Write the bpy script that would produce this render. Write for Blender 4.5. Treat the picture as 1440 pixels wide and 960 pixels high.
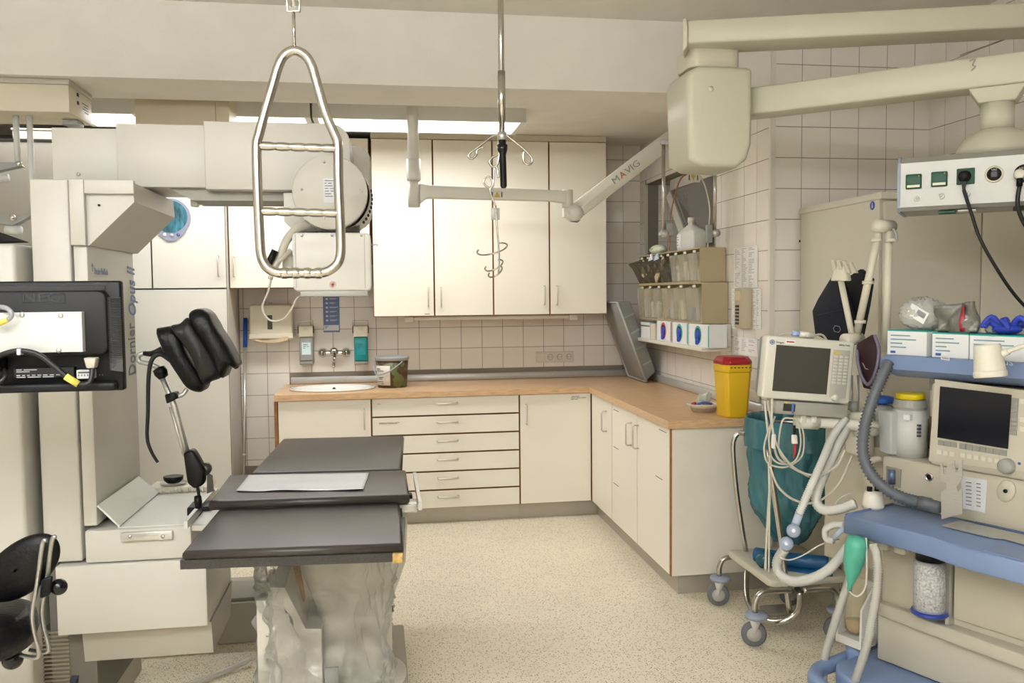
import bpy, bmesh, math, random
from mathutils import Matrix, Vector, noise
random.seed(7)
for o in list(bpy.data.objects): bpy.data.objects.remove(o)
SC = bpy.context.scene
COL = SC.collection
# ------------------------------------------------------------------ camera
FPX, YAW, PIT, ROL, EYE = 1200.0, .1563, -.0557, .0097, 1.4751
_rt = Vector((math.cos(YAW), -math.sin(YAW), 0)); _fh = Vector((math.sin(YAW), math.cos(YAW), 0)); _z = Vector((0, 0, 1))
FW = _fh*math.cos(PIT) + _z*math.sin(PIT); _u = -_fh*math.sin(PIT) + _z*math.cos(PIT)
RT = _rt*math.cos(ROL) - _u*math.sin(ROL); UP = _rt*math.sin(ROL) + _u*math.cos(ROL)
EYEP = Vector((0, 0, EYE))
cd = bpy.data.cameras.new('camera'); cam = bpy.data.objects.new('camera', cd); COL.objects.link(cam)
cd.sensor_width = 36; cd.lens = FPX/1440*36; cd.clip_start = .05; cd.clip_end = 60
m = Matrix((RT, UP, -FW)).transposed().to_4x4(); m.translation = EYEP; cam.matrix_world = m
SC.camera = cam
# ------------------------------------------------------------------ world, exposure, large lights
w = bpy.data.worlds.new('world'); SC.world = w; w.use_nodes = True
w.node_tree.nodes['Background'].inputs[0].default_value = (.9, .92, 1, 1); w.node_tree.nodes['Background'].inputs[1].default_value = .15
SC.view_settings.view_transform = 'Standard'; SC.view_settings.look = 'None'
SC.view_settings.exposure = 1.33; SC.view_settings.gamma = 1.0; SC.view_settings.use_curve_mapping = False
LIGHT_COL = (.99, .985, 1.0)
def area(name, loc, sx, sy, power, col=LIGHT_COL):
    l = bpy.data.lights.new(name, 'AREA'); l.shape = 'RECTANGLE'; l.size = sx; l.size_y = sy; l.energy = power; l.color = col
    o = bpy.data.objects.new(name, l); COL.objects.link(o); o.location = loc; return o
# the room's fluorescent ceiling fittings (their housings are built further down)
area('lamp_light_back', (-.25, 5.0, 2.425), 2.1, .30, 8.5)
area('lamp_light_back_two', (-1.55, 5.0, 2.425), 1.0, .30, 4)
# ------------------------------------------------------------------ pixel helpers (1440x960 photograph)
def ray(x, y): return FW*FPX + RT*(x-720) + UP*(480-y)
def aY(x, y, Y): v = ray(x, y); return EYEP + v*(Y/v.y)
def aX(x, y, X): v = ray(x, y); return EYEP + v*(X/v.x)
def aZ(x, y, Z): v = ray(x, y); return EYEP + v*((Z-EYE)/v.z)
def pb(x0, y0, x1, y1, Y):
    """pixel rectangle on the plane Y -> xmin,xmax,zmin,zmax"""
    xm, ym = (x0+x1)/2, (y0+y1)/2
    return aY(x0, ym, Y).x, aY(x1, ym, Y).x, aY(xm, y1, Y).z, aY(xm, y0, Y).z
def pY(pts, Y): return [aY(a, b, Y) for a, b in pts]
class Frame:
    def __init__(s, ox, oy, ang):
        s.o = Vector((ox, oy, 0)); s.u = Vector((math.cos(ang), math.sin(ang), 0)); s.v = Vector((-math.sin(ang), math.cos(ang), 0))
        s.m = Matrix.Translation(s.o) @ Matrix.Rotation(ang, 4, 'Z')
    def f(s, x, y, v):                      # pixel on the local plane y=v -> (u, z)
        r = ray(x, y); t = (v - (EYEP-s.o).dot(s.v))/r.dot(s.v); p = EYEP + r*t
        return (p-s.o).dot(s.u), p.z
    def l(s, x, y, u):                      # pixel on the local plane x=u -> (v, z)
        r = ray(x, y); t = (u - (EYEP-s.o).dot(s.u))/r.dot(s.u); p = EYEP + r*t
        return (p-s.o).dot(s.v), p.z
    def t(s, x, y, z):
        p = aZ(x, y, z); return (p-s.o).dot(s.u), (p-s.o).dot(s.v)
    def w(s, u, v, z): return s.o + s.u*u + s.v*v + Vector((0, 0, z))
# ------------------------------------------------------------------ materials
def lin(c): return tuple((v/12.92 if v <= .04045 else ((v+.055)/1.055)**2.4) for v in c)
def hexc(h): return lin(tuple(int(h[i:i+2], 16)/255 for i in (0, 2, 4)))
MATS = {}
def mat(name, hx, rough=.5, metal=0, var=.03, scale=6, bump=0, bscale=200, trans=0, alpha=1, emit=0, ior=1.45, coat=0, stretch=None, spec=.5):
    if name in MATS: return MATS[name]
    M = bpy.data.materials.new(name); M.use_nodes = True; nt = M.node_tree; b = nt.nodes['Principled BSDF']
    c = hexc(hx); M.diffuse_color = (*c, 1)
    tc = nt.nodes.new('ShaderNodeTexCoord'); mp = nt.nodes.new('ShaderNodeMapping'); nt.links.new(tc.outputs['Object'], mp.inputs[0])
    if stretch: mp.inputs['Scale'].default_value = stretch
    n = nt.nodes.new('ShaderNodeTexNoise'); n.inputs['Scale'].default_value = scale; n.inputs['Detail'].default_value = 3; nt.links.new(mp.outputs[0], n.inputs[0])
    r = nt.nodes.new('ShaderNodeValToRGB'); r.color_ramp.elements[0].position = .3; r.color_ramp.elements[1].position = .7
    r.color_ramp.elements[0].color = (*[max(0, v*(1-var)) for v in c], 1); r.color_ramp.elements[1].color = (*[min(1, v*(1+var)) for v in c], 1)
    nt.links.new(n.outputs[0], r.inputs[0]); nt.links.new(r.outputs[0], b.inputs['Base Color'])
    b.inputs['Roughness'].default_value = rough; b.inputs['Metallic'].default_value = metal; b.inputs['IOR'].default_value = ior
    b.inputs['Transmission Weight'].default_value = trans; b.inputs['Alpha'].default_value = alpha; b.inputs['Coat Weight'].default_value = coat; b.inputs['Specular IOR Level'].default_value = spec
    if emit: b.inputs['Emission Color'].default_value = (*c, 1); b.inputs['Emission Strength'].default_value = emit
    if bump:
        n2 = nt.nodes.new('ShaderNodeTexNoise'); n2.inputs['Scale'].default_value = bscale; nt.links.new(mp.outputs[0], n2.inputs[0])
        bp = nt.nodes.new('ShaderNodeBump'); bp.inputs['Strength'].default_value = bump; bp.inputs['Distance'].default_value = .01
        nt.links.new(n2.outputs[0], bp.inputs['Height']); nt.links.new(bp.outputs[0], b.inputs['Normal'])
    MATS[name] = M; return M
# ------------------------------------------------------------------ mesh builder
def rotto(d):
    d = Vector(d).normalized(); return Vector((0, 0, 1)).rotation_difference(d).to_matrix().to_4x4()
def smooth_path(pts, n=8, closed=False):
    P = [Vector(p) for p in pts]; out = []; N = len(P)
    rng = range(N) if closed else range(N-1)
    for i in rng:
        if closed: a, b, c, d = P[(i-1) % N], P[i], P[(i+1) % N], P[(i+2) % N]
        else: a, b, c, d = P[max(i-1, 0)], P[i], P[i+1], P[min(i+2, N-1)]
        for k in range(n):
            t = k/n; out.append(.5*((2*b) + (c-a)*t + (2*a-5*b+4*c-d)*t*t + (3*b-a-3*c+d)*t**3))
    if not closed: out.append(P[-1])
    return out
class B:
    def __init__(s, xf=None): s.bm = bmesh.new(); s.xf = xf; s.mi = 0; s.sm = []
    def _start(s): s.n0 = len(s.bm.verts); s.f0 = len(s.bm.faces)
    def _end(s, smooth=False):
        s.bm.faces.ensure_lookup_table()
        for f in s.bm.faces[s.f0:]: f.material_index = s.mi; f.smooth = smooth
        return s
    def box(s, x0, x1, y0, y1, z0, z1, bev=0, seg=2, m=None):
        s._start()
        x0, x1 = sorted((x0, x1)); y0, y1 = sorted((y0, y1)); z0, z1 = sorted((z0, z1))
        vs = [Vector((x, y, z)) for x in (x0, x1) for y in (y0, y1) for z in (z0, z1)]
        if m is not None: vs = [m @ v for v in vs]
        v = [s.bm.verts.new(p) for p in vs]
        fs = [s.bm.faces.new([v[i] for i in q]) for q in ((0, 1, 3, 2), (4, 6, 7, 5), (0, 4, 5, 1), (2, 3, 7, 6), (0, 2, 6, 4), (1, 5, 7, 3))]
        if bev:
            es = list({e for f in fs for e in f.edges})
            bmesh.ops.bevel(s.bm, geom=es, offset=min(bev, .49*min(x1-x0, y1-y0, z1-z0)), segments=seg, affect='EDGES', profile=.5)
        return s._end(bool(bev))
    def prism(s, poly, fn, d, bev=0, seg=2, smooth=False):
        """poly: list of 2D points; fn(a,b)->Vector; d: extrusion Vector"""
        s._start(); d = Vector(d)
        a = [s.bm.verts.new(fn(*p)) for p in poly]; b = [s.bm.verts.new(Vector(fn(*p))+d) for p in poly]; n = len(poly)
        fs = [s.bm.faces.new(a), s.bm.faces.new(b[::-1])]
        for i in range(n): fs.append(s.bm.faces.new((a[i], b[i], b[(i+1) % n], a[(i+1) % n])))
        bmesh.ops.recalc_face_normals(s.bm, faces=fs)
        if bev:
            es = list({e for f in fs[:2] for e in f.edges})
            bmesh.ops.bevel(s.bm, geom=es, offset=bev, segments=seg, affect='EDGES', profile=.5)
        return s._end(smooth or bool(bev))
    def hull(s, pts, bev=0):
        s._start(); v = [s.bm.verts.new(p) for p in pts]
        r = bmesh.ops.convex_hull(s.bm, input=v)
        bmesh.ops.dissolve_limit(s.bm, angle_limit=.02, verts=v, edges=list({e for q in v if q.is_valid for e in q.link_edges}))
        if bev: bmesh.ops.bevel(s.bm, geom=list(s.bm.edges), offset=bev, segments=2, affect='EDGES', profile=.5)
        return s._end(bool(bev))
    def cyl(s, p0, p1, r0, r1=None, n=20, cap=True, smooth=True):
        r1 = r0 if r1 is None else r1; return s.lathe([(0 if cap else r0, 0), (r0, 0), (r1, 1), (0 if cap else r1, 1)] if cap else [(r0, 0), (r1, 1)], p0, p1, n, smooth)
    def lathe(s, prof, p0, p1, n=24, smooth=True, ex=1.0, hs=None):
        """prof: (radius, t along p0->p1 as fraction)"""
        s._start(); p0, p1 = Vector(p0), Vector(p1); R = rotto(p1-p0); L = (p1-p0).length; rings = []
        for r, t in prof:
            if r <= 1e-6: rings.append([s.bm.verts.new(p0 + R @ Vector((0, 0, t*L)))])
            else: rings.append([s.bm.verts.new(p0 + R @ Vector((r*math.cos(2*math.pi*k/n), ex*r*math.sin(2*math.pi*k/n), t*L))) for k in range(n)])
        for a, b in zip(rings, rings[1:]):
            for k in range(n):
                k2 = (k+1) % n
                q = [a[k % len(a)], a[k2 % len(a)], b[k2 % len(b)], b[k % len(b)]]
                u = []
                for x in q:
                    if x not in u: u.append(x)
                if len(u) >= 3:
                    try: s.bm.faces.new(u)
                    except ValueError: pass
        return s._end(smooth)
    def tube(s, pts, r, n=10, closed=False, cap=True, rf=None):
        s._start(); P = [Vector(p) for p in pts]; N = len(P); rings = []
        t = (P[1]-P[0]).normalized(); x = t.orthogonal().normalized()
        for i in range(N):
            if closed: t = (P[(i+1) % N]-P[i-1]).normalized()
            else: t = (P[min(i+1, N-1)]-P[max(i-1, 0)]).normalized()
            x = (x - t*x.dot(t)); x = x.normalized() if x.length > 1e-6 else t.orthogonal().normalized(); y = t.cross(x)
            rr = rf(i/(N-1)) if rf else r
            rings.append([s.bm.verts.new(P[i] + (x*math.cos(2*math.pi*k/n) + y*math.sin(2*math.pi*k/n))*rr) for k in range(n)])
        for i in range(N if closed else N-1):
            a, b = rings[i], rings[(i+1) % N]
            for k in range(n): s.bm.faces.new((a[k], a[(k+1) % n], b[(k+1) % n], b[k]))
        if cap and not closed: s.bm.faces.new(rings[0][::-1]); s.bm.faces.new(rings[-1])
        return s._end(True)
    def corr(s, pts, r, amp=.0018, pitch=.006, n=12):
        """corrugated hose"""
        P = [Vector(p) for p in pts]; L = sum((b-a).length for a, b in zip(P, P[1:])); k = max(8, int(L/pitch*2)); res = []; 
        acc = [0]
        for a, b in zip(P, P[1:]): acc.append(acc[-1]+(b-a).length)
        j = 0
        for i in range(k+1):
            d = L*i/k
            while j < len(P)-2 and acc[j+1] < d: j += 1
            t = (d-acc[j])/max(1e-9, acc[j+1]-acc[j]); res.append(P[j].lerp(P[j+1], min(t, 1)))
        return s.tube(res, r, n, rf=lambda t: r + amp*(1 if int(round(t*k)) % 2 else -1))
    def sphere(s, c, r, n=16, sc=(1, 1, 1), half=None, m=None):
        s._start(); c = Vector(c); rings = []
        K = n//2; lo = 0 if half != 'top' else 0; 
        t0, t1 = (-math.pi/2, math.pi/2) if half is None else ((0, math.pi/2) if half == 'top' else (-math.pi/2, 0))
        for i in range(K+1):
            t = t0 + (t1-t0)*i/K; rr = math.cos(t)*r
            def P(a, rr=rr, t=t):
                v = Vector((rr*math.cos(a)*sc[0], rr*math.sin(a)*sc[1], r*math.sin(t)*sc[2])); return c + (m @ v if m is not None else v)
            rings.append([s.bm.verts.new(P(0))] if rr < 1e-5 else [s.bm.verts.new(P(2*math.pi*k/n)) for k in range(n)])
        for a, b in zip(rings, rings[1:]):
            for k in range(n):
                q = []
                for x in (a[k % len(a)], a[(k+1) % n % len(a)], b[(k+1) % n % len(b)], b[k % len(b)]):
                    if x not in q: q.append(x)
                if len(q) >= 3: s.bm.faces.new(q)
        return s._end(True)
    def grid(s, fn, nu, nv, closed_u=False):
        s._start(); V = [[s.bm.verts.new(fn(i/(nu if closed_u else nu-1), j/(nv-1))) for j in range(nv)] for i in range(nu)]
        for i in range(nu if closed_u else nu-1):
            for j in range(nv-1): s.bm.faces.new((V[i][j], V[(i+1) % nu][j], V[(i+1) % nu][j+1], V[i][j+1]))
        return s._end(True)
    def build(s, name, mats, parent=None, label=None, cat=None, group=None, kind=None, recalc=True, solid=0):
        bm = s.bm
        if s.xf is not None: bm.transform(s.xf)
        if recalc: bmesh.ops.recalc_face_normals(bm, faces=bm.faces[:])
        if solid: bmesh.ops.solidify(bm, geom=bm.faces[:], thickness=solid)
        me = bpy.data.meshes.new(name)
        vs = [v.co for v in bm.verts]
        lo = Vector((min(v.x for v in vs), min(v.y for v in vs), min(v.z for v in vs))); hi = Vector((max(v.x for v in vs), max(v.y for v in vs), max(v.z for v in vs)))
        c = Vector(((lo.x+hi.x)/2, (lo.y+hi.y)/2, lo.z)); bmesh.ops.translate(bm, verts=bm.verts, vec=-c)
        bm.to_mesh(me); bm.free()
        if not isinstance(mats, (list, tuple)): mats = [mats]
        for M in mats: me.materials.append(M)
        return link(name, me, c, parent, label, cat, group, kind)
WL = {}
def link(name, data, loc, parent=None, label=None, cat=None, group=None, kind=None):
    o = bpy.data.objects.new(name, data); COL.objects.link(o); loc = Vector(loc); WL[o.name] = loc
    if parent is not None: o.parent = parent; o.location = loc - WL[parent.name]
    else: o.location = loc
    if label: o['label'] = label
    if cat: o['category'] = cat
    if group: o['group'] = group
    if kind: o['kind'] = kind
    return o
def thing(name, loc, label, cat, group=None): 
    o = link(name, None, loc, None, label, cat, group); o.empty_display_size = .05; return o
def text(name, body, size, M, m, parent, ext=.0006, align='CENTER', sx=1, shear=0, bold=0, label=None):
    """text lying in the local xy plane of matrix m, turned into a mesh"""
    cu = bpy.data.curves.new(name, 'FONT'); cu.body = body; cu.size = size; cu.extrude = ext; cu.align_x = align; cu.align_y = 'CENTER'; cu.resolution_u = 3; cu.shear = shear; cu.offset = bold
    t = bpy.data.objects.new('tmp_text', cu); COL.objects.link(t); bpy.context.view_layer.update()
    me = bpy.data.meshes.new_from_object(t.evaluated_get(bpy.context.evaluated_depsgraph_get())); bpy.data.objects.remove(t); bpy.data.curves.remove(cu)
    me.transform(m @ Matrix.Diagonal((sx, 1, 1, 1))); me.name = name
    lo = [min(v.co[i] for v in me.vertices) for i in range(3)]; hi = [max(v.co[i] for v in me.vertices) for i in range(3)]
    c = Vector(((lo[0]+hi[0])/2, (lo[1]+hi[1])/2, lo[2])); me.transform(Matrix.Translation(-c)); me.materials.append(M)
    return link(name, me, c, parent, label)
def face_Y(p, roll=0):        # matrix for text facing the camera (-Y), x to the right, z up
    return Matrix.Translation(p) @ Matrix.Rotation(math.pi/2, 4, 'X') @ Matrix.Rotation(roll, 4, 'Z')
def face_X(p, roll=0):        # facing -X: text x runs towards -Y
    return Matrix.Translation(p) @ Matrix.Rotation(-math.pi/2, 4, 'Z') @ Matrix.Rotation(math.pi/2, 4, 'X') @ Matrix.Rotation(roll, 4, 'Z')
def arc(c, a, b, r, t0, t1, n=8):   # points on a circle in the plane of unit vectors a,b
    return [Vector(c) + Vector(a)*r*math.cos(t0+(t1-t0)*k/n) + Vector(b)*r*math.sin(t0+(t1-t0)*k/n) for k in range(n+1)]
def rrect(x0, x1, y0, y1, r, n=5):
    out = []
    for cx, cy, t in ((x1-r, y1-r, 0), (x0+r, y1-r, 90), (x0+r, y0+r, 180), (x1-r, y0+r, 270)):
        for k in range(n+1):
            a = math.radians(t+90*k/n); out.append((cx+r*math.cos(a), cy+r*math.sin(a)))
    return out
XZ = lambda Y: (lambda a, b: Vector((a, Y, b)))
YZ = lambda X: (lambda a, b: Vector((X, a, b)))
XY = lambda Z: (lambda a, b: Vector((a, b, Z)))
# ================================================================== ROOM SHELL
D, XR, D2, XR2 = 6.086, 1.921, 3.964, 2.761
XL, YN = -3.3, -1.9
CB, BEAM, CF = 2.545, 2.425, 2.76
tileM = mat('glazed_tile', 'eae4da', .18, var=.035, scale=2.5, coat=.2)
grout = mat('grout', '8d8478', .9)
plaster = mat('plaster', 'e3dfd6', .9, bump=.12, bscale=160)
ceilM = mat('ceiling_paint', 'e5e1d8', .95, bump=.08, bscale=140)
# floor: cream vinyl with dark and light flecks
fm = mat('speckled_vinyl', 'e8dec6', .32, var=.04, scale=3)
nt = fm.node_tree; b = nt.nodes['Principled BSDF']; base = b.inputs['Base Color'].links[0].from_socket
tc = nt.nodes['Texture Coordinate'].outputs['Object']; prev = base
for sc_, thr, colr in ((90, .27, 'b09e7a'), (125, .28, '544836'), (75, .24, 'f2ead2')):
    v = nt.nodes.new('ShaderNodeTexVoronoi'); v.inputs['Scale'].default_value = sc_; nt.links.new(tc, v.inputs['Vector'])
    lt = nt.nodes.new('ShaderNodeMath'); lt.operation = 'LESS_THAN'; lt.inputs[1].default_value = thr; nt.links.new(v.outputs['Distance'], lt.inputs[0])
    sp = nt.nodes.new('ShaderNodeSeparateColor'); nt.links.new(v.outputs['Color'], sp.inputs[0])
    g = nt.nodes.new('ShaderNodeMath'); g.operation = 'GREATER_THAN'; g.inputs[1].default_value = .5; nt.links.new(sp.outputs[0], g.inputs[0])
    mu = nt.nodes.new('ShaderNodeMath'); mu.operation = 'MULTIPLY'; nt.links.new(lt.outputs[0], mu.inputs[0]); nt.links.new(g.outputs[0], mu.inputs[1])
    mx = nt.nodes.new('ShaderNodeMix'); mx.data_type = 'RGBA'; nt.links.new(mu.outputs[0], mx.inputs[0]); nt.links.new(prev, mx.inputs[6]); mx.inputs[7].default_value = (*hexc(colr), 1)
    prev = mx.outputs[2]
nt.links.new(prev, b.inputs['Base Color'])
B().box(XL, XR2+.1, YN, D+.1, -.08, 0).build('floor', fm, kind='structure', label='cream vinyl floor with fine dark speckles')
wall_back = B().box(XL, XR+.5, D, D+.1, 0, CB).build('wall_back', grout, kind='structure', label='back wall covered in pale square tiles')
B().box(XL-.1, XL, YN, D, 0, CF).build('wall_left', plaster, kind='structure')
B().box(XL, XR2+.1, YN-.1, YN, 0, CF).build('wall_front', plaster, kind='structure')
B().box(XL, XR2+.1, YN, D2, CF, CF+.1).build('ceiling', ceilM, kind='structure')
B().box(XL, XR+.5, D2+.41, D+.1, CB, CB+.1).build('ceiling_back', ceilM, kind='structure')
B().box(XL, XR, D2, D2+.41, BEAM, CF+.1).build('ceiling_beam', plaster, kind='structure', label='dropped plaster ceiling beam across the room')
# right side wall of the worktop corner, with its window recess
NY0, NY1 = aX(1006, 300, XR).y, aX(907, 300, XR).y
NZ0, NZ1 = 1.45, aX(960, 238, XR).z
bb = B(); bb.box(XR, XR+.1, D2+.1, NY0, 0, CB+.2); bb.box(XR, XR+.1, NY1, D, 0, CB+.1); bb.box(XR, XR+.1, NY0, NY1, 0, NZ0); bb.box(XR, XR+.1, NY0, NY1, NZ1, CB+.1)
wall_side = bb.build('wall_side', grout, kind='structure', label='right-hand tiled wall above the worktop leg')
bb = B(); bb.box(XR+.1, XR+.42, NY1, NY1+.06, NZ0-.05, NZ1+.05); bb.box(XR+.42, XR+.48, NY0-.06, NY1+.06, NZ0-.05, NZ1+.05)
bb.box(XR+.1, XR+.42, NY0-.06, NY0, NZ0-.05, NZ1+.05); bb.box(XR+.1, XR+.42, NY0-.06, NY1+.06, NZ0-.06, NZ0); bb.box(XR+.1, XR+.42, NY0-.06, NY1+.06, NZ1, NZ1+.06)
wall_recess = bb.build('wall_recess', mat('recess_paint', 'b5ab9d', .7), kind='structure')
wall_alcove = B().box(XR, XR2+.1, D2, D2+.1, 0, CF).build('wall_alcove', grout, kind='structure', label='tiled wall beside the white cupboard')
wall_right = B().box(XR2, XR2+.1, YN, D2, 0, CF).build('wall_right', grout, kind='structure', label='far right tiled wall')
B().box(XR-.012, XR+.012, D2-.012, D2+.012, .0, CF-.001).build('corner_bead', mat('bead_white', 'dcd7cc', .4), wall_alcove)
TP = .15; TM = {}
def tile_mesh(w, h, axis, out):
    k = (round(w, 4), round(h, 4), axis)
    if k in TM: return TM[k]
    b = B(); t = .0018
    if axis == 'Y': b.box(-w/2, w/2, -t, .004, -h/2, h/2)
    else: b.box(-t, .004, -w/2, w/2, -h/2, h/2)
    me = bpy.data.meshes.new('tile'); b.bm.normal_update(); b.bm.to_mesh(me); b.bm.free(); me.materials.append(tileM); TM[k] = me; return me
def tiles(parent, axis, pos, a0, z0, amin, amax, zmin, zmax, holes=(), skip=None):
    i = math.floor((amin-a0)/TP); g = .0018
    while a0+i*TP < amax-.004:
        j = math.floor((zmin-z0)/TP)
        while z0+j*TP < zmax-.004:
            A0, A1, Z0, Z1 = max(a0+i*TP+g, amin), min(a0+(i+1)*TP-g, amax), max(z0+j*TP+g, zmin), min(z0+(j+1)*TP-g, zmax)
            for (h0, h1, k0, k1) in holes:
                if A1 > h0 and A0 < h1 and Z1 > k0 and Z0 < k1:
                    c = [(A0, min(A1, h0), Z0, Z1), (max(A0, h1), A1, Z0, Z1), (A0, A1, Z0, min(Z1, k0)), (A0, A1, max(Z0, k1), Z1)]
                    A0, A1, Z0, Z1 = max(c, key=lambda q: max(0, q[1]-q[0])*max(0, q[3]-q[2]))
            if A1-A0 > .008 and Z1-Z0 > .008 and not (skip and skip((A0+A1)/2, (Z0+Z1)/2)):
                me = tile_mesh(A1-A0, Z1-Z0, axis, 0); c = ((A0+A1)/2, (Z0+Z1)/2)
                link('tile', me, (c[0], pos, c[1]) if axis == 'Y' else (pos, c[0], c[1]), parent)
            j += 1
        i += 1
TX0, TZ0 = -.6089, EYE-.0837
tiles(wall_back, 'Y', D, TX0, TZ0, -.935, XR, .3, CB, skip=lambda x, z: (x > -.55 and z < .88 and x < 9) or (-.93 < x < -.05 and z > 1.62) or (-.05 < x < 1.5 and z > 1.45))
TZ1 = EYE+.6535
tiles(wall_side, 'X', XR, 4.1314, TZ1, D2+.012, D, .88, CB-.0, holes=[(NY0, NY1, NZ0, NZ1)])
tiles(wall_alcove, 'Y', D2, 2.074, TZ1, XR+.014, XR2, .0, CF, skip=lambda x, z: z < 1.7 and x > 2.25)
tiles(wall_right, 'X', XR2, D2-.12, TZ1, 1.9, D2, .9, CF, skip=lambda y, z: y > 3.3 and z < 1.8)
tiles(wall_recess, 'Y', NY1, XR+.02, TZ0, XR+.1, XR+.42, NZ0, NZ1)
# window standing tilted open in the recess
wf = mat('window_paint', 'd2cdc2', .4); wg = mat('window_glass_grey', '8a8880', .08, trans=.35, alpha=1)
p = [aX(944, 268, XR+.10), aX(1004, 247, XR+.02), aX(1004, 345, XR+.04), aX(972, 345, XR+.12)]
nrm = Vector((.9, .25, 0)).normalized()
win = B().hull([q+nrm*k for q in p for k in (0, .035)]).build('window_1', wg, kind='structure', label='tilted open window with white frame in the wall recess')
def bar(a, b2, wd):
    d = (b2-a).normalized(); s_ = d.cross(nrm).normalized()*wd
    return [q+nrm*k for q in (a, b2, b2+s_, a+s_) for k in (-.012, .05)]
B().hull(bar(p[0], p[1], .07)).build('window_frame', wf, win)
B().hull(bar(p[3], p[0], .06)).build('window_frame', wf, win)
B().box(XR-.004, XR+.02, NY0-.012, NY0+.006, NZ0, NZ1).build('recess_trim', wf, wall_recess)
B().box(XR-.004, XR+.02, NY1-.006, NY1+.012, NZ0, NZ1).build('recess_trim', wf, wall_recess)
# ------------------------------------------------------------------ ceiling lamps
lampW = mat('lamp_housing', 'd6d4cc', .5); tubeM = mat('lamp_diffuser', 'fffdf6', .4, emit=2.2)
def fixture(x0, x1, y0, y1, z0, z1, label, grp='fluorescent ceiling lamps'):
    t = thing('ceiling_lamp', ((x0+x1)/2, (y0+y1)/2, z0), label, 'lamp', grp)
    b = B(); b.box(x0, x1, y0, y1, z0+.012, z1); b.box(x0, x1, y0, y0+.02, z0, z0+.012); b.box(x0, x1, y1-.02, y1, z0, z0+.012); b.box(x0, x0+.03, y0+.02, y1-.02, z0, z0+.012); b.box(x1-.03, x1, y0+.02, y1-.02, z0, z0+.012)
    b.build('housing', lampW, t)
    B().box(x0+.03, x1-.03, y0+.02, y1-.02, z0+.002, z0+.011).build('diffuser', tubeM, t)
fx = lambda px, py: aZ(px, py, 2.44).x
fixture(fx(440, 168), .85, 4.80, 5.19, 2.44, CB, 'long fluorescent ceiling lamp above the tall wall cupboards')
fixture(fx(322, 165), fx(438, 168)-.004, 4.80, 5.19, 2.44, CB, 'short fluorescent ceiling lamp behind the grip ladder')
fixture(fx(100, 160), fx(193, 161), 4.80, 5.19, 2.44, CB, 'fluorescent ceiling lamp beside the beige ceiling box')
opal = mat('opal_fill', 'f9fbff', .4, emit=10.5)  # unseen glowing boxes, added and shaped to light the front ceiling and beam
for x0, x1, y0, y1, lab in ((-2.2, -.1, .45, .65, 'unseen long opal fill lamp added over the front part of the room'), (-1.6, .9, -1.0, -.8, 'unseen long opal fill lamp added near the wall behind the camera')):
    t = thing('added_fill_lamp', ((x0+x1)/2, (y0+y1)/2, 2.38), lab, 'lamp', 'added opal fill lamps')
    B().box(x0, x1, y0, y1, 2.38, 2.48, .01).build('fill_box', opal, t)
    for x in (x0+.2, x1-.2): B().cyl((x, (y0+y1)/2, 2.481), (x, (y0+y1)/2, CF-.001), .008).build('hanger', lampW, t)
x0, x1, z0, z1 = pb(190, 130, 322, 176, 4.5)
t = thing('ceiling_box', ((x0+x1)/2, 4.6, z0), 'tan sheet metal box hanging below the back ceiling', 'box')
b = B(); b.box(x0, aY(303, 150, 4.5).x-.002, 4.5, 4.74, z0, CB); b.build('box_body', mat('tan_metal', 'c9bb9f', .5), t)
B().box(aY(303, 150, 4.5).x, x1, 4.5, 4.74, z0, CB).build('end_piece', mat('tan_metal', 'c9bb9f', .5), t)
# ================================================================== CUPBOARDS AND WORKTOP
Yf, Xf, Ye = 5.436, 1.381, 3.901
cream = mat('cream_laminate', 'ece6d8', .38, var=.012, scale=1.5); woodE = mat('wood_edge', '98693c', .5, var=.15, scale=30); 
beech = mat('beech_worktop', 'd0ac84', .3, var=.14, scale=18, stretch=(1, 5, 5)); steel = mat('brushed_steel', 'c6c5c1', .34, .75, var=.06, scale=40, stretch=(1, 1, 12)); chrome = mat('chrome', 'dedcd8', .12, 1)
greyP = mat('grey_plinth', 'b3ada0', .35, .4); whiteL = mat('white_laminate', 'd9d6cb', .4, var=.012); darkgap = mat('dark_gap', '4a3a2a', .8)
ink = mat('ink', '4a4a50', .7)
def handle(parent, p, horiz=False, L=.125, axis='Y'):
    out = Vector((0, -.032, 0)) if axis == 'Y' else Vector((-.032, 0, 0))
    al = (Vector((1, 0, 0)) if axis == 'Y' else Vector((0, 1, 0))) if horiz else Vector((0, 0, 1))
    p = Vector(p); a, c = p-al*L/2, p+al*L/2; e = .008
    pts = [a, a+out*.75, a+out+al*e, c+out-al*e, c+out*.75, c]
    return B().tube(pts, .0048, 8).build('handle', mat('satin_handle', 'cfcabf', .3, .6), parent)
def marks(parent, p, rows, axis='Y', name='label_print', h=.0035, gap=.008, M=None):
    b = B()
    for k, Ls in enumerate(rows):
        x = 0
        for L in Ls:
            if axis == 'Y': b.box(p[0]+x, p[0]+x+L, p[1]-.0012, p[1], p[2]-k*gap-h, p[2]-k*gap)
            else: b.box(p[0]-.0012, p[0], p[1]-x-L, p[1]-x, p[2]-k*gap-h, p[2]-k*gap)
            x += L+.005
    return b.build(name, M or ink, parent)
def carcass(b, x0, x1, y0, y1, z0, z1, t=.018, top=True):
    b.box(x0, x0+t, y0, y1, z0, z1); b.box(x1-t, x1, y0, y1, z0, z1); b.box(x0+t, x1-t, y0, y1, z0, z0+t); b.box(x0+t, x1-t, y1-.006, y1, z0+t, z1)
    if top: b.box(x0+t, x1-t, y0, y1-.006, z1-t, z1)
G = .0055
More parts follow.
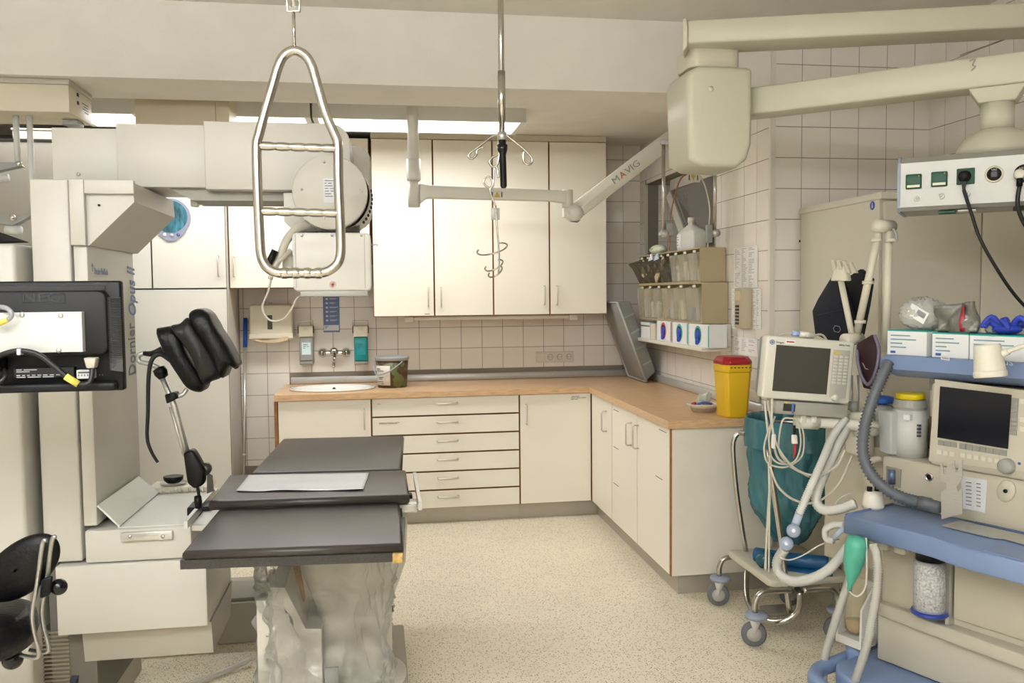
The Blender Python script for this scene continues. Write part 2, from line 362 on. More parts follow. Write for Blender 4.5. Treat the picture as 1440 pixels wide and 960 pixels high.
def door(parent, x0, x1, z0, z1, Y, hx=None, hz=None, horiz=False, M=None, name='door', L=.125, E=None):
    b = B(); b.box(x0+G, x1-G, Y, Y+.004, z0+G, z1-G)
    b.mi = 1; b.box(x0+G*.55, x1-G*.55, Y+.004, Y+.019, z0+G*.55, z1-G*.55)
    d = b.build(name, [M or cream, E or woodE], parent)
    if hx is not None: handle(d, (hx, Y, hz), horiz, L)
    return d
ZB, ZT = .10, .824
X1, X2, X3, X4 = aY(387, 640, Yf).x, aY(523.5, 640, Yf).x, aY(731, 640, Yf).x, Xf
t = thing('base_cabinet', ((X1+X2)/2, Yf, 0), 'cream base cabinet with one door under the oval washbasin', 'cabinet', 'base cabinets under the worktop')
b = B(); carcass(b, X1, X2, Yf+.02, D-.006, ZB, ZT, top=False); b.box(X1, X1+.02, Yf+.001, Yf+.02, ZB, ZT); b.build('body', woodE, t)
B().box(X1+.01, X2, Yf+.05, Yf+.065, 0, ZB).build('plinth', greyP, t)
door(t, X1+.02, X2, ZB, ZT, Yf, aY(512.5, 589, Yf).x, aY(512.5, 589, Yf).z)
t = thing('drawer_cabinet', ((X2+X3)/2, Yf, 0), 'cream base cabinet with a stack of six wide drawers', 'cabinet', 'base cabinets under the worktop')
b = B(); carcass(b, X2+.001, X3, Yf+.02, D-.006, ZB, ZT); b.build('body', woodE, t)
B().box(X2+.001, X3, Yf+.05, Yf+.065, 0, ZB).build('plinth', greyP, t)
for k in range(6):
    z0 = ZB+(ZT-ZB)*k/6; d = door(t, X2, X3, z0, z0+(ZT-ZB)/6, Yf, aY(629, 600, Yf).x, z0+.078, True, name='drawer', L=.13)
    if k in (3, 4): marks(d, (aY(533, 590, Yf).x, Yf, z0+.085), [[.04, .05, .03], [.05, .06]][:k-2], h=.002, gap=.006)
    if k == 5: marks(d, (aY(531, 590, Yf).x, Yf, z0+.085), [[.02]], h=.002)
t = thing('corner_cabinet', ((X3+X4)/2, Yf, 0), 'cream base cabinet with single door in the inner corner', 'cabinet', 'base cabinets under the worktop')
b = B(); carcass(b, X3+.001, XR-.006, Yf+.021, D-.006, ZB, ZT); b.build('body', woodE, t)
b = B(); b.box(X3+.001, X4+.065, Yf+.05, Yf+.065, 0, ZB); b.box(X4+.05, X4+.065, Yf, Yf+.05, 0, ZB); b.build('plinth', greyP, t)
d = door(t, X3, X4, ZB, ZT, Yf, aY(740, 582, Yf).x, aY(740, 582, Yf).z, M=cream)
marks(d, (aY(803, 558, Yf).x, Yf, aY(803, 557, Yf).z), [[.0, .05], [.03, .03, .03], [.02, .02]], h=.003, gap=.01, M=mat('blue_ink', '5a6a88', .7))
# right-hand leg (doors face -X)
def doorX(parent, y0, y1, z0, z1, X, hy, hz):
    b = B(); b.box(X, X+.004, y0+G, y1-G, z0+G, z1-G); b.mi = 1; b.box(X+.004, X+.019, y0+G*.55, y1-G*.55, z0+G*.55, z1-G*.55)
    d = b.build('door', [cream, woodE], parent); handle(d, (X, hy, hz), axis='X'); return d
YA, YB = aX(860.5, 640, Xf).y, aX(896, 640, Xf).y
t = thing('base_cabinet', (Xf, (Yf+YA)/2, 0), 'narrow cream base cabinet with one door next to the corner', 'cabinet', 'base cabinets under the worktop')
b = B(); 
for y in (YA, Yf-.02): b.box(Xf+.02, XR-.006, y+.001, y+.019, ZB, ZT)
b.box(Xf+.02, XR-.006, YA+.019, Yf-.02, ZB, ZB+.018); b.box(Xf+.001, Xf+.02, Yf-.012, Yf-.001, ZB, ZT); b.build('body', woodE, t)
doorX(t, YA, Yf-.012, ZB, ZT, Xf, aX(853, 592, Xf).y, aX(853, 592, Xf).z)
B().box(Xf+.05, Xf+.065, YA+.001, Yf-.001, 0, ZB).build('plinth', greyP, t)
t = thing('base_cabinet', (Xf, (Ye+YA)/2, 0), 'cream base cabinet with two doors at the end of the worktop', 'cabinet', 'base cabinets under the worktop')
b = B()
for y in (Ye, YA-.019): b.box(Xf+.02, XR-.015, y+.001 if y != Ye else y+.02, y+.018 if y != Ye else y+.036, ZB, ZT)
b.box(Xf+.02, XR-.02, Ye+.036, YA-.018, ZB, ZB+.018); b.build('body', woodE, t)
d1 = doorX(t, YB, YA, ZB, ZT, Xf, aX(888, 610, Xf).y, aX(888, 610, Xf).z); d2 = doorX(t, Ye+.012, YB, ZB, ZT, Xf, aX(898, 614, Xf).y, aX(898, 614, Xf).z)
for px, py, d in ((863, 575, d1), (863, 627, d1), (863, 678, d1), (927, 603, d2), (922, 668, d2)):
    q = aX(px, py, Xf); marks(d, (Xf, q.y, q.z), [[.07, .03]], 'X', h=.003)
b = B(); b.box(Xf+.008, XR-.014, Ye, Ye+.019, ZB-.0, ZT); b.build('side_panel', mat('panel_offwhite', 'e2dccd', .4), t)
B().box(Xf, Xf+.008, Ye, Ye+.012, ZB, ZT).build('edge_strip', woodE, t)
b = B(); b.box(Xf+.05, Xf+.065, Ye+.03, YA, 0, ZB); b.box(Xf+.065, XR-.014, Ye+.03, Ye+.045, 0, ZB); b.build('plinth', greyP, t)
# worktop with basin cut-out
WT, WB = .862, .824
SK = aZ(468, 546.5, WT); srx, sry = .275, .20; SK.y = max(SK.y, Yf+.24); 
wt = thing('worktop', (.6, 5.7, WB), 'L-shaped beech worktop running along back and right walls', 'worktop')
bm = bmesh.new()
outer = [(-.641, Yf-.02), (Xf-.02, Yf-.02), (Xf-.02, Ye-.025), (XR-.014, Ye-.025), (XR-.014, D2-.0), (XR-.006, D2+.0), (XR-.006, D-.006), (-.641, D-.006)]
outer = [(-.641, Yf-.02), (Xf-.02, Yf-.02), (Xf-.02, Ye-.025), (XR-.014, Ye-.025), (XR-.014, D-.006), (-.641, D-.006)]
hole = [(SK.x+srx*.93*math.cos(2*math.pi*k/40), SK.y+sry*.93*math.sin(2*math.pi*k/40)) for k in range(40)]
es = []
for lp in (outer, hole):
    vs = [bm.verts.new((x, y, WB)) for x, y in lp]; es += [bm.edges.new((vs[i], vs[(i+1) % len(vs)])) for i in range(len(vs))]
bmesh.ops.triangle_fill(bm, use_beauty=True, use_dissolve=False, edges=es)
bmesh.ops.delete(bm, geom=[f for f in bm.faces if (Vector((f.calc_center_median().x-SK.x)/srx if 0 else ((f.calc_center_median().x-SK.x)/srx, (f.calc_center_median().y-SK.y)/sry, 0)).length < .85 and all(abs(((v.co.x-SK.x)/(srx*.93))**2+((v.co.y-SK.y)/(sry*.93))**2-1) < .01 for v in f.verts))], context='FACES')
r = bmesh.ops.extrude_face_region(bm, geom=bm.faces[:]); bmesh.ops.translate(bm, verts=[v for v in r['geom'] if isinstance(v, bmesh.types.BMVert)], vec=(0, 0, WT-WB))
b = B(); b.bm.free(); b.bm = bm; b.build('slab', beech, wt)
b = B(); b.box(-.60, XR-.03, D-.03, D-.006, WT, WT+.05, .006, 1); b.build('splash_strip', mat('splash_alu', 'c6c6c3', .35, .35), wt)
b = B(); b.box(XR-.035, XR-.014, D2+.02, D-.035, WT, WT+.05, .006, 1); b.build('splash_strip', mat('splash_alu', 'c6c6c3', .35, .35), wt)
porc = mat('porcelain', 'e9e7df', .12, coat=.5)
b = B(); prof = [(.93, -.001), (1.0, .001), (1.01, .006), (.99, .010), (.93, .008), (.88, -.01), (.80, -.07), (.6, -.12), (.25, -.135), (0, -.136)]
def ell(u, v):
    k = v*(len(prof)-1); i = min(int(k), len(prof)-2); f = k-i; r_ = prof[i][0]*(1-f)+prof[i+1][0]*f; z = prof[i][1]*(1-f)+prof[i+1][1]*f
    return Vector((SK.x+srx*r_*math.cos(2*math.pi*u), SK.y+sry*r_*math.sin(2*math.pi*u), WT+z+.001))
b.grid(ell, 48, len(prof), True); 
sink = b.build('washbasin', porc, None, 'white oval washbasin set into the beech worktop', 'washbasin')
q = Vector((SK.x, SK.y+sry*.865, WT-.022)); B().cyl(q, q+Vector((0, .012, .004)), .012, n=16).build('overflow_hole', mat('dark_hole', '3a3834', .5, .5), sink)
# ------------------------------------------------------------------ wall cupboards
YU = D-.36; UZ0, UZ1 = 1.33, 2.503
ux = [aY(p_, 320, YU).x for p_ in (523, 609.5, 693, 772.5, 853.5)]
for k, lab in ((0, 'tall cream wall cupboard with two doors behind the infusion hanger'), (2, 'tall cream wall cupboard with two doors next to the window recess')):
    t = thing('wall_cupboard', ((ux[k]+ux[k+2])/2, YU, UZ0), lab, 'cupboard', 'tall wall cupboards over the worktop')
    b = B(); carcass(b, ux[k]+.001, ux[k+2]-.001, YU+.02, D-.005, UZ0, UZ1); b.build('body', woodE, t)
    h = [(602, 417.5), (620, 417.5), (765, 415), (783, 415)]
    for j in (0, 1): 
        q = aY(*h[k+j], YU); d = door(t, ux[k+j], ux[k+j+1], UZ0, UZ1, YU, q.x, q.z, M=cream)
        if k+j == 0: q = aY(597, 441, YU); marks(d, (q.x, YU, q.z), [[.035]])
    B().box(ux[k]+.001, ux[k+2]-.001, YU+.012, YU+.03, UZ1+.001, CB-.002).build('filler_strip', mat('filler', 'd8cfba', .6), t)
lx = [aY(p_, 345, YU).x for p_ in (321, 421, 521.5)]; LZ0 = aY(420, 405, YU).z
t = thing('wall_cupboard', (lx[1], YU, LZ0), 'short cream wall cupboard hidden behind the x-ray head', 'cupboard')
b = B(); carcass(b, lx[0]+.001, lx[2]-.003, YU+.02, D-.005, LZ0, UZ1); b.build('body', woodE, t)
q = aY(329, 375, YU); door(t, lx[0], lx[1], LZ0, UZ1, YU, q.x, q.z); d = door(t, lx[1], lx[2]-.003, LZ0, UZ1, YU, None); 
q = aY(397, 398, YU); marks(d, (lx[1]+.01, YU, q.z), [[.03], [.07]], h=.002, gap=.01)
# tall white cupboard on the left
YT = D-.43; tx1 = -.940; tx = [aY(p_, 360, YT).x for p_ in (60, 213)] + [tx1]
t = thing('tall_cupboard', ((tx[0]+tx1)/2, YT, 0), 'tall white storage cupboard with upper and lower doors on the left', 'cupboard')
b = B(); carcass(b, tx[0], tx1, YT+.02, D-.005, .08, 2.5); b.build('body', whiteL, t)
b = B(); b.box(tx[0], tx1-.004, YT+.05, YT+.065, 0, .08); b.build('plinth', greyP, t)
zs = aY(260, 406, YT).z; whiteE = mat('white_door_edge', '8f8a7e', .6); txl = aY(172, 600, YT).x
for a, c in ((0, 1), (1, 2)):
    q = aY(307.5, 374, YT); door(t, tx[a], tx[c], zs, 2.5, YT, q.x if a else None, q.z, M=whiteL, E=whiteE); door(t, (tx[0], txl)[a], (txl, tx1)[a], .08, zs, YT, None, M=whiteL, E=whiteE)
# round picture panel stuck on the door
YP = YT-.001
t0 = aY(240, 306, YP); rr = aY(268, 306, YP).x - t0.x
t = thing('round_picture', (t0.x, YP, t0.z-rr*1.2), 'round teal picture panel with grey rim and three buttons on cupboard door', 'picture')
out = [(t0.x+rr*math.cos(a), t0.z+rr*math.sin(a)) for a in [math.radians(k*10-20) for k in range(23)]] + [(t0.x-rr*.55, t0.z-rr*.95), (t0.x-rr*.2, t0.z-rr*1.22), (t0.x+rr*.2, t0.z-rr*1.22), (t0.x+rr*.62, t0.z-rr*.9)]
B().prism(out, XZ(YP-.012), (0, .011, 0)).build('rim', mat('slate_plastic', '8a8fa3', .4), t)
tm = mat('teal_feather', '2b6474', .3, var=.8, scale=45, stretch=(1, 1, .25))
B().prism([(t0.x+rr*.86*math.cos(k*math.pi/16), t0.z+rr*.05+rr*.84*math.sin(k*math.pi/16)) for k in range(32)], XZ(YP-.015), (0, .003, 0)).build('picture', tm, t)
for k, (dx, c_) in enumerate(((-.3, 'e8e8ee'), (.05, 'b9bcc6'), (.38, '5c6a9a'))):
    q = Vector((t0.x+rr*dx, YP-.012, t0.z-rr*.93+abs(dx)*rr*.12)); B().cyl(q, q-Vector((0, .004, 0)), rr*.09, n=14).build('button', mat('btn'+str(k), c_, .4), t)
# ------------------------------------------------------------------ under-cupboard lamp
x0, x1 = aY(568, 446, 5.95).x, aY(805, 444, 5.95).x
t = thing('under_cupboard_lamp', ((x0+x1)/2, 5.9, 1.29), 'slim white strip lamp under the wall cupboards', 'lamp')
B().box(x0, x1, 5.80, 5.87, UZ0-.028, UZ0-.001, .005).build('lamp_body', mat('white_plastic', 'dbd6c8', .4), t)
for x in (x0, x1-.06): B().box(x, x+.06, 5.785, 5.80, UZ0-.04, UZ0-.001, .003).build('end_cap', mat('white_plastic', 'dbd6c8', .4), t)
# ================================================================== BACK WALL AND WORKTOP THINGS
ivory = mat('ivory_plastic', 'e2dbc6', .35); white = mat('white_plastic', 'dbd6c8', .4); blackP = mat('black_plastic', '0b0b0d', .4, spec=.3); greyPl = mat('grey_plastic', '9a9b97', .45)
FWALL = D-.0045
# paper towel dispenser
yq = D-.12; x0, x1, z0, z1 = pb(350.5, 428, 411, 478, yq)
t = thing('towel_dispenser', ((x0+x1)/2, FWALL, z0), 'ivory paper towel dispenser with a sheet hanging out', 'dispenser')
B().prism(rrect(x0, x1, z0, z1, .02), XZ(yq), (0, D-.006-yq, 0), .012).build('body', ivory, t)
b = B(); b.hull([Vector((x, y, z)) for x, z in ((x0-.002, z0+.045), (x1+.002, z0+.045), (x0-.004, z0+.01), (x1+.004, z0+.01)) for y in (yq-.014, yq+.03)], .004); b.build('front_lip', ivory, t)
q0, q1, w0, w1 = pb(376, 443, 383, 463, yq); B().box(q0, q1, yq-.002, yq+.002, w0, w1).build('window_slot', mat('smoked_slot', '5a5648', .2), t)
kn = aY(380, 425, yq+.02); B().cyl((kn.x, yq+.02, z1-.004), (kn.x, yq+.02, z1+.014), .012).build('lock', steel, t)
pap = mat('recycled_paper', 'c6b190', .9, var=.1, scale=30)
b = B(); 
def sh(u, v): return Vector((x0+.03+(x1-x0-.06)*u, yq-.004+.008*math.sin(5*u)-.01*v, z0+.022-.045*v*(.55+.45*math.sin(math.pi*u))))
b.grid(sh, 16, 6); b.build('paper_sheet', pap, t, solid=.002)
# soap dispensers
def soap(px, label, body, lab, teal):
    yq = D-.085; x0, x1, z0, z1 = pb(px-10, 458, px+10, 510, yq); xm = (x0+x1)/2; h = z1-z0
    t = thing('soap_dispenser', (xm, FWALL, z0), label, 'dispenser', 'soap dispensers over the washbasin')
    B().box(x0, x1, yq+.03, D-.006, z0-.01, z1-.0, .004).build('back_plate', mat('alu_grey', 'a6a49c', .4, .6), t)
    bd = B().box(x0+.003, x1-.003, yq, yq+.032, z0+.012, z0+h*.70, .008).build('bottle', body, t)
    B().box(xm-.03, xm+.03, yq-.0015, yq+.001, z0+h*.22, z0+h*.55).build('bottle_label', lab, bd)
    marks(bd, (xm-.02, yq-.0016, z0+h*.5), [[.03], [.02, .012], [.012]], h=.004, gap=.012, M=mat('label_ink', '3b5560', .6))
    tp = B().box(x0-.001, x1+.001, yq-.012, yq+.032, z0+h*.705, z1, .006).build('pump_head', ivory, t)
    B().box(xm-.014, xm+.014, yq-.016, yq-.011, z1-.03, z1-.012, .002).build('push_pad', white, tp)
    for x in (x0-.003, x1+.003): B().box(x-.004, x+.004, yq-.004, yq+.02, z0+h*.80, z1-.004).build('hinge', blackP, t)
    B().tube([(x0-.003, yq+.005, z1-.01), (x0-.004, yq-.01, z1+.035), (x1+.004, yq-.01, z1+.035), (x1+.003, yq+.005, z1-.01)], .0028, 8).build('arm_lever', chrome, t)
    B().box(x0+.002, x1-.002, yq-.005, yq+.03, z0-.012, z0+.010, .004).build('drip_tray', mat('drip_grey', '8e8d80', .4), t)
soap(430.5, 'clear soap dispenser with pale blue label left of the tap', mat('clear_grey_bottle', 'aeb0a6', .2, trans=.25), mat('label_pale', 'cfe3e6', .5), 0)
soap(507.5, 'teal disinfectant dispenser right of the tap', mat('teal_bottle', '1d8c90', .25), mat('label_teal', '22969a', .5), 1)
# poster
x0, x1, z0, z1 = pb(454.5, 418.5, 477.5, 467, D-.006)
t = thing('wall_notice', ((x0+x1)/2, FWALL, z0), 'narrow blue hygiene notice on the tiles above the tap', 'notice')
B().box(x0, x1, D-.0065, D-.0045, z0, z1+.02).build('sheet', mat('notice_blue', '7184ae', .6), t)
B().box(x0+.003, x1-.006, D-.0072, D-.0066, z0+.012, z0+.05).build('white_band', mat('notice_white', 'dfe3e8', .6), t)
marks(t, (x0+.01, D-.0073, z0+.043), [[.022, .0], [.015]], h=.004, gap=.01)
b = B()
for k in range(6):
    zz = z1-.002-k*.03; b.box(x0+.018, x0+.034, D-.0072, D-.0066, zz-.012, zz)
    for j in (0, 1): b.box(x0+.045, x0+.045+(.055, .042, .06, .05, .048, .05)[k]*(1-.25*j), D-.0072, D-.0066, zz-.004-j*.006, zz-.001-j*.006)
b.build('print_lines', mat('notice_print', 'cfd6e4', .6), t)
# mixer tap
q = aY(470, 496, D-.05); yb = D-.006
t = thing('mixer_tap', (q.x, FWALL, q.z-.05), 'chrome wall-mounted mixer tap over the washbasin', 'tap')
for s_ in (-1, 1): B().lathe([(0, 0), (.034, 0), (.034, .2), (.024, .5), (.018, .6), (.018, 1), (0, 1)], (q.x+s_*.078, yb, q.z), (q.x+s_*.078, yb-.055, q.z), 24).build('wall_flange', chrome, t)
B().tube([(q.x-.078, yb-.045, q.z), (q.x-.04, yb-.05, q.z-.003), (q.x+.04, yb-.05, q.z-.003), (q.x+.078, yb-.045, q.z)], .019, 16).build('body', chrome, t)
B().sphere((q.x, yb-.055, q.z+.008), .032, 20).build('cartridge', chrome, t)
B().tube(smooth_path([(q.x, yb-.06, q.z+.01), (q.x+.004, yb-.10, q.z), (q.x+.007, yb-.14, q.z-.035)]), .012, 12, rf=lambda u: .014-.004*u).build('lever', chrome, t)
B().tube(smooth_path([(q.x, yb-.05, q.z-.01), (q.x, yb-.06, q.z-.045), (q.x, yb-.12, q.z-.065), (q.x, yb-.16, q.z-.088)]), .011, 12).build('spout', chrome, t)
# mop handle leaning in the corner by the tall cupboard
a = aY(345, 447, D-.05); c = Vector((aY(337, 662, D-.2).x, D-.2, .0)); c = Vector((-.905, 5.83, .012)); dv = a-c
t = thing('mop_handle', (c.x, c.y, 0), 'white broom handle with blue grip leaning beside the tall cupboard', 'broom')
B().cyl(c, c+dv*.85, .011, n=14).build('stick', mat('alu_stick', 'c9c7c0', .3, .7), t)
B().cyl(c+dv*.85, a, .014, n=14).build('grip', mat('blue_grip', '2454b4', .4), t)
B().cyl(c+dv*.30, c+dv*.31, .0125, n=14).build('collar', white, t)
# sockets
x0, x1, z0, z1 = pb(753.5, 494, 806.5, 509, D-.005)
t = thing('socket_strip', ((x0+x1)/2, FWALL, z0), 'white strip of one switch and three wall sockets above the worktop', 'socket')
B().box(x0, x1, D-.013, D-.0045, z0, z1, .003).build('frame', white, t)
w_ = (x1-x0)/4
B().box(x0+.008, x0+w_-.004, D-.017, D-.012, z0+.008, z1-.008, .002).build('switch', white, t)
for k in (1, 2, 3):
    cx = x0+w_*(k+.5); s_ = B().box(cx-w_/2+.004, cx+w_/2-.004, D-.016, D-.0125, z0+.008, z1-.008, .002).build('socket', white, t)
    B().lathe([(.021, 0), (.021, .5), (.019, 1)], (cx, D-.015, (z0+z1)/2), (cx, D-.019, (z0+z1)/2), 20).build('socket_ring', mat('ring_grey', '77746c', .5), s_)
    b = B()
    for s2 in (-1, 1): b.cyl((cx+s2*.009, D-.0165, (z0+z1)/2), (cx+s2*.009, D-.0172, (z0+z1)/2), .003, n=8)
    b.build('pin_hole', blackP, s_)
# bucket
q = aZ(552, 543.5, WT); q.z = WT+.0005; hB = .205; rb, rt_ = .096, .108
bl = mat('bucket_print', '5a4630', .45, var=.6, scale=28)
nt = bl.node_tree; bs = nt.nodes['Principled BSDF']; tcn = nt.nodes['Texture Coordinate']; pv = bs.inputs['Base Color'].links[0].from_socket
n_ = nt.nodes.new('ShaderNodeTexNoise'); n_.inputs['Scale'].default_value = 14; nt.links.new(tcn.outputs['Object'], n_.inputs[0])
g_ = nt.nodes.new('ShaderNodeMath'); g_.operation = 'GREATER_THAN'; g_.inputs[1].default_value = .53; nt.links.new(n_.outputs[0], g_.inputs[0])
mx = nt.nodes.new('ShaderNodeMix'); mx.data_type = 'RGBA'; nt.links.new(g_.outputs[0], mx.inputs[0]); nt.links.new(pv, mx.inputs[6]); mx.inputs[7].default_value = (*hexc('66744a'), 1); nt.links.new(mx.outputs[2], bs.inputs['Base Color'])
t = thing('bucket', q, 'round lidded plastic bucket with woodland print and white label', 'bucket')
B().lathe([(0, 0), (rb, 0), (rt_, 1), (0, 1)], q, q+Vector((0, 0, hB*.9)), 32).build('tub', bl, t)
B().lathe([(0, 0), (rt_+.004, 0), (rt_+.006, .3), (rt_+.009, .6), (rt_+.009, .9), (rt_-.004, 1), (rt_-.012, .7), (0, .7)], q+Vector((0, 0, hB*.87)), q+Vector((0, 0, hB)), 32).build('lid', mat('lid_grey', '9c9d9d', .4), t)
b = B(); b.grid(lambda u, v: q+Vector(((rb+.0025+.010*v)*math.sin(-1.35+1.2*u), -(rb+.0025+.010*v)*math.cos(-1.35+1.2*u), .018+.13*v)), 12, 4); lb = b.build('label_sheet', mat('bucket_label', 'd9d6cc', .5), t, solid=.0008)
b = B()
for (u, v, L) in ((.15, .85, .3), (.15, .75, .5), (.3, .42, .3), (.3, .34, .25), (.1, .2, .5), (.45, .1, .15)):
    b.grid(lambda a_, c_: q+Vector(((rb+.005+.010*v)*math.sin(-1.35+1.2*(u+L*a_)), -(rb+.005+.010*v)*math.cos(-1.35+1.2*(u+L*a_)), .018+.13*(v-.04*c_))), 6, 2)
b.build('label_print', mat('label_ink2', '6b6a62', .6), lb)
b = B(); b.tube(smooth_path([q+Vector((-rt_-.008, .0, hB*.86)), q+Vector((-rt_*1.0, -.055, hB*.45)), q+Vector((-rt_*.3, -rt_*1.05, hB*.52)), q+Vector((rt_*.45, -rt_*.95, hB*.78)), q+Vector((rt_*.6, -rt_*.86, hB*.86))]), .0045, 8); b.build('bail_handle', mat('lid_grey', '9c9d9d', .4), t)
# leaning grey case in the corner
gc = mat('grey_case', '8f908b', .45); 
piv = Vector((1.80, 5.57, WT+.012)); ang = math.radians(-20.5); Mx = Matrix.Translation(piv) @ Matrix.Rotation(ang, 4, 'Y')
t = thing('grey_case', (piv.x, piv.y, WT), 'ribbed grey plastic case leaning in the worktop corner', 'case')
Lc, Tc, Wc = .575, .095, .40
b = B(Mx); b.hull([Vector(p_) for p_ in ((-.005, -.012, -.0), (-.005, Wc+.0, 0), (-.005, -.012, Lc), (-.005, Wc, Lc), (Tc, .03, .03), (Tc, Wc-.03, .03), (Tc, .03, Lc-.03), (Tc, Wc-.03, Lc-.03))], .012); b.build('shell', gc, t)
b = B(Mx); b.tube([Vector((-.004, -.014, .0)), Vector((-.004, -.014, Lc)), Vector((-.004, Wc, Lc)), Vector((-.004, Wc, 0))], .009, 10, closed=True); b.build('rim', mat('grey_rim', 'a3a49e', .4), t)
for k in range(1, 5):
    zz = Lc*k/5; b = B(Mx); b.hull([Vector(p_) for p_ in ((.01, -.014, zz-.006), (.01, -.014, zz+.006), (Tc-.004, .022, zz-.006), (Tc-.004, .022, zz+.006), (.01, .0, zz-.006), (.01, 0, zz+.006), (Tc-.004, .04, zz-.006), (Tc-.004, .04, zz+.006))]); b.build('rib', mat('grey_rim', 'a3a49e', .4), t)
# yellow sharps container
yel = mat('yellow_plastic', 'e0b626', .35, var=.015); red = mat('red_plastic', 'a3202a', .35)
x0, x1, y0, y1 = 1.668, 1.786, 3.91, 4.045
t = thing('sharps_container', ((x0+x1)/2, (y0+y1)/2, WT), 'yellow sharps container with red lid on the worktop end', 'container')
def sect(e, z, c=.018): return [Vector((x, y, z)) for x, y in ((x0-e+c, y0-e), (x1+e-c, y0-e), (x1+e, y0-e+c), (x1+e, y1+e-c), (x1+e-c, y1+e), (x0-e+c, y1+e), (x0-e, y1+e-c), (x0-e, y0-e+c))]
b = B(); b.hull(sect(0, WT+.0005)+sect(.012, WT+.222), .004); b.build('bin_body', yel, t)
b = B(); b.hull(sect(.016, WT+.2225, .024)+sect(.017, WT+.259, .024), .003); b.build('collar', yel, t)
b = B(); b.hull(sect(.018, WT+.2595, .03)+sect(.018, WT+.275, .03)+sect(.006, WT+.296, .035), .003); b.build('lid', red, t)
b = B(); 
for k in range(6): b.box(x0+.012+k*.019, x0+.022+k*.019, y0-.0185, y0-.0155, WT+.243, WT+.249)
b.build('lid_catch', mat('catch_brown', '6f5a18', .6), t)
# kidney dish with syringes
q = aZ(991, 581, WT); q.z = WT+.0005; q.y += .06; q.x += .02
t = thing('kidney_dish', q, 'white cardboard kidney dish holding syringes and wrappers', 'dish')
b = B(); b.lathe([(0, .03), (.052, .03), (.058, 0), (.085, 1), (.092, 1), (.080, .75), (.058, .12), (0, .12)], q, q+Vector((0, 0, .042)), 28, ex=.7); b.build('tray', mat('pulp', 'd6d0c2', .8), t)
def loose(name, cyl, M, label, cat): return B().cyl(cyl[0], cyl[1], cyl[2], n=12).build(name, M, None, label, cat)
o_ = thing('syringe', q+Vector((-.05, .0, .045)), 'syringe with red cap lying in the kidney dish', 'syringe')
B().cyl(q+Vector((-.055, -.02, .046)), q+Vector((.03, .02, .055)), .008, n=12).build('barrel', mat('syringe_clear', 'd6dcdc', .2, trans=.3), o_)
B().cyl(q+Vector((-.072, -.028, .044)), q+Vector((-.056, -.0205, .0458)), .009, n=12).build('cap', mat('cap_red', 'b23038', .4), o_)
b = B(); b.grid(lambda u, v: q+Vector((-.03+.07*u, .01-.02*v+.006*math.sin(9*u), .047+.05*v+.008*math.sin(7*u+3*v))), 8, 6); b.build('swab_packet', mat('packet_white', 'd9dfd8', .5), None, 'crumpled pale swab packet standing in the kidney dish', 'packet', solid=.002)
b = B(); b.box(q.x-.01, q.x+.05, q.y-.012, q.y+.0, q.z+.03, q.z+.044, .004); b.build('vial_box', mat('box_beige', 'd8cbb0', .6), None, 'small beige carton lying in the kidney dish', 'carton')
b = B(); b.tube(smooth_path([q+Vector((-.05, -.03, .043)), q+Vector((-.01, -.035, .05)), q+Vector((.03, -.03, .043))]), .006, 8); b.build('blue_cap_needle', mat('needle_blue', '4b5fa8', .4), None, 'blue needle cover on the rim of the kidney dish', 'needle')
# ================================================================== RIGHT WALL: BIN CABINETS, SHELF, PAPERS
XD, YD0, YD1 = 1.764, 4.475, 5.62
tan = mat('tan_cabinet', 'b3a482', .45, var=.02); clear = mat('clear_bin', 'd8d2bc', .08, alpha=.22); smoked = mat('smoked_bin', '6f6858', .12, alpha=.5)
def bins(name, z0, z1, xf, n, label, openn, yn, weights):
    t = thing(name, (xf, yn, z0), label, 'storage bins', 'tilt bin cabinets on the right wall')
    b = B(); e = .006
    b.box(xf, XR-.006, yn, yn+e, z0, z1); b.box(xf, XR-.006, YD1-e, YD1, z0, z1); b.box(xf, XR-.006, yn+e, YD1-e, z1-e, z1); b.box(xf, XR-.006, yn+e, YD1-e, z0, z0+e); b.box(XR-.012, XR-.006, yn+e, YD1-e, z0+e, z1-e)
    b.build('housing', tan, t)
    tot = sum(weights); y = YD1-e
    for k in range(n):
        wd = (YD1-yn-2*e)*weights[k]/tot; ya, yb = y-wd+.004, y-.002; y -= wd
        op = k < openn; tl = -.05 if op else -.012
        b = B(); h = z1-z0
        prof_ = [(xf+.001, z0+.008), (xf+.02, z0+.008), (xf+.02, z1-.02), (xf+tl*1.6, z1-.055 if op else z1-.03), (xf+tl, z0+h*.55)]
        for yy in (ya, yb-.003):
            b.prism(prof_, YZ(0) if 0 else (lambda a_, c_, yy=yy: Vector((a_, yy, c_))), (0, .003, 0))
        for (pa, pb_) in zip([prof_[0]]+[prof_[4]], [prof_[4]]+[prof_[3]]):
            b.hull([Vector((p_[0]+dx, yy, p_[1])) for p_ in (pa, pb_) for dx in (0, .003) for yy in (ya+.003, yb-.003)])
        bn = b.build('tilt_bin', smoked if op else clear, t)
        b = B(); b.box(xf-.003, xf-.001, (ya+yb)/2-.022, (ya+yb)/2+.022, z1-.026, z1-.012); b.build('bin_label', white, bn)
        # contents standing inside
        for j in range(random.choice((2, 3))):
            hh = h*random.uniform(.25, .62); cy = ya+.02+(wd-.05)*random.random(); M = random.choice((mat('content_white', 'd9d5c8', .7), mat('content_cream', 'cfc3a4', .7), mat('content_blue', '93a4b8', .6), mat('content_grey', 'a9aaa4', .6)))
            a_ = random.uniform(-.25, .25); cx = xf+.035+.03*j
            o_ = B(Matrix.Translation((cx, cy, z0+.008)) @ Matrix.Rotation(a_, 4, 'X')).box(-.012, .012, -.02, .03, 0.006, hh, .003).build('packed_item', M, bn)
    return t
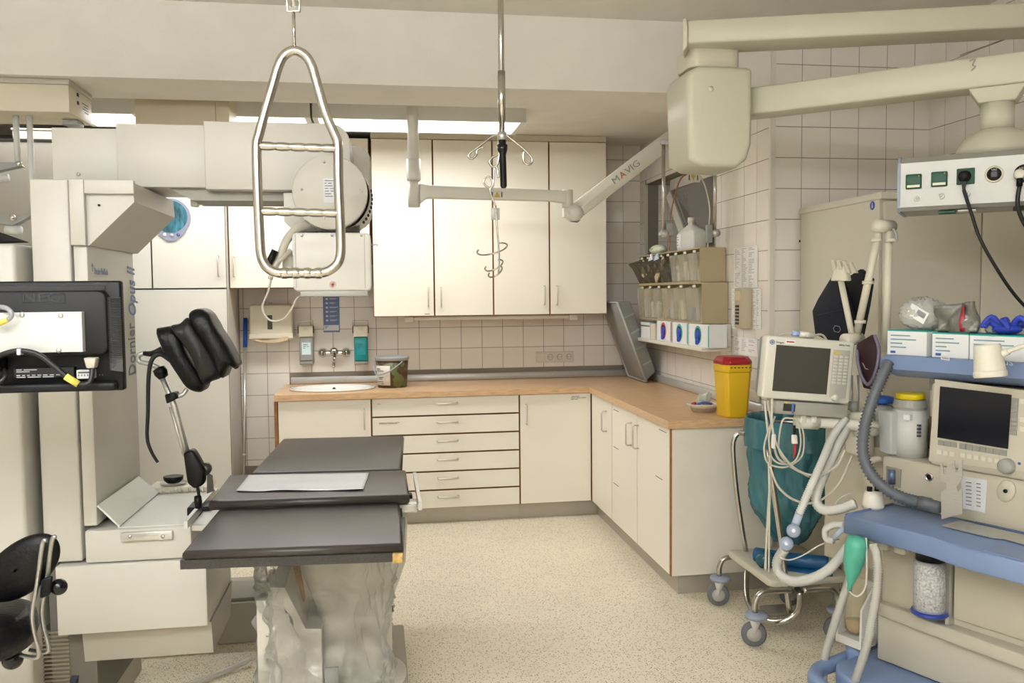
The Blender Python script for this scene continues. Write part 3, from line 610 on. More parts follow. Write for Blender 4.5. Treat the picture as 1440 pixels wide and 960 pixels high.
bins('bin_cabinet', 1.300, 1.528, XD, 6, 'tan bin cabinet with six clear compartments, lower of two', 0, YD0, (1, 1.05, 1.1, 1.25, 1.3, 1.3))
bins('bin_cabinet', 1.530, 1.722, XD+.002, 8, 'tan bin cabinet with eight compartments under the white bottle', 5, YD0+.035, (.8, .8, .8, .8, .8, .9, .95, .9))
# folded papers sticking out of the upper bins
for k, (px, py, w_, h_, a_, c_) in enumerate(((905, 378, .06, .10, .5, 'd8cba8'), (913, 372, .05, .16, .9, 'dfe3e6'), (921, 370, .05, .15, 1.0, 'c7d2e4'), (928, 379, .05, .2, .9, 'b7ab8a'))):
    q = aX(px, py, XD-.02); b = B(Matrix.Translation(q) @ Matrix.Rotation(a_, 4, 'X')); b.box(-.006, .006, -w_/2, w_/2, -h_/2, h_/2, .003)
    b.build('packet', mat('packet%d' % k, c_, .5), None, ('cream', 'white', 'pale blue', 'long tan')[k]+' sterile packet sticking out of the upper bin cabinet', 'packet', 'packets jammed in the upper bins')
# white shelf with boxes
shz = 1.150
t = thing('wall_shelf', (XD, YD0, shz), 'white wall shelf holding glove boxes below the bin cabinets', 'shelf')
b = B(); b.box(XD-.02, XR-.006, YD0-.05, YD1, shz, shz+.022, .003); b.build('board', white, t)
B().box(XD+.06, XR-.006, YD0-.045, YD0-.028, shz+.0225, 1.298).build('end_board', white, t)
B().box(XR-.02, XR-.006, YD0-.027, YD1, shz+.0225, 1.298).build('back_board', white, t)
gb = mat('carton_white', 'e3e5e4', .5); teal = mat('teal_print', '2aa39b', .5); blueG = mat('blue_nitrile', '3347b8', .45)
def yy_(px): return aX(px, 470, XD).y
def carton(pa, pc, h, label, kind, col=None):
    y1, y0 = yy_(pa)-.004, yy_(pc)+.003; zc = shz+.0225; x_ = XD+.003
    t = thing('carton', (x_, (y0+y1)/2, zc), label, 'box', 'boxes on the white wall shelf')
    B().box(x_, x_+.10, y0, y1, zc, zc+h).build('box', mat(col[0], col[1], .5) if col else gb, t)
    if kind:
        b = B(); b.box(x_-.0012, x_-.0004, y0+.002, y0+.016, zc+.004, zc+h-.004); b.build('edge_print', teal if kind != 'red' else mat('pink_print', 'c8485e', .5), t)
        c = Vector((x_-.001, (y0+y1)/2+.012, zc+h*.52)); r = min((y1-y0)*.3, h*.36)
        b = B(); b.lathe([(r*.85, 0), (r*1.12, 0), (r*1.12, 1), (r*.85, 1)], c, c-Vector((.0012, 0, 0)), 22); b.build('opening_ring', teal if kind != 'red' else mat('pink_print', 'c8485e', .5), t)
        b = B(); random.seed(len(label)); b.cyl(c+Vector((-.0004, 0, 0)), c-Vector((.002, 0, 0)), r*.85, n=20); b.build('glove_opening', mat('opening_dark', '1c2146', .6), t)
        b = B(); b.sphere(c+Vector((-.002, .0, 0)), r*.7, 14, (.25, 1, .8)); 
        for k in range(4): b.sphere(c+Vector((-.006, -.02+.011*k, -r*.75-.006*(k % 2))), .012, 10, (.45, .55, 1.5))
        b.build('glove_picture', blueG, t)
    return t
carton(900.5, 913.5, .105, 'plain white box with green stripe at the far end of the shelf', None)
carton(914, 921, .10, 'cream coloured box squeezed between white boxes on the shelf', None, ('carton_cream', 'd9d2bd'))
carton(923, 944, .125, 'glove box with pink edge printing on the white shelf', 'red')
carton(945, 967, .125, 'glove box with teal printing, middle of the three on the shelf', 'teal')
carton(968, 997, .125, 'largest glove box with dark opening at the near end of the shelf', 'dark')
q0 = yy_(905); b = B(); b.box(XD+.001, XD+.0025, yy_(913), yy_(901), shz+.10, shz+.108); b.build('green_stripe', mat('stripe_green', '47705a', .5), bpy.data.objects['carton'])
# bottle and wipes on top of the bins
q = aX(972, 345, XD+.07); z0 = 1.7225; c = Vector((XD+.07, q.y, z0))
t = thing('bottle', c, 'white plastic canister bottle standing on the upper bin cabinet', 'bottle')
hb = aX(972, 313, XD+.07).z; wb = abs(aX(957, 340, XD+.07).y-aX(985, 340, XD+.07).y)*.42
b = B(); b.hull([Vector((c.x+a_*.04, c.y+e_*wb, z0)) for a_ in (-1, 1) for e_ in (-1, 1)]+[Vector((c.x+a_*.04, c.y+e_*wb, z0+.105)) for a_ in (-1, 1) for e_ in (-1, 1)]+[Vector((c.x+a_*.018, c.y+e_*.02, z0+.15)) for a_ in (-1, 1) for e_ in (-1, 1)], .01); b.build('canister', mat('hdpe_white', 'd9d8d2', .4, trans=.1), t)
B().lathe([(.019, 0), (.017, .3), (.021, .3), (.021, 1), (0, 1)], c+Vector((0, 0, .148)), c+Vector((0, 0, .19)), 18).build('cap', white, t)
B().box(c.x-.042, c.x-.0405, c.y+wb*.45, c.y+wb*.95, z0+.02, z0+.095).build('bottle_label', gb, t)
marks(t, (c.x-.0421, c.y+wb*.9, z0+.085), [[.02], [.025], [.015], [.02]], 'X', h=.004, gap=.016)
q = aX(926, 349, XD+.06); z0 = 1.7225
t = thing('wipes_packet', (XD+.06, q.y, z0), 'soft packet of wipes with green print lying on the bin cabinet', 'packet')
b = B(); b.sphere((XD+.06, q.y, z0+.032), .09, 18, (.55, 1.15, .36)); b.build('pouch', mat('wipes_pouch', 'd6dbc6', .4), t)
b = B(); b.sphere((XD+.058, q.y+.01, z0+.0345), .0905, 18, (.55, 1.1, .2)); b.build('green_print', mat('wipes_green', '9db36a', .4), t)
# papers, intercom and outlet on the right wall
def paper(px0, py0, px1, py1, label, seed):
    a_, c_ = aX(px0, py0, XR-.006), aX(px1, py1, XR-.006); rnd = random.Random(seed)
    y1, y0, z1, z0 = a_.y, c_.y, max(a_.z, c_.z), min(a_.z, c_.z); x_ = XR-.0052
    t = thing('paper_notice', (x_, (y0+y1)/2, z0), label, 'notice', 'printed lists on the right wall')
    B().box(x_, x_+.0008, y0, y1, z0, z1).build('sheet', mat('paper_white', 'f0efec', .7), t)
    b = B(); n = int((z1-z0)/.0085)
    for k in range(1, n):
        zz = z1-k*.0085; yv = y1-.012
        for c3 in range(3):
            L = rnd.uniform(.2, .8)*(y1-y0-.03)/3
            if rnd.random() < .85: b.box(x_-.0008, x_-.0001, yv-L, yv, zz-.0022, zz)
            yv -= (y1-y0-.03)/3
    b.build('print_lines', mat('print_light', '94949a', .7), t)
paper(1032, 349, 1065, 404, 'printed list taped to right wall, uppermost sheet', 1)
paper(1053, 406, 1070, 463, 'printed list hanging right of the beige wall intercom', 2)
paper(1029, 406, 1035, 462, 'narrow strip of list left of the beige wall intercom', 4)
paper(1032, 473, 1065, 502, 'printed list on the right wall above the yellow container', 3)
a_, c_ = aX(1034, 406, XR-.03), aX(1052, 462, XR-.03)
t = thing('wall_intercom', (XR-.006, a_.y, c_.z), 'beige wall intercom with dark call buttons between paper lists', 'intercom')
y1, y0, z1, z0 = a_.y, c_.y, a_.z, c_.z
B().box(XR-.035, XR-.006, y0, y1, z0, z1, .004).build('casing', mat('intercom_beige', 'bfb49a', .5), t)
for k in range(6): B().box(XR-.038, XR-.0345, y1-.06, y1-.015, z0+.018+k*.018, z0+.030+k*.018, .001).build('call_button', mat('button_dark', '3f3a34', .5), t)
B().box(XR-.0365, XR-.0345, y1-.075, y1-.01, z1-.06, z1-.012).build('name_plate', mat('plate_cream', 'd9c9a0', .5), t)
a_, c_ = aX(1055, 531, XR-.01), aX(1068, 566, XR-.01)
t = thing('wall_outlet', (XR-.006, a_.y, c_.z), 'double white wall outlet behind the sharps container', 'socket')
B().box(XR-.016, XR-.006, c_.y, a_.y, c_.z, a_.z, .003).build('frame', white, t)
for k in (0, 1): zc = c_.z+(a_.z-c_.z)*(.27+.46*k); B().box(XR-.019, XR-.0155, c_.y+.012, a_.y-.012, zc-.022, zc+.022, .002).build('socket', mat('socket_beige', 'cfc8b6', .5), t)
# ================================================================== LITHOTRIPTER (left)
lac = mat('lacquer_white', 'c0bdb3', .38, var=.012, scale=1.2); lacd = mat('lacquer_grey', 'a8a294', .42, var=.015); black_leather = mat('black_leather', '08080a', .4, spec=.3, bump=.15, bscale=90)
grooveM = mat('groove', '6b675e', .6)
YC = 2.93
lt = thing('lithotripter', (-1.0, 3.2, 0), 'large white lithotripter with tall column and folded x-ray arm on the left', 'medical machine')
def cx(px, py, Y=YC): return aY(px, py, Y).x
zt = aY(70, 252, YC).z
xa, xb = cx(42, 253), cx(97, 253); xc_, xd, xe = cx(101, 255), cx(122, 300), cx(192, 450)
B().box(xa, xb, YC-.01, YC+.5, .62, zt, .006).build('column_panel', lac, lt)
B().box(xa-.004, xb+.02, YC+.03, YC+.48, .1, zt-.02).build('column_core', grooveM, lt)
# main column: narrow front strip and a deep right side that carries the lettering
YE = 3.44
b = B(); b.box(xc_, xd, YC-.01, YE, .735, zt-.03, .003); col = b.build('column_body', lac, lt)
# projecting head block with slanted underside and raised frame
hd = [aY(*p_, YC-.01) for p_ in ((101, 255), (186, 256), (189, 284), (126, 345), (101, 345))]
b = B(); b.prism([(p.x, p.z) for p in hd], XZ(YC-.012), (0, .56, 0)); b.build('head_block', lac, lt)
fz = aY(119, 272, YC-.03).z
b = B(); b.box(xc_, cx(119, 300, YC-.03), YC-.032, YC-.0125, hd[3].z-.0, zt-.004, .002); b.build('frame_side', lac, lt)
b = B(); b.box(cx(119, 300, YC-.03)+.001, cx(188, 262, YC-.03), YC-.032, YC-.0125, fz, zt-.004, .002); b.build('frame_top', lac, lt)
q = aY(139.5, 288.5, YC-.0125); B().cyl((q.x, YC-.0125, q.z), (q.x, YC-.016, q.z), .004, n=10).build('screw', mat('screw_dark', '3a3936', .4, .6), lt)
tgrey = mat('print_grey_blue', '8d98ab', .5); tdark = mat('print_dark', '6f7480', .5); tblue = mat('print_blue', '6d86b5', .5)
fd = Vector((0, 1, 0)); nrm_ = Vector((1, 0, 0))
def on_face(px, py): return aX(px, py, xd)+nrm_*.001
def fmat(p, rot=0):
    R_ = Matrix((fd, Vector((0, 0, 1)), nrm_)).transposed().to_4x4(); return Matrix.Translation(p) @ R_ @ Matrix.Rotation(rot, 4, 'Z')
text('maker_print', 'Dornier MedTech', .032, tgrey, fmat(on_face(142, 382)), lt, sx=.60)
b = B(); q = on_face(129.5, 376); b.tube([q+Vector((0, 0, -.012)), q+Vector((0, 0, .012))], .0014, 6); b.tube([q-fd*.010+Vector((0, 0, .004)), q+Vector((0, 0, .013)), q+fd*.010+Vector((0, 0, .004))], .0014, 6); b.build('maker_emblem', tgrey, lt)
text('model_print', 'Dornier', .13, tdark, fmat(on_face(185.5, 491), math.pi/2), lt, sx=.46, bold=.0012)
text('model_print', 'Opus II', .13, tblue, fmat(on_face(185.5, 411), math.pi/2), lt, sx=.48, shear=.2, bold=.0012)
# side cabinet on the far left
b = B(); b.box(xa-.6, cx(46, 650)-.004, YC-.06, YC+.42, .0, aY(20, 344, YC).z, .012); b.build('side_cabinet', lac, lt)
# telescopic covers of the x-ray arm
def cover(name, x0, y0, x1, y1, Y, dep, rad=0):
    a0, a1, z0, z1 = pb(x0, y0, x1, y1, Y)
    if rad:
        n = 7; poly = [(a0, z0), (a1, z0), (a1, z1-rad)]+[(a1-rad+rad*math.cos(math.pi/2*k/n), z1-rad+rad*math.sin(math.pi/2*k/n)) for k in range(1, n+1)]+[(a0, z1)]
        return B().prism(poly, XZ(Y), (0, dep, 0), .004).build(name, lac, lt)
    return B().box(a0, a1, Y, Y+dep, z0, z1, .003).build(name, lac, lt)
c1 = cover('arm_cover', 73, 180, 172, 254, 3.16, .26); cover('arm_cover', 164, 174.5, 294, 263, 3.13, .32)
c3 = cover('arm_cover', 287.5, 172, 493, 267, 3.10, .38, .07)
b = B()
a0, a1, z0, z1 = pb(508, 195, 522, 300, 3.36); b.prism(rrect(a0-.3, a1, z0-.05, z1, .07), XZ(3.49), (0, .10, 0), .01); b.build('arm_end_cap', lac, lt)
a0, a1, z0, z1 = pb(245, 262, 398, 282, 3.16); b = B(); b.hull([Vector((x, y, z)) for x, z in ((a0-.03, z1), (a0+.06, z0), (a1+.2, z0), (a1+.2, z1)) for y in (3.16, 3.36)], 0); b.build('arm_rail', mat('alu_rail', '8f8b82', .5, .2, stretch=(1, 8, 20), scale=12), lt)
b = B(); q = aY(277, 286, 3.3); b.cyl(q, aY(305, 282, 3.3), .008); b.box(q.x-.02, q.x+.005, 3.28, 3.32, q.z-.012, q.z+.012, .003); b.build('rail_stop', white, lt)
s_ = aY(111, 245, 3.16); B().cyl((s_.x, 3.162, s_.z), (s_.x, 3.155, s_.z), .006, n=10).build('screw', steel, c1)
# c-arm drum with x-ray tube housing
q = aY(464, 270, 2.88); R0 = aY(517, 270, 2.88).x-q.x
b = B(); b.lathe([(0, 0), (R0-.004, 0), (R0, .02), (R0, .2), (R0-.002, .22)], (q.x, 2.88, q.z), (q.x, 3.10, q.z), 48); dr = b.build('drum_cover', lac, lt)
b = B(); b.lathe([(R0*.985, 0), (R0*1.0, .08), (R0*1.02, .1), (R0*1.02, .95), (0, 1)], (q.x+.008, 2.925, q.z-.006), (q.x+.012, 3.16, q.z-.012), 48); dm = b.build('drum', lac, lt)
b = B()
for k in range(9):
    for j in (0, 1):
        a_ = math.radians(-40+k*6.5); c_ = Vector((q.x+.009+(R0*1.022)*math.cos(a_), 2.975+.04*j, q.z-.008+(R0*1.022)*math.sin(a_))); b.sphere(c_, .006, 8, (1, 1.8, .7))
b.build('vent_holes', mat('vent_dark', '2a2926', .8), dm)
for px, py in ((456, 227.5), (424, 266), (508, 268), (456, 307)):
    s_ = aY(px, py, 2.88); B().cyl((s_.x, 2.8805, s_.z), (s_.x, 2.877, s_.z), .0045, n=10).build('screw', steel, dr)
a0, a1, z0, z1 = pb(455, 251, 472, 285, 2.88); rp = B().box(a0, a1, 2.878, 2.8795, z0, z1).build('rating_plate', mat('plate_paper', 'd3d6da', .5), dr)
marks(rp, (a0+.004, 2.878, z1-.006), [[.03], [.006, .012], [.025], [.012, .015], [.014, .01], [.02], [.026]], h=.002, gap=.0085)
a0, a1, z0, z1 = pb(399, 271, 424, 320, 2.98); b = B(); b.hull([Vector((x, y, z)) for x, z in ((a0, z1), (a1+.05, z1), (a0, z0+.02), (a0+.03, z0-.01), (a1+.12, z0-.012)) for y in (2.98, 3.2)], .003); b.build('drum_bracket', lac, lt)
# detector box
a0, a1, z0, z1 = pb(411.5, 327, 522, 409, 2.86)
B().cyl(((a0+a1)/2+.02, 2.98, z1-.005), ((a0+a1)/2+.02, 2.98, z1+.035), .07).build('swivel', mat('dark_swivel', '5c5a55', .4, .5), lt)
db = B().prism(rrect(a0, a1, z0, z1, .016), XZ(2.86), (0, .26, 0), .006).build('detector_box', mat('detector_grey', 'cfcdc5', .4), lt)
for px in (416, 513): q = aY(px, 370, 2.86); B().box(q.x-.001, q.x+.001, 2.8588, 2.861, z0+.008, z1-.004).build('panel_seam', mat('seam_grey', 'a5a29a', .5), db)
for px in (424, 467, 508): q = aY(px, 331, 2.86); B().cyl((q.x, 2.861, q.z), (q.x, 2.856, q.z), .0045, n=10).build('screw', steel, db)
g0, g1, w0, w1 = pb(422, 408, 517, 417, 2.87); B().box(g0, g1, 2.868, 3.05, w0, w1+.004, .003).build('bottom_plate', mat('grey_bar', 'a3a39d', .4, .3), db)
b = B(); b.box(a0-.038, a0+.002, 2.90, 2.98, aY(405, 380, 2.9).z, aY(405, 351, 2.9).z, .012, 3); b.build('side_bracket', lac, db)
b = B(); q = aY(523, 344, 2.9); b.tube([q-Vector((.01, 0, 0)), q+Vector((.018, 0, 0)), q+Vector((.018, 0, -.006))], .0025, 6); b.build('release_lever', steel, db)
q = aY(468, 400, 2.86); b = B()
for k in range(6):
    a_ = math.pi*k/6; d_ = Vector((math.cos(a_+.3), 0, math.sin(a_+.3)))*.0115; b.tube([Vector((q.x, 2.8592, q.z))-d_, Vector((q.x, 2.8592, q.z))+d_], .0007, 5)
b.build('red_star_sticker', mat('sticker_red', 'b2413e', .5), db)
# cables at the drum
b = B(); b.tube(smooth_path([aY(455, 316, 2.97), aY(425, 318, 2.92), aY(405, 335, 2.88), aY(394, 360, 2.87), aY(382, 384, 2.87)]), .015, 12, rf=lambda u: .017-.006*u); b.build('drum_cable', mat('cable_grey', 'b8b3a6', .5), lt)
b = B(); b.tube([aY(387, 352, 2.85), aY(376, 374, 2.85)], .011, 10); b.build('cable_clip', blackP, lt)
b = B(); b.tube(smooth_path([aY(383, 384, 2.87), aY(377, 410, 2.87), aY(369, 432, 2.86), aY(378, 449, 2.85), aY(395, 450, 2.85), aY(408, 438, 2.86), aY(417, 420, 2.88), aY(424, 416, 2.9)]), .0035, 8); b.build('thin_cable', mat('cable_grey', 'b8b3a6', .5), lt)
b = B(); b.tube(smooth_path([aY(408, 352, 2.88), aY(398, 362, 2.86), aY(387, 372, 2.86), aY(380, 392, 2.87)]), .008, 8); b.build('side_cable', mat('cable_grey', 'b8b3a6', .5), lt)
# couch tray beside the table
ZK = .72
fl, fr, rl, rr_ = aZ(113, 746, ZK), aZ(268, 742, ZK), aZ(222, 693, ZK), aZ(290, 690, ZK)
yk = 2.91
trM = mat('tray_white', 'd8d9d2', .3)
b = B(); b.box(xc_+.005, -.62, yk, 3.47, .615, ZK, .004); b.build('tray_block', lac, lt)
b = B(); b.box(xd+.06, -.63, yk+.02, 3.46, ZK+.0005, ZK+.004); b.build('tray_top', trM, lt)
q1, q2 = aX(136, 712, xd+.003), aX(194, 671, xd+.003); r1_, r2_ = aZ(167, 741, ZK+.005), aZ(222, 694, ZK+.005)
b = B(); b.hull([v+Vector((k*.7, 0, k)) for v in (q1, q2, r1_, r2_) for k in (0, .005)]); b.build('slanted_plate', trM, lt)
a0, a1, z0, z1 = pb(172, 746, 244, 758, yk); mp_ = B().box(a0, a1, yk-.016, yk-.0005, z0, z1, .002).build('rail_plate', steel, lt)
for px in (185, 231): q = aY(px, 752, yk); B().cyl((q.x, yk-.0165, q.z), (q.x, yk-.020, q.z), .006, n=12).build('bolt', chrome, mp_)
# lower cover, underside and foot
a0, a1, z0, z1 = pb(79, 795, 291, 882, yk-.01)
B().box(a0, a1, yk-.01, 3.36, .385, .611, .004).build('lower_cover', lac, lt)
q = aY(313, 845, 3.1); 
b = B(); b.hull([Vector((a0+.06, 2.94, .384)), Vector((a1+.004, 2.94, .384)), Vector((a0+.06, 2.96, .27)), Vector((a1+.004, 2.96, .27)), Vector((a0+.06, 3.4, .384)), Vector((a1+.004, 3.36, .384)), Vector((a0+.06, 3.4, .27)), Vector((a1+.004, 3.3, .27))]); b.build('under_cover', lacd, lt)
f0, f1, z0, z1 = pb(112, 930, 140, 960, 3.0); B().box(f0, f1, 3.0, 3.5, 0, .27, .003).build('foot', lacd, lt)
v0, v1, z0, z1 = pb(62, 890, 99, 952, 2.96)
B().box(v0-.01, v1, 2.965, 3.4, .06, .384).build('vent_back', mat('vent_back', '4a463c', .7), lt)
for k in range(22): z = .09+k*.0135; B().box(v0-.008, v1-.002, 2.956, 2.9645, z, z+.006).build('vent_slat', mat('slat_tan', '8a816c', .5), lt)
b = B(); b.hull([aY(98, 955, 2.95), aY(118, 926, 3.0), aY(124, 926, 3.0), aY(108, 955, 2.95), aY(98, 975, 2.95), aY(118, 975, 3.0)]); b.build('foot_strip', mat('strip_navy', '2d3345', .5), lt)
b = B(); b.box(-1.05, -.46, 3.7, 4.05, 0, .175, .004); b.build('base_plate', lacd, lt)
b = B(); b.box(-.73, -.47, 3.72, 3.95, .1755, .19, .002); b.build('base_lid', mat('lid_mesh', '8f8a80', .6), lt)
# brush and small puck on the tray
q = aZ(256, 690, ZK+.004)
t = thing('massage_pad', q, 'white ribbed pad lying on the lithotripter tray', 'pad')
b = B(); b.box(q.x-.12, q.x+.11, q.y-.03, q.y+.10, q.z, q.z+.022, .006); b.build('pad', white, t)
for k in range(16): b = B(); x = q.x-.112+k*.0138; b.box(x, x+.006, q.y-.036, q.y-.0305, q.z+.001, q.z+.020, .002); b.build('rib', white, t)
q2 = aZ(247, 683, ZK+.03); q2 = Vector((q.x-.035, q.y+.02, ZK+.0265))
t = thing('black_cup', q2, 'small black bowl-shaped cap resting on the ribbed pad', 'cap')
B().lathe([(0, 0), (.03, .05), (.05, .35), (0.05, .4)], q2, q2+Vector((0, 0, .02)), 24).build('saucer', white, t)
B().lathe([(0, 0), (.025, .05), (.036, .5), (.037, 1), (.03, 1), (0, .9)], q2+Vector((0, 0, .007)), q2+Vector((0, 0, .033)), 24).build('cap_shell', blackP, t)
# ================================================================== OPERATING TABLE
pu = mat('table_cushion', '3b3633', .33, var=.06, scale=5, bump=.03, bscale=30); edgeB = mat('cushion_edge', '141416', .4)
carbon = mat('carbon_edge', '34322f', .4, var=.35, scale=160)
ot = thing('operating_table', (-.2, 3.1, 0), 'operating table with three black cushions and plastic-wrapped pedestal', 'operating table')
def cushion(corners, z1, th, name='cushion', M=pu, bev=.016):
    # corners px in order: back-left, back-right, front-right, front-left on the top plane
    P = [aZ(a_, c_, z1) for a_, c_ in corners]
    b = B(); b.prism([(p.x, p.y) for p in P], XY(z1-th), (0, 0, th), bev, 3); return b.build(name, M, ot)
cushion(((397, 616), (568, 611.5), (565, 659), (352, 664)), .80, .045)
cushion(((322, 667), (571, 660), (576, 695), (293, 705)), .812, .032, bev=.012)
cushion(((311, 711), (562, 705), (567, 764), (256, 775)), .785, .027, bev=.011)
P = [aZ(*a_, .757) for a_ in ((325, 712), (567, 706), (567, 777), (253, 788))]
P[0].y = P[1].y = 2.75
b = B(); b.prism([(p.x, p.y) for p in P], XY(.732), (0, 0, .0255)); b.build('carbon_plate', carbon, ot)
q = aZ(566, 778, .757); b = B(); b.box(q.x-.028, q.x+.002, q.y-.002, q.y+.05, .7305, .7578, .003); b.build('worn_corner', mat('bare_laminate', 'b2935a', .6, var=.3, scale=90), ot)
b = B(); b.box(-.50, .07, 2.80, 4.05, .715, .752); b.build('table_frame', mat('frame_dark', '3b3b3b', .4, .6), ot)
# side rails
def rail(p0, p1, name='side_rail'):
    d_ = (p1-p0); b = B(); n_ = Vector((-d_.y, d_.x, 0)).normalized()*.006
    b.hull([v+n_*s1+Vector((0, 0, .0125*s2)) for v in (p0, p1) for s1 in (-1, 1) for s2 in (-1, 1)]); return b.build(name, steel, ot)
r0 = aZ(261, 738, .765); r1 = aZ(300, 692, .765); rail(r0, r1); 
b = B(); b.hull([Vector((r0.x+.01, r0.y+.04, .735)), Vector((r0.x+.08, r0.y+.03, .735)), Vector((r0.x+.01, r0.y+.24, .735)), Vector((r0.x+.09, r0.y+.24, .735)), Vector((r0.x+.01, r0.y+.04, .752)), Vector((r0.x+.08, r0.y+.03, .752)), Vector((r0.x+.01, r0.y+.24, .752)), Vector((r0.x+.09, r0.y+.24, .752))]); b.build('rail_bracket', steel, ot)
r2 = aZ(591, 712, .765); r3 = aZ(583, 668, .765); rail(r2, r3)
b = B(); b.box(r2.x-.075, r2.x-.008, r2.y+.04, r2.y+.12, .735, .765, .003); b.build('rail_bracket', steel, ot)
b = B(); b.box(r2.x-.09, r2.x-.02, r2.y+.14, r2.y+.19, .745, .772, .006); b.build('rail_clamp', blackP, ot)
b = B(); q = aZ(284, 710, .76); b.hull([Vector((q.x+s1*.04, q.y+s2*.05, .745+s3*.02)) for s1 in (-1, 1) for s2 in (-1, 1) for s3 in (-.6, 1)], .006); b.build('rail_clamp', blackP, ot)
# pedestal
pedM = mat('pedestal_white', 'dcd8cc', .4)
pc = Vector((aY(498, 880, 3.05).x, 3.12, 0))
b = B(); b.lathe([(0, 0), (.185, 0), (.185, .13), (.135, .131), (.135, .48), (.135, .5), (.19, .72), (.2, 1), (0, 1)], pc+Vector((0, 0, .0)), pc+Vector((0, 0, .70)), 40); b.build('pedestal_column', pedM, ot)
a0, a1, z0, z1 = pb(362, 842, 452, 960, 2.96)
poly = [(a0, 0), (a1, 0), (a1, aY(450, 884, 2.96).z), (aY(430, 884, 2.96).x, aY(430, 884, 2.96).z), (aY(400, 826, 2.96).x, aY(400, 826, 2.96).z), (aY(380, 826, 2.96).x, aY(380, 826, 2.96).z), (aY(380, 842, 2.96).x, z1), (a0, z1)]
b = B(); b.prism(poly, XZ(2.96), (0, .34, 0)); pp = b.build('pedestal_cover', pedM, ot)
for py in (858, 893, 928): q = aY(376, py, 2.96); B().cyl((q.x, 2.961, q.z), (q.x, 2.956, q.z), .005, n=10).build('screw', steel, pp)
b = B(); b.box(a0-.05, pc.x+.19, 2.9, 3.6, 0, .075, .01); b.build('pedestal_base', lacd, ot)
a2, a3, z2, z3 = pb(457, 932, 476, 962, 2.93); B().box(a2, a3, 2.925, 2.935, .03, .2).build('grey_marker', greyPl, ot)
b = B(); b.box(pc.x-.17, pc.x+.16, 2.8, 3.6, .64, .714, .01); b.build('head_block', pedM, ot)
b = B(); b.hull([aY(410, 792, 2.9), aY(422, 795, 2.9), aY(430, 840, 2.95), aY(427, 848, 2.95), aY(424, 820, 2.93), aY(424, 820, 2.96)]); b.build('tape_strip', mat('brown_tape', '8a6a3a', .4), ot)
# plastic wrap around the pedestal
pw = bpy.data.materials.new('plastic_wrap'); pw.use_nodes = True; nt = pw.node_tree; nt.nodes.remove(nt.nodes['Principled BSDF']); outn = nt.nodes['Material Output']
tr = nt.nodes.new('ShaderNodeBsdfTransparent'); tr.inputs[0].default_value = (1, 1, 1, 1); gl = nt.nodes.new('ShaderNodeBsdfGlossy'); gl.inputs['Roughness'].default_value = .2; df = nt.nodes.new('ShaderNodeBsdfTranslucent'); df.inputs[0].default_value = (.95, .95, .93, 1)
fr_ = nt.nodes.new('ShaderNodeFresnel'); fr_.inputs[0].default_value = 1.5; m1 = nt.nodes.new('ShaderNodeMixShader'); m2 = nt.nodes.new('ShaderNodeMixShader')
n_ = nt.nodes.new('ShaderNodeTexNoise'); n_.inputs['Scale'].default_value = 7; n_.inputs['Detail'].default_value = 4; rg_ = nt.nodes.new('ShaderNodeMapRange'); rg_.inputs[1].default_value = .45; rg_.inputs[2].default_value = .75; rg_.inputs[3].default_value = .03; rg_.inputs[4].default_value = .22
tcn = nt.nodes.new('ShaderNodeTexCoord'); nt.links.new(tcn.outputs['Object'], n_.inputs[0]); nt.links.new(n_.outputs[0], rg_.inputs[0])
nt.links.new(rg_.outputs[0], m1.inputs[0]); nt.links.new(tr.outputs[0], m1.inputs[1]); d2_ = nt.nodes.new('ShaderNodeBsdfDiffuse'); d2_.inputs[0].default_value = (1, 1, .98, 1); m3 = nt.nodes.new('ShaderNodeMixShader'); nt.links.new(df.outputs[0], m3.inputs[1]); nt.links.new(d2_.outputs[0], m3.inputs[2]); nt.links.new(m3.outputs[0], m1.inputs[2]); nt.links.new(fr_.outputs[0], m2.inputs[0]); nt.links.new(m1.outputs[0], m2.inputs[1]); nt.links.new(gl.outputs[0], m2.inputs[2]); nt.links.new(m2.outputs[0], outn.inputs[0])
xl_, xr_ = aY(347, 880, 2.88).x, aY(560, 800, 2.85).x
def ridged(p, k): return (1-abs(noise.noise(p*k)))**3
def wrap(u, v):
    a_ = 2*math.pi*u; cxm = (xl_+xr_)/2; rx = (xr_-xl_)/2; z = .70*(1-v)+.02*v
    tw = 1-.10*math.sin(math.pi*v*.9)-.08*v*(math.cos(a_) > 0)
    q_ = Vector((math.cos(a_), math.sin(a_), v*1.3))
    wr = .045*(ridged(q_, 2.2)-.5)+.03*(ridged(q_+Vector((3, 1, 2)), 4.5)-.5)+.015*(ridged(q_+Vector((1, 7, 2)), 9)-.5)
    wr *= min(1, v*8+.15)
    ca, sa_ = math.cos(a_), math.sin(a_); sq = lambda c_: math.copysign(abs(c_)**.6, c_); return Vector((cxm+(rx*tw+wr)*sq(ca), 3.14+(.30*tw+wr)*sq(sa_), z))
b = B(); b.grid(wrap, 150, 60, True)
for f in b.bm.faces: f.smooth = False
b.build('plastic_cover', pw, None, 'crumpled clear plastic sheet wrapped around the table pedestal', 'plastic sheet', recalc=True)
b = B(); b.tube(smooth_path([aZ(255, 966, .01), aZ(300, 950, .012), aZ(340, 932, .02), aZ(352, 925, .03)]), .012, 10); b.build('floor_hose', mat('hose_clear', 'd6d2c6', .3, alpha=.75), None, 'pale plastic hose lying on the floor beside the pedestal', 'hose')
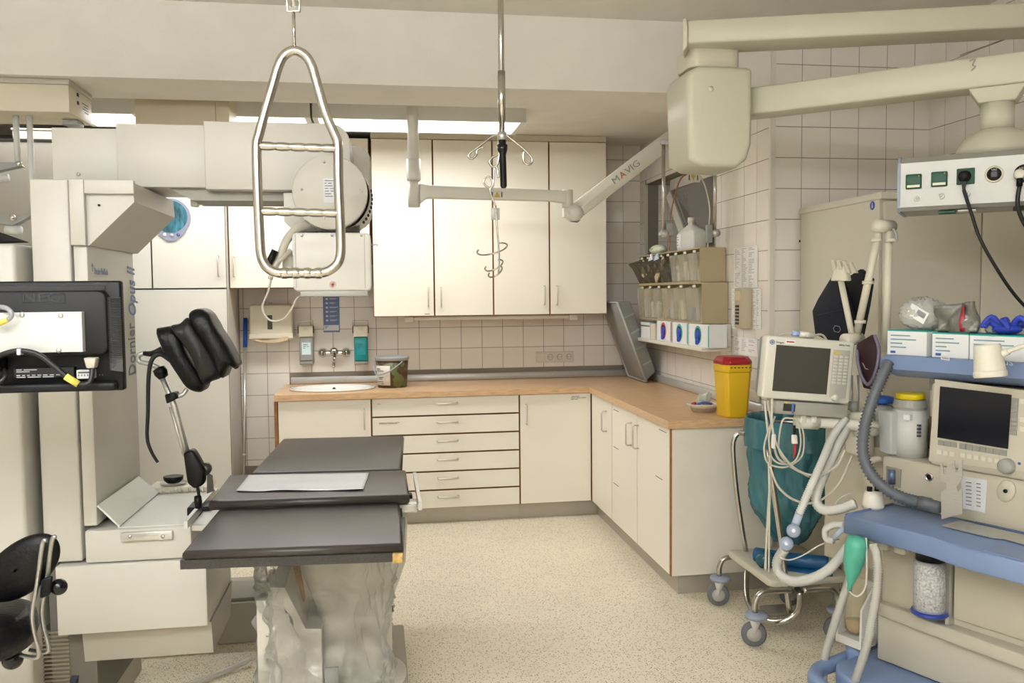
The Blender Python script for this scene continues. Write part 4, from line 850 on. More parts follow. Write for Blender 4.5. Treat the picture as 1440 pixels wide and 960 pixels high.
# absorbent sheet on the middle cushion
P = [aZ(*a_, .8135) for a_ in ((350, 668), (519, 665), (511, 689), (332, 691))]
def shf(u, v):
    p = (P[0]*(1-u)+P[1]*u)*(1-v)+(P[3]*(1-u)+P[2]*u)*v; return p+Vector((0, -.006*abs(math.sin(9*u))*v, .0015+.003*abs(math.sin(6*u+2))*(v**2)+.0015*math.sin(14*v)*math.sin(5*u)**2))
b = B(); b.grid(shf, 40, 12); b.build('absorbent_sheet', mat('sheet_white', 'd6d6d8', .6, var=.05), None, 'thin white absorbent sheet spread on the middle table cushion', 'sheet', solid=.0012)
# ================================================================== LEG SUPPORT (boot) clamped to the rail
t = thing('leg_holder', aZ(284, 700, .79), 'black padded leg holder boot on a steel rod clamped to the table', 'leg holder')
YG = 2.86
b = B(); b.hull([aY(257, 637, YG), aY(270, 632, YG), aY(276, 640, YG), aY(288, 662, YG), aY(286, 682, YG), aY(273, 688, YG), aY(263, 680, YG)]+[v+Vector((0, .05, 0)) for v in (aY(257, 637, YG), aY(270, 632, YG), aY(276, 640, YG), aY(288, 662, YG), aY(286, 682, YG), aY(273, 688, YG), aY(263, 680, YG))], .008); b.build('clamp_block', blackP, t)
b = B(); b.cyl(aY(288, 660, YG+.02), aY(288, 660, YG+.05)+Vector((0, .02, 0)), .02); b.hull([aY(291, 664, YG+.02), aY(299, 668, YG+.02), aY(301, 690, YG+.02), aY(291, 694, YG+.02), aY(291, 664, YG+.05), aY(301, 690, YG+.05), aY(291, 694, YG+.05)]); b.build('clamp_jaw', mat('steel_dark', '4a4946', .35, .6), t)
b = B(); b.cyl(aY(278, 685, YG), aY(281, 706, YG), .005); b.lathe([(0, 0), (.011, 0), (.013, .5), (.011, 1), (0, 1)], aY(278, 697, YG), aY(279, 714, YG), 8); b.build('clamp_screw', blackP, t)
b = B(); b.tube([aY(264, 640, YG+.02), aY(245, 570, YG+.02), aY(228, 530, YG+.02)], .0095, 12); b.tube([aY(259, 640, YG+.025), aY(240, 572, YG+.025)], .006, 8); b.build('steel_rod', steel, t)
b = B(); b.hull([aY(231, 555, YG), aY(246, 551, YG), aY(250, 560, YG), aY(234, 568, YG)]+[v+Vector((0, .05, 0)) for v in (aY(231, 555, YG), aY(246, 551, YG), aY(250, 560, YG), aY(234, 568, YG))], .004); b.build('rod_joint', blackP, t)
b = B(); b.tube(smooth_path([aY(244, 558, YG+.025), aY(256, 555, YG+.025), aY(263, 547, YG+.03)]), .007, 10); b.build('curved_arm', steel, t)
b = B(); b.lathe([(0, 0), (.02, .1), (.022, .5), (.016, .9), (0, 1)], aY(222, 516, YG+.02), aY(231, 532, YG+.02), 12); b.build('rod_cap', blackP, t)
b = B(); b.tube(smooth_path([aY(223, 517, YG+.02), aY(212, 512, YG+.02), aY(196, 508, YG+.03), aY(196, 499, YG+.03), aY(206, 496, YG+.03)]), .008, 10); b.build('handle_loop', mat('handle_grey', 'a6a59f', .35, .6), t)
b = B(); b.tube(smooth_path([aY(203, 497, YG+.02), aY(215, 497, YG), aY(228, 492, YG)]), .009, 10, rf=lambda u: .007+.006*u); b.build('handle_grip', blackP, t)
# boot: three padded lobes round a curved shell
def blob(pts, dep, name, M, y0, bev=.018):
    P = pY(pts, y0); b = B(); n = len(P); ctr = sum(P, Vector())/n
    rings = []
    for k, (off, sc_) in enumerate(((0, .72), (.012, .93), (.035, 1.0), (dep-.03, 1.0), (dep-.01, .93), (dep, .75))):
        rings.append([ctr+(p-ctr)*sc_+Vector((0, off, 0)) for p in P])
    V = [[b.bm.verts.new(p) for p in r_] for r_ in rings]; b.f0 = 0
    for r1_, r2_ in zip(V, V[1:]):
        for i in range(n): b.bm.faces.new((r1_[i], r1_[(i+1) % n], r2_[(i+1) % n], r2_[i]))
    b.bm.faces.new(V[0][::-1]); b.bm.faces.new(V[-1])
    for f in b.bm.faces: f.smooth = True
    return b.build(name, M, t)
sp = lambda pts: [(p.x, p.y) for p in smooth_path([Vector((a_, c_, 0)) for a_, c_ in pts], 5, True)]
blob(sp([(216, 466), (224, 461), (240, 460), (252, 474), (262, 500), (284, 535), (283, 550), (275, 553), (262, 548), (250, 532), (230, 500)]), .15, 'left_pad', black_leather, 2.79)
blob(sp([(262, 444), (275, 434), (290, 440), (300, 458), (316, 482), (331, 512), (328, 518), (320, 516), (312, 532), (306, 531), (300, 528), (292, 506), (276, 472)]), .16, 'right_pad', black_leather, 2.78)
blob(sp([(237, 460), (250, 455), (262, 447), (276, 466), (296, 498), (310, 528), (296, 537), (283, 541), (268, 505), (252, 480)]), .06, 'boot_strap', mat('boot_shell', '070708', .5), 2.77)
blob(sp([(290, 440), (300, 448), (314, 476), (330, 504), (333, 514), (328, 520), (318, 505), (304, 478)]), .10, 'outer_shell', mat('shell_matt', '141416', .7), 2.86)
b = B(); pts = smooth_path([aY(240, 506, 2.84), aY(226, 498, 2.82), aY(214, 505, 2.81), aY(209, 530, 2.81), aY(208, 580, 2.81), aY(207, 615, 2.81), aY(213, 635, 2.81), aY(222, 650, 2.81)], 6)
b.tube(pts, .006, 6, rf=lambda u: .009-.004*u); b.build('loose_strap', mat('strap_black', '202022', .6), t)
# ================================================================== MONITOR (seen from behind)
YM = 2.28
def mo(px, py, Y=YM): return aY(px, py, Y)
mb = mat('monitor_black', '0f1012', .45, spec=.3); mbd = mat('monitor_dark', '0c0d0e', .5)
x1 = mo(172, 470).x; z1, z0 = mo(90, 395).z, mo(90, 551).z; x0 = x1-.54
t = thing('monitor', ((x0+x1)/2, YM, z0), 'black flat monitor seen from behind with cables and metal mounting plate', 'monitor')
B().box(x0, x1, YM-.0, YM+.028, z0, z1, .006).build('bezel', mb, t)
xi1 = mo(151, 460, YM-.035).x; zi1, zi0 = mo(80, 409, YM-.035).z, mo(80, 500, YM-.035).z
b = B(); n = 6
b.prism(rrect(x0+.05, xi1, zi0, zi1, .022), XZ(YM-.035), (0, .036, 0), .004); bk_ = b.build('back_bulge', mb, t)
# cooling ribs round the bulge
rm = mat('rib_black', '66676a', .3)
xr0 = x1-.20
for k in range(64): 
    x = xi1-.012-k*.0040
    if x > x0+.03: b = B(); b.hull([Vector((x, YM-.030, zi1+.001)), Vector((x+.0014, YM-.030, zi1+.001)), Vector((x+.0014, YM-.002, zi1+.015)), Vector((x, YM-.002, zi1+.015)), Vector((x, YM-.002, zi1+.001)), Vector((x+.0014, YM-.002, zi1+.001))]); b.build('cooling_rib', rm, t)
for k in range(46):
    z = zi1-.018-k*.0040; b = B(); b.hull([Vector((xi1+.001, YM-.030, z)), Vector((xi1+.001, YM-.030, z+.0014)), Vector((xi1+.024, YM-.002, z-.001*(k > 36)*(k-36)*.8)), Vector((xi1+.024, YM-.002, z+.0014)), Vector((xi1+.001, YM-.002, z)), Vector((xi1+.001, YM-.002, z+.0014))]); b.build('cooling_rib', rm, t)
text('maker_print', 'NEC', .030, mat('emboss_black', '34363a', .3), face_Y(mo(58, 419, YM-.035)+Vector((0, -.0005, 0))), t, ext=.0012, sx=1.5)
b = B(); fr_ = [mo(31, 411, YM-.035), mo(92, 413, YM-.035), mo(92, 426, YM-.035), mo(31, 425, YM-.035)]; b.tube([v+Vector((0, -.0005, 0)) for v in fr_], .0009, 5, closed=True); b.build('logo_frame', mat('emboss_black', '34363a', .3), t)
B().box(x0+.02, x1-.012, YM-.03, YM-.002, z0+.003, mo(80, 539, YM-.03).z, .006).build('lower_housing', mb, t)
a0, a1, w0, w1 = pb(20, 517, 104, 530, YM-.02); lp = B().box(a0, a1, YM-.0215, YM-.0005, w0, w1).build('rating_label', mbd, t)
marks(lp, (a0+.006, YM-.0216, w1-.003), [[.012, .03], [.03], [], [.008, .006, .006, .008, .008, .01, .01, .01, .008], [.02, .03, .025]], h=.0022, gap=.0045, M=mat('rating_print', 'a9a9ab', .6))
a0, a1, w0, w1 = pb(108, 520, 132, 532, YM-.02); lp = B().box(a0, a1, YM-.0215, YM-.0005, w0, w1).build('serial_label', mat('serial_white', 'b9bab8', .6), t)
marks(lp, (a0+.004, YM-.0217, w1-.004), [[.03], [.002]*9], h=.004, gap=.007)
# mounting plate, screws
a0, a1, w0, w1 = pb(-60, 438, 118, 496, YM-.045); zz1, zz0 = w1-.002, w0
pl = B().box(a0, a1, YM-.05, YM-.0355, zz0, zz1, .001).build('mount_plate', mat('plate_alu', 'c9ccc8', .35, .25), t)
B().box(mo(112, 468, YM-.05).x, a1, YM-.058, YM-.05, zz0+.001, zz1-.001).build('plate_lip', mat('plate_alu', 'c9ccc8', .35, .25), pl)
for px, py in ((31.5, 442), (85.5, 443.5), (29, 491.5), (83, 492.5)): q = mo(px, py, YM-.05); B().lathe([(0, 1), (.0055, 1), (.0065, .4), (.0065, 0)], q, q-Vector((0, .005, 0)), 14).build('screw', steel, pl)
# holder arm going out of the picture to a ceiling post on the left
B().box(a0-.75, a0+.05, YM-.10, YM-.0505, mo(0, 478).z, mo(0, 452).z, .01).build('holder_arm', lac, t)
B().cyl((a0-.72, YM-.08, mo(0, 480).z), (a0-.72, YM-.08, CF-.001), .035).build('ceiling_post', lac, t)
# plugs and cables
b = B(); b.hull([mo(117, 503, YM-.05), mo(135, 503, YM-.05), mo(132, 518, YM-.05), mo(121, 518, YM-.05)]+[v+Vector((0, .03, 0)) for v in (mo(117, 503, YM-.05), mo(135, 503, YM-.05), mo(132, 518, YM-.05), mo(121, 518, YM-.05))], .003); b.build('video_plug', mat('plug_beige', 'b0aa9c', .5), t)
cb = mat('cable_black', '19191b', .4)
b = B(); b.tube(smooth_path([mo(-8, 503, YM-.06), mo(10, 496, YM-.065), mo(30, 493, YM-.068), mo(55, 499, YM-.07), mo(80, 518, YM-.07), mo(100, 534, YM-.068), mo(115, 540, YM-.062), mo(127, 536, YM-.055), mo(130, 518, YM-.045)]), .0065, 10); b.build('video_cable', cb, t)
b = B(); b.tube([mo(92, 529, YM-.0705), mo(110, 540, YM-.066)], .0085, 10); b.build('yellow_marker', mat('marker_yellow', 'd8c45a', .5), t)
b = B(); b.tube(smooth_path([mo(-8, 432, YM-.07), mo(6, 432, YM-.08), mo(15, 438, YM-.085), mo(15, 446, YM-.085), mo(2, 453, YM-.08), mo(-10, 458, YM-.07)]), .0058, 10); b.build('grey_cable', mat('cable_midgrey', '8f9094', .4), t)
b = B(); b.tube([mo(11, 449, YM-.0845), mo(-2, 455, YM-.08)], .007, 10); b.build('yellow_marker', mat('marker_yellow', 'd8c45a', .5), t)
B().box(mo(1, 510).x, mo(12, 510).x, YM-.05, YM-.002, mo(6, 520).z, mo(6, 503).z, .003).build('power_plug', blackP, t)
b = B(); b.tube(smooth_path([mo(6, 520, YM-.03), mo(7, 530, YM-.05), mo(-6, 542, YM-.06)]), .006, 8); b.build('power_cable', cb, t)
b = B(); b.box(mo(24, 490, YM-.072).x, mo(30, 490, YM-.072).x, YM-.078, YM-.058, mo(27, 499, YM-.072).z, mo(27, 490, YM-.072).z, .002); b.build('cable_tie', mat('tie_grey', 'b9bcc4', .5), t)
# ================================================================== STOOL
YS = 2.33
t = thing('stool', (aY(5, 900, YS).x-.05, YS, 0), 'black swivel stool with padded backrest and ball knobs', 'stool')
def st(px, py, dy=0): return aY(px, py, YS+dy)
b = B(); ctr = st(28, 800)
n = 28; V = []
ax1 = (st(78, 756)-st(-22, 838)).normalized(); ax2 = Vector((ax1.z, 0, -ax1.x))
L1 = (st(78, 756)-st(-22, 838)).length/2; L2 = .052
cc = (st(78, 756)+st(-22, 838))/2
def br(u, v): 
    a_ = 2*math.pi*u; k = math.sin(math.pi*v); off = -.03+.06*v; e = max(.05, k**.45)
    return cc+ax1*(L1*e*math.cos(a_))+ax2*((L2*1.35 if math.sin(a_) > 0 else L2*1.15)*e*math.sin(a_))+Vector((0, off, 0))
b.grid(br, 36, 12, True); b.build('backrest', black_leather, t)
b = B(); 
for dx in (0, 1):
    o = Vector((.012*dx, -.05+.03*dx, 0))
    pts = [st(76, 752)+o, st(70, 758)+o, st(63, 812)+o, st(56, 850)+o, st(58, 875)+o, st(65, 902)+o, st(62, 913)+o, st(35, 914)+o+Vector((0, .02, 0))]
    b.tube(smooth_path(pts, 6), .0055, 10)
b.build('back_bars', mat('satin_bar', 'a9a8a4', .3, .9), t)
b = B(); b.hull([st(58, 814, -.075), st(75, 808, -.075), st(71, 836, -.075), st(56, 842, -.075)]+[st(58, 814, .03), st(75, 808, .03), st(71, 836, .03), st(56, 842, .03)], .006); b.build('bar_clamp', blackP, t)
B().sphere(st(83, 825, -.05), .0205, 20).build('knob', mat('gloss_black', '0e0e10', .12), t)
sz = st(20, 880).z; sc_ = Vector((st(-50, 890).x, YS-.02, 0))
b = B(); b.lathe([(0, 0), (.12, 0), (.165, .12), (.178, .5), (.168, .86), (.14, .97), (0, 1)], (sc_.x, sc_.y, sz-.055), (sc_.x, sc_.y, sz+.045), 40); b.build('seat', black_leather, t)
B().sphere(Vector((st(22, 920).x, YS-.02, st(22, 922).z)), .026, 18).build('knob', mat('gloss_black', '0e0e10', .12), t)
b = B(); b.cyl((sc_.x, sc_.y, .1), (sc_.x, sc_.y, sz-.055), .025); b.build('gas_lift', chrome, t)
for k in range(5):
    a_ = 2*math.pi*k/5+.3; e = Vector((sc_.x+.26*math.cos(a_), sc_.y+.26*math.sin(a_), .07)); b = B(); b.tube([(sc_.x, sc_.y, .11), (sc_.x+.13*math.cos(a_), sc_.y+.13*math.sin(a_), .1), e], .02, 8, rf=lambda u: .024-.010*u); b.build('base_leg', blackP, t)
    B().cyl(e+Vector((-.012*math.sin(a_), .012*math.cos(a_), -.045)), e+Vector((.012*math.sin(a_), -.012*math.cos(a_), -.045)), .025, n=16).build('caster', blackP, t)
# ================================================================== FAR LEFT BACKGROUND
yb_ = 4.95
bgM = mat('grey_cupboard', '9b968a', .45)
x1 = aY(74, 260, yb_).x; t = thing('grey_cupboard', (x1-.5, yb_, 0), 'grey cupboard far left behind the lithotripter column', 'cupboard')
B().box(x1-1.0, x1+.12, yb_, yb_+.45, .02, aY(40, 199, yb_).z, .004).build('body', bgM, t)
B().box(x1-1.0, x1+.12, yb_-.004, yb_+.44, aY(40, 199, yb_).z+.0005, aY(40, 197, yb_).z+.006).build('top_edge', mat('dark_edge', '2e2b27', .6), t)
for x in (x1-.9, x1): B().box(x-.03, x+.03, yb_+.1, yb_+.3, 0, .02).build('foot', blackP, t)
z0 = aY(40, 197, yb_).z+.007
t = thing('storage_box', (x1-.3, yb_+.1, z0), 'flat grey box on top of the far left cupboard', 'box')
B().box(aY(12, 190, yb_).x, x1+.1, yb_+.05, yb_+.4, z0, aY(40, 181, yb_).z, .004).build('box_body', mat('box_grey', 'b0aa9c', .5), t)
B().box(aY(12, 190, yb_).x-.006, x1+.106, yb_+.044, yb_+.406, aY(40, 181, yb_).z+.0005, aY(40, 179, yb_).z+.004, .002).build('lid', mat('box_lid', '8a857a', .5), t)
# ceiling unit with two rods and lamp arms
yo = aZ(50, 113, 2.415).y; a0, a1, z0, z1 = pb(-60, 117, 97, 156, yo)
t = thing('ceiling_unit', (a0, yo, z0), 'beige ceiling-mounted control box with two hanging rods', 'ceiling unit')
B().box(a0-.3, a1, yo, yo+.30, z0, z1, .003).build('casing', mat('casing_beige', 'd6cdb6', .45), t)
B().box(a0-.3, a1+.004, yo-.004, yo+.304, z1+.0005, BEAM-.001, .002).build('ceiling_plate', mat('plate_grey', 'b9b3a4', .5), t)
for dy in (.06, .12): B().box(a1+.0005, a1+.003, yo+.1, yo+.12, z0+.02+dy*.6, z0+.035+dy*.6).build('side_slot', blackP, t)
marks(t, (a1+.0012, yo+.25, z1-.04), [[.05, .03], [.06], [.03, .04], [.05]], 'X', h=.003, gap=.012)
pM = mat('rod_pale', 'd2d3cf', .4)
for px, py, yb2 in ((22, 228, 0), (41, 303, .0)):
    top = aY(px, 158, yo+.1+yb2); bot = aY(px+2.5, py, yo+.1+yb2); bot.x = top.x; B().cyl((top.x, top.y, bot.z), (top.x, top.y, z0-.0005), .0125, n=14).build('hanging_rod', pM, t)
b = B(); b.box(aY(93, 170, yo+.2).x, aY(114, 170, yo+.2).x, yo+.15, yo+.24, aY(100, 178, yo+.2).z, z0-.0005, .003); b.build('cable_outlet', greyPl, t)
t2 = thing('lamp_arm', aY(0, 250, yo+.1), 'grey jointed lamp arms hanging from rods at the left edge', 'lamp arm')
r1 = aY(25, 232, yo+.1)
b = B(); b.hull([aY(-30, 228, yo+.08), aY(24, 228, yo+.08), aY(30, 233, yo+.08), aY(-30, 246, yo+.08)]+[v+Vector((0, .05, 0)) for v in (aY(-30, 228, yo+.08), aY(24, 228, yo+.08), aY(30, 233, yo+.08), aY(-30, 246, yo+.08))], .003); b.build('upper_link', greyPl, t2)
B().sphere(aY(27, 230, yo+.07), .012, 12).build('joint_bolt', chrome, t2)
B().cyl(aY(-30, 251, yo+.1), aY(12, 250, yo+.1), .018).build('tube_link', pM, t2)
b = B(); b.hull([aY(-30, 300, yo+.08), aY(44, 303, yo+.08), aY(18, 317, yo+.08), aY(-30, 312, yo+.08)]+[v+Vector((0, .05, 0)) for v in (aY(-30, 300, yo+.08), aY(44, 303, yo+.08), aY(18, 317, yo+.08), aY(-30, 312, yo+.08))], .003); b.build('lower_link', greyPl, t2)
B().sphere(aY(18, 306, yo+.07), .014, 12).build('joint_bolt', chrome, t2)
B().cyl(aY(8, 322, yo+.1), aY(30, 324, yo+.1), .02).build('stub', pM, t2)
b = B(); b.hull([aY(-30, 316, 3.2), aY(42, 341, 3.2), aY(-30, 343, 3.2), aY(-30, 316, 3.35), aY(42, 341, 3.35), aY(-30, 343, 3.35)], .006); b.build('black_wedge', black_leather, None, 'black wedge cushion lying on the side cabinet at left edge', 'cushion')
# ================================================================== CEILING-HUNG THINGS
ss = mat('stainless_tube', 'c2beb6', .2, 1); 
YTZ = 2.5
def tz(px, py): return aY(px, py, YTZ)
t = thing('grip_ladder', tz(420, 390), 'stainless steel grip ladder hanging from the ceiling on a hook', 'grip ladder')
pts = [tz(420, 384), tz(395, 384), tz(378, 378), tz(368, 362), tz(365, 330), tz(362, 260), tz(361, 205), tz(364, 190), tz(372, 160), tz(385, 115), tz(392, 92), tz(400, 78), tz(414, 71), tz(429, 78), tz(438, 92), tz(445, 115), tz(458, 160), tz(471, 190), tz(475, 205), tz(476, 260), tz(479, 330), tz(478, 362), tz(468, 377), tz(450, 384)]
b = B(); b.tube(smooth_path(pts, 5, True), .0138, 14, closed=True); b.build('frame_tube', ss, t)
for (xa_, ya_), (xb_, yb2) in (((364, 205), (474, 209)), ((367, 297), (477, 300))):
    p0, p1 = tz(xa_, ya_), tz(xb_, yb2); b = B(); n = 60
    b.tube([p0.lerp(p1, k/n) for k in range(n+1)], .011, 12, rf=lambda u: .0095+.0032*abs(math.sin(5*math.pi*u))**.5); b.build('grip_rung', ss, t)
p0, p1 = tz(392, 384), tz(456, 384)
for k in range(4): q = p0.lerp(p1, (k+.5)/4); B().lathe([(.0135, 0), (.0162, .25), (.0162, .75), (.0135, 1)], q-Vector((.011, 0, 0)), q+Vector((.011, 0, 0)), 14).build('grip_ring', ss, t)
top = tz(414, 66); hk = tz(413.5, 10)
B().cyl(top, (top.x, top.y, hk.z-.012), .0045, n=10).build('hanger_rod', ss, t)
b = B(); b.tube([Vector((top.x-.016, YTZ, hk.z-.012)), Vector((top.x+.016, YTZ, hk.z-.012)), Vector((top.x+.018, YTZ, hk.z+.03)), Vector((top.x-.018, YTZ, hk.z+.03))], .0045, 8, closed=True); b.build('shackle', chrome, t)
b = B(); b.cyl((top.x, YTZ, hk.z+.0), (top.x, YTZ, CF-.03), .007); b.lathe([(0, 0), (.02, 0), (.05, 1), (0, 1)], (top.x, YTZ, CF-.03), (top.x, YTZ, CF-.001), 20); b.build('ceiling_hook', chrome, t)
# infusion hanger
YI = 3.0
def iv(px, py, dy=0): return aY(px, py, YI+dy)
t = thing('infusion_hanger', iv(707, 265), 'chrome infusion pole hanging from ceiling with hooks and black handle', 'infusion pole')
ax = iv(706, 190); cxv = ax.x
b = B(); b.cyl((cxv, YI, ax.z), (cxv, YI, CF-.02), .0105, n=16); b.build('pole', ss, t)
b = B(); b.cyl((cxv, YI, iv(706, 170).z), (cxv, YI, iv(706, 100).z), .0135, n=16); b.build('sleeve', ss, t)
B().cyl((cxv, YI, CF-.02), (cxv, YI, CF-.001), .05).build('ceiling_flange', chrome, t)
B().cyl((cxv, YI, iv(706, 197).z), (cxv, YI, iv(706, 186).z), .016, n=18).build('hub', mat('satin_alu', 'c4c4c0', .35, .7), t)
b = B(); b.lathe([(0, 0), (.008, .01), (.012, .05), (.0125, .7), (.018, .8), (.019, .9), (.014, .92), (.014, 1), (0, 1)], (cxv+.004, YI, iv(707, 265).z), (cxv, YI, iv(706, 197).z), 18); b.build('handle', mat('gloss_black', '0e0e10', .12), t)
def hook(pts, name='hook'):
    b = B(); b.tube(smooth_path(pts, 6), .0042, 8); b.build(name, ss, t)
hook([iv(701, 189), iv(690, 193), iv(675, 205), iv(662, 214), iv(659, 220), iv(664, 223), iv(670, 217), iv(671, 211), iv(680, 206)])
hook([iv(711, 189), iv(722, 198), iv(737, 210), iv(747, 221), iv(748, 228), iv(742, 231), iv(736, 226), iv(737, 212)])
hook([iv(702, 195), iv(701, 215), iv(693, 221), iv(688, 227), iv(692, 234), iv(698, 233), iv(701, 225), iv(702, 212)])
hook([iv(694, 234), iv(699, 236), iv(701, 250)])
b = B(); b.tube(smooth_path([iv(695, 234), iv(694, 256), iv(691, 264), iv(684, 262), iv(680, 256), iv(684, 249), iv(690, 250), iv(693, 259), iv(689, 266), iv(691, 275), iv(697, 290)], 6), .0034, 8); b.build('pigtail_hook', ss, t)
t2 = thing('bottle_basket', iv(701, 384), 'wire bottle holder with rings dangling below the infusion hanger', 'bottle holder')
b = B(); b.tube(smooth_path([iv(697, 290), iv(699, 320), iv(701, 345), iv(702, 362), iv(701, 384)], 6), .0032, 8); b.build('wire', ss, t2)
B().box(iv(691, 300).x, iv(703, 300).x, YI+.004, YI+.007, iv(697, 309).z, iv(697, 292).z, .001).build('name_tag', mat('tag_grey', 'b0afa8', .5, .3), t2)
for py, x0, x1, h in ((350, 671, 713, .028), (373, 682, 707, .018), (382, 687, 706, .014)):
    c = (iv(x0, py)+iv(x1, py))/2; r = (iv(x1, py)-iv(x0, py)).length/2
    b = B(); b.tube([c+Vector((r*math.cos(a_), r*math.sin(a_), .010*math.cos(a_)-.016*math.sin(a_))) for a_ in [math.radians(-70+k*14) for k in range(20)]], .003, 8); b.build('ring', ss, t2)
# suspension arm with MAVIG lettering
YV = 4.62
def mv(px, py, dy=0): return aY(px, py, YV+dy)
armM = mat('arm_white', 'd3d0c4', .4)
t = thing('suspension_arm', mv(581, 290), 'white jointed suspension arm hanging behind the ceiling beam', 'support arm')
px_ = mv(581, 200).x
B().cyl((px_, YV, mv(581, 235).z), (px_, YV, CB-.001), .030, n=24).build('post', armM, t)
b = B(); b.lathe([(0, 0), (.036, 0), (.038, .1), (.038, 1), (0, 1)], (px_, YV, mv(581, 254).z), (px_, YV, mv(581, 224).z), 24); b.build('post_sleeve', armM, t)
b = B(); b.lathe([(0, 0), (.032, 0), (.032, 1), (0, 1)], (px_, YV, mv(581, 291).z), (px_, YV, mv(581, 255).z), 24); b.build('lower_hub', armM, t)
q = [mv(590, 259), mv(604, 261), mv(800, 269), mv(800, 287), mv(775, 283), mv(655, 280), mv(600, 279), mv(590, 287)]
b = B(); b.prism([(p.x, p.z) for p in q], XZ(YV-.028), (0, .056, 0), .006); ha = b.build('horizontal_arm', armM, t)
B().cyl((mv(798, 280).x, YV, mv(798, 292).z), (mv(798, 280).x, YV, mv(798, 267).z), .030, n=20).build('elbow_hub', armM, t)
b = B(); c = mv(807, 300); b.cyl(c+Vector((0, -.035, 0)), c+Vector((0, .035, 0)), .045, n=28); b.box(mv(792, 292).x, c.x+.01, YV-.033, YV+.033, mv(800, 306).z, mv(800, 291.5).z, .008); b.build('elbow_joint', armM, t)
# spring arm rising to the right
d0, d1 = mv(806, 300, -.0), aY(1000, 152, 4.58)
dv = (d1-d0); sd = Vector((-dv.z, 0, dv.x)).normalized()
b = B(); b.hull([d0+sd*.045-dv*0, d0-sd*.045, d1+sd*.045, d1-sd*.045]+[v+Vector((0, .06, 0)) for v in (d0+sd*.045, d0-sd*.045, d1+sd*.045, d1-sd*.045)]+[v+Vector((0, -.03, 0)) for v in (d0+dv*.02, d1)], .006); sa = b.build('spring_arm', armM, t)
b = B(); b.hull([mv(802, 312, -.03), mv(812, 313, -.03), mv(817, 309, -.03), mv(802, 312, .03), mv(817, 309, .03)]); b.build('end_stop', mat('stop_dark', '55534d', .5), t)
an = math.atan2(dv.z, dv.x); tp = d0.lerp(d1, .385)+Vector((0, -.0325, 0))+sd*.006
yw = (d1.y-d0.y)
text('maker_print', 'M', .05, mat('mavig_grey', '8b8a84', .5), face_Y(tp-dv.normalized()*.082, an), t, align='CENTER', sx=1.2); 
text('maker_print', 'A', .05, mat('mavig_red', 'b8503f', .5), face_Y(tp-dv.normalized()*.036, an), t, sx=1.0)
text('maker_print', 'VIG', .05, mat('mavig_grey', '8b8a84', .5), face_Y(tp+dv.normalized()*.035, an), t, sx=1.2)
B().cyl(d1+Vector((0, -.03, -.06)), d1+Vector((0, -.03, .06)), .05).build('end_joint', armM, t)
q = mv(699, 273.5, -.029); b = B(); b.box(mv(690, 270, -.0295).x, mv(706, 270, -.0295).x, YV-.0300, YV-.0285, mv(698, 279).z, mv(698, 268.5).z); wl = b.build('warning_label', mat('warn_paper', 'c9c6b6', .5), t)
b = B(); b.prism([(q.x-.017, q.z-.015), (q.x+.017, q.z-.015), (q.x, q.z+.016)], XZ(YV-.0312), (0, .001, 0)); b.build('warning_triangle', mat('warn_yellow', 'b59b3e', .5), wl)
b = B(); 
for s_ in (-1, 1): b.box(q.x+s_*.026-.003, q.x+s_*.026+.003, YV-.0312, YV-.0302, q.z-.014, q.z+.014)
b.build('warning_print', mat('ink_dark', '3a3a38', .6), wl)
# radiation shield holder hanging from that arm in front of the window recess: two rods with clamps and a wire loop
YR = 4.52
def rd(px, py): return aY(px, py, YR)
t = thing('rod_holder', rd(968, 330), 'pair of chrome hanging rods with clamps and curved wire above the bins', 'rod holder')
for px in (933, 1005.5):
    tp_, bt = rd(px, 190), rd(px, 330); x = rd(px, 260).x; B().cyl((x, YR, bt.z), (x, YR, rd(px, 200).z), .010, n=12).build('rod', ss, t)
    B().cyl((x-.0, YR-.03, rd(px, 328).z), (x, YR+.025, rd(px, 328).z), .021, n=20).build('clamp_knob', steel, t)
B().box(rd(929, 200).x, rd(1009, 200).x, YR-.012, YR+.012, rd(960, 204).z, rd(960, 196).z, .003).build('cross_bar', steel, t)
B().box(rd(955, 200).x-.02, rd(955, 200).x+.02, YR-.01, 4.60, rd(960, 204).z, rd(960, 196).z+.0).build('arm_link', armM, t)
b = B(); b.tube(smooth_path([rd(941, 352), rd(943, 318), rd(944, 298), rd(950, 272), rd(957, 252), rd(967, 244)], 6), .0042, 8); b.build('copper_wire', mat('copper', '9a6a4a', .4, .6), t)
b = B(); b.tube(smooth_path([rd(967, 244), rd(983, 246), rd(990, 258), rd(995, 275), rd(998, 295), rd(997, 318), rd(995, 350)], 6), .0038, 8); b.build('pale_wire', mat('wire_pale', 'cfc3b2', .4), t)
b = B(); b.box(rd(936, 327).x, rd(946, 327).x, YR-.012, YR+.012, rd(940, 331).z, rd(940, 314).z, .003); b.build('clamp', greyPl, t)
b = B(); b.box(rd(993, 327).x, rd(1001, 327).x, YR-.012, YR+.012, rd(997, 341).z, rd(997, 316).z, .003); b.build('clamp', greyPl, t)
b = B(); b.box(rd(966, 250).x, rd(984, 250).x, YR-.006, YR-.004, rd(975, 256.5).z, rd(975, 244).z); wl = b.build('warning_label', mat('warn_paper', 'c9c6b6', .5), t)
q = rd(974.5, 250); b = B(); b.prism([(q.x-.014, q.z+.014), (q.x+.014, q.z+.014), (q.x, q.z-.016)], XZ(YR-.0075), (0, .001, 0)); b.build('warning_triangle', mat('warn_yellow', 'b59b3e', .5), wl)
b = B(); 
for s_ in (-1, 1): b.box(q.x+s_*.024-.003, q.x+s_*.024+.003, YR-.0075, YR-.0065, q.z-.014, q.z+.014)
b.build('warning_print', mat('ink_dark', '3a3a38', .6), wl)
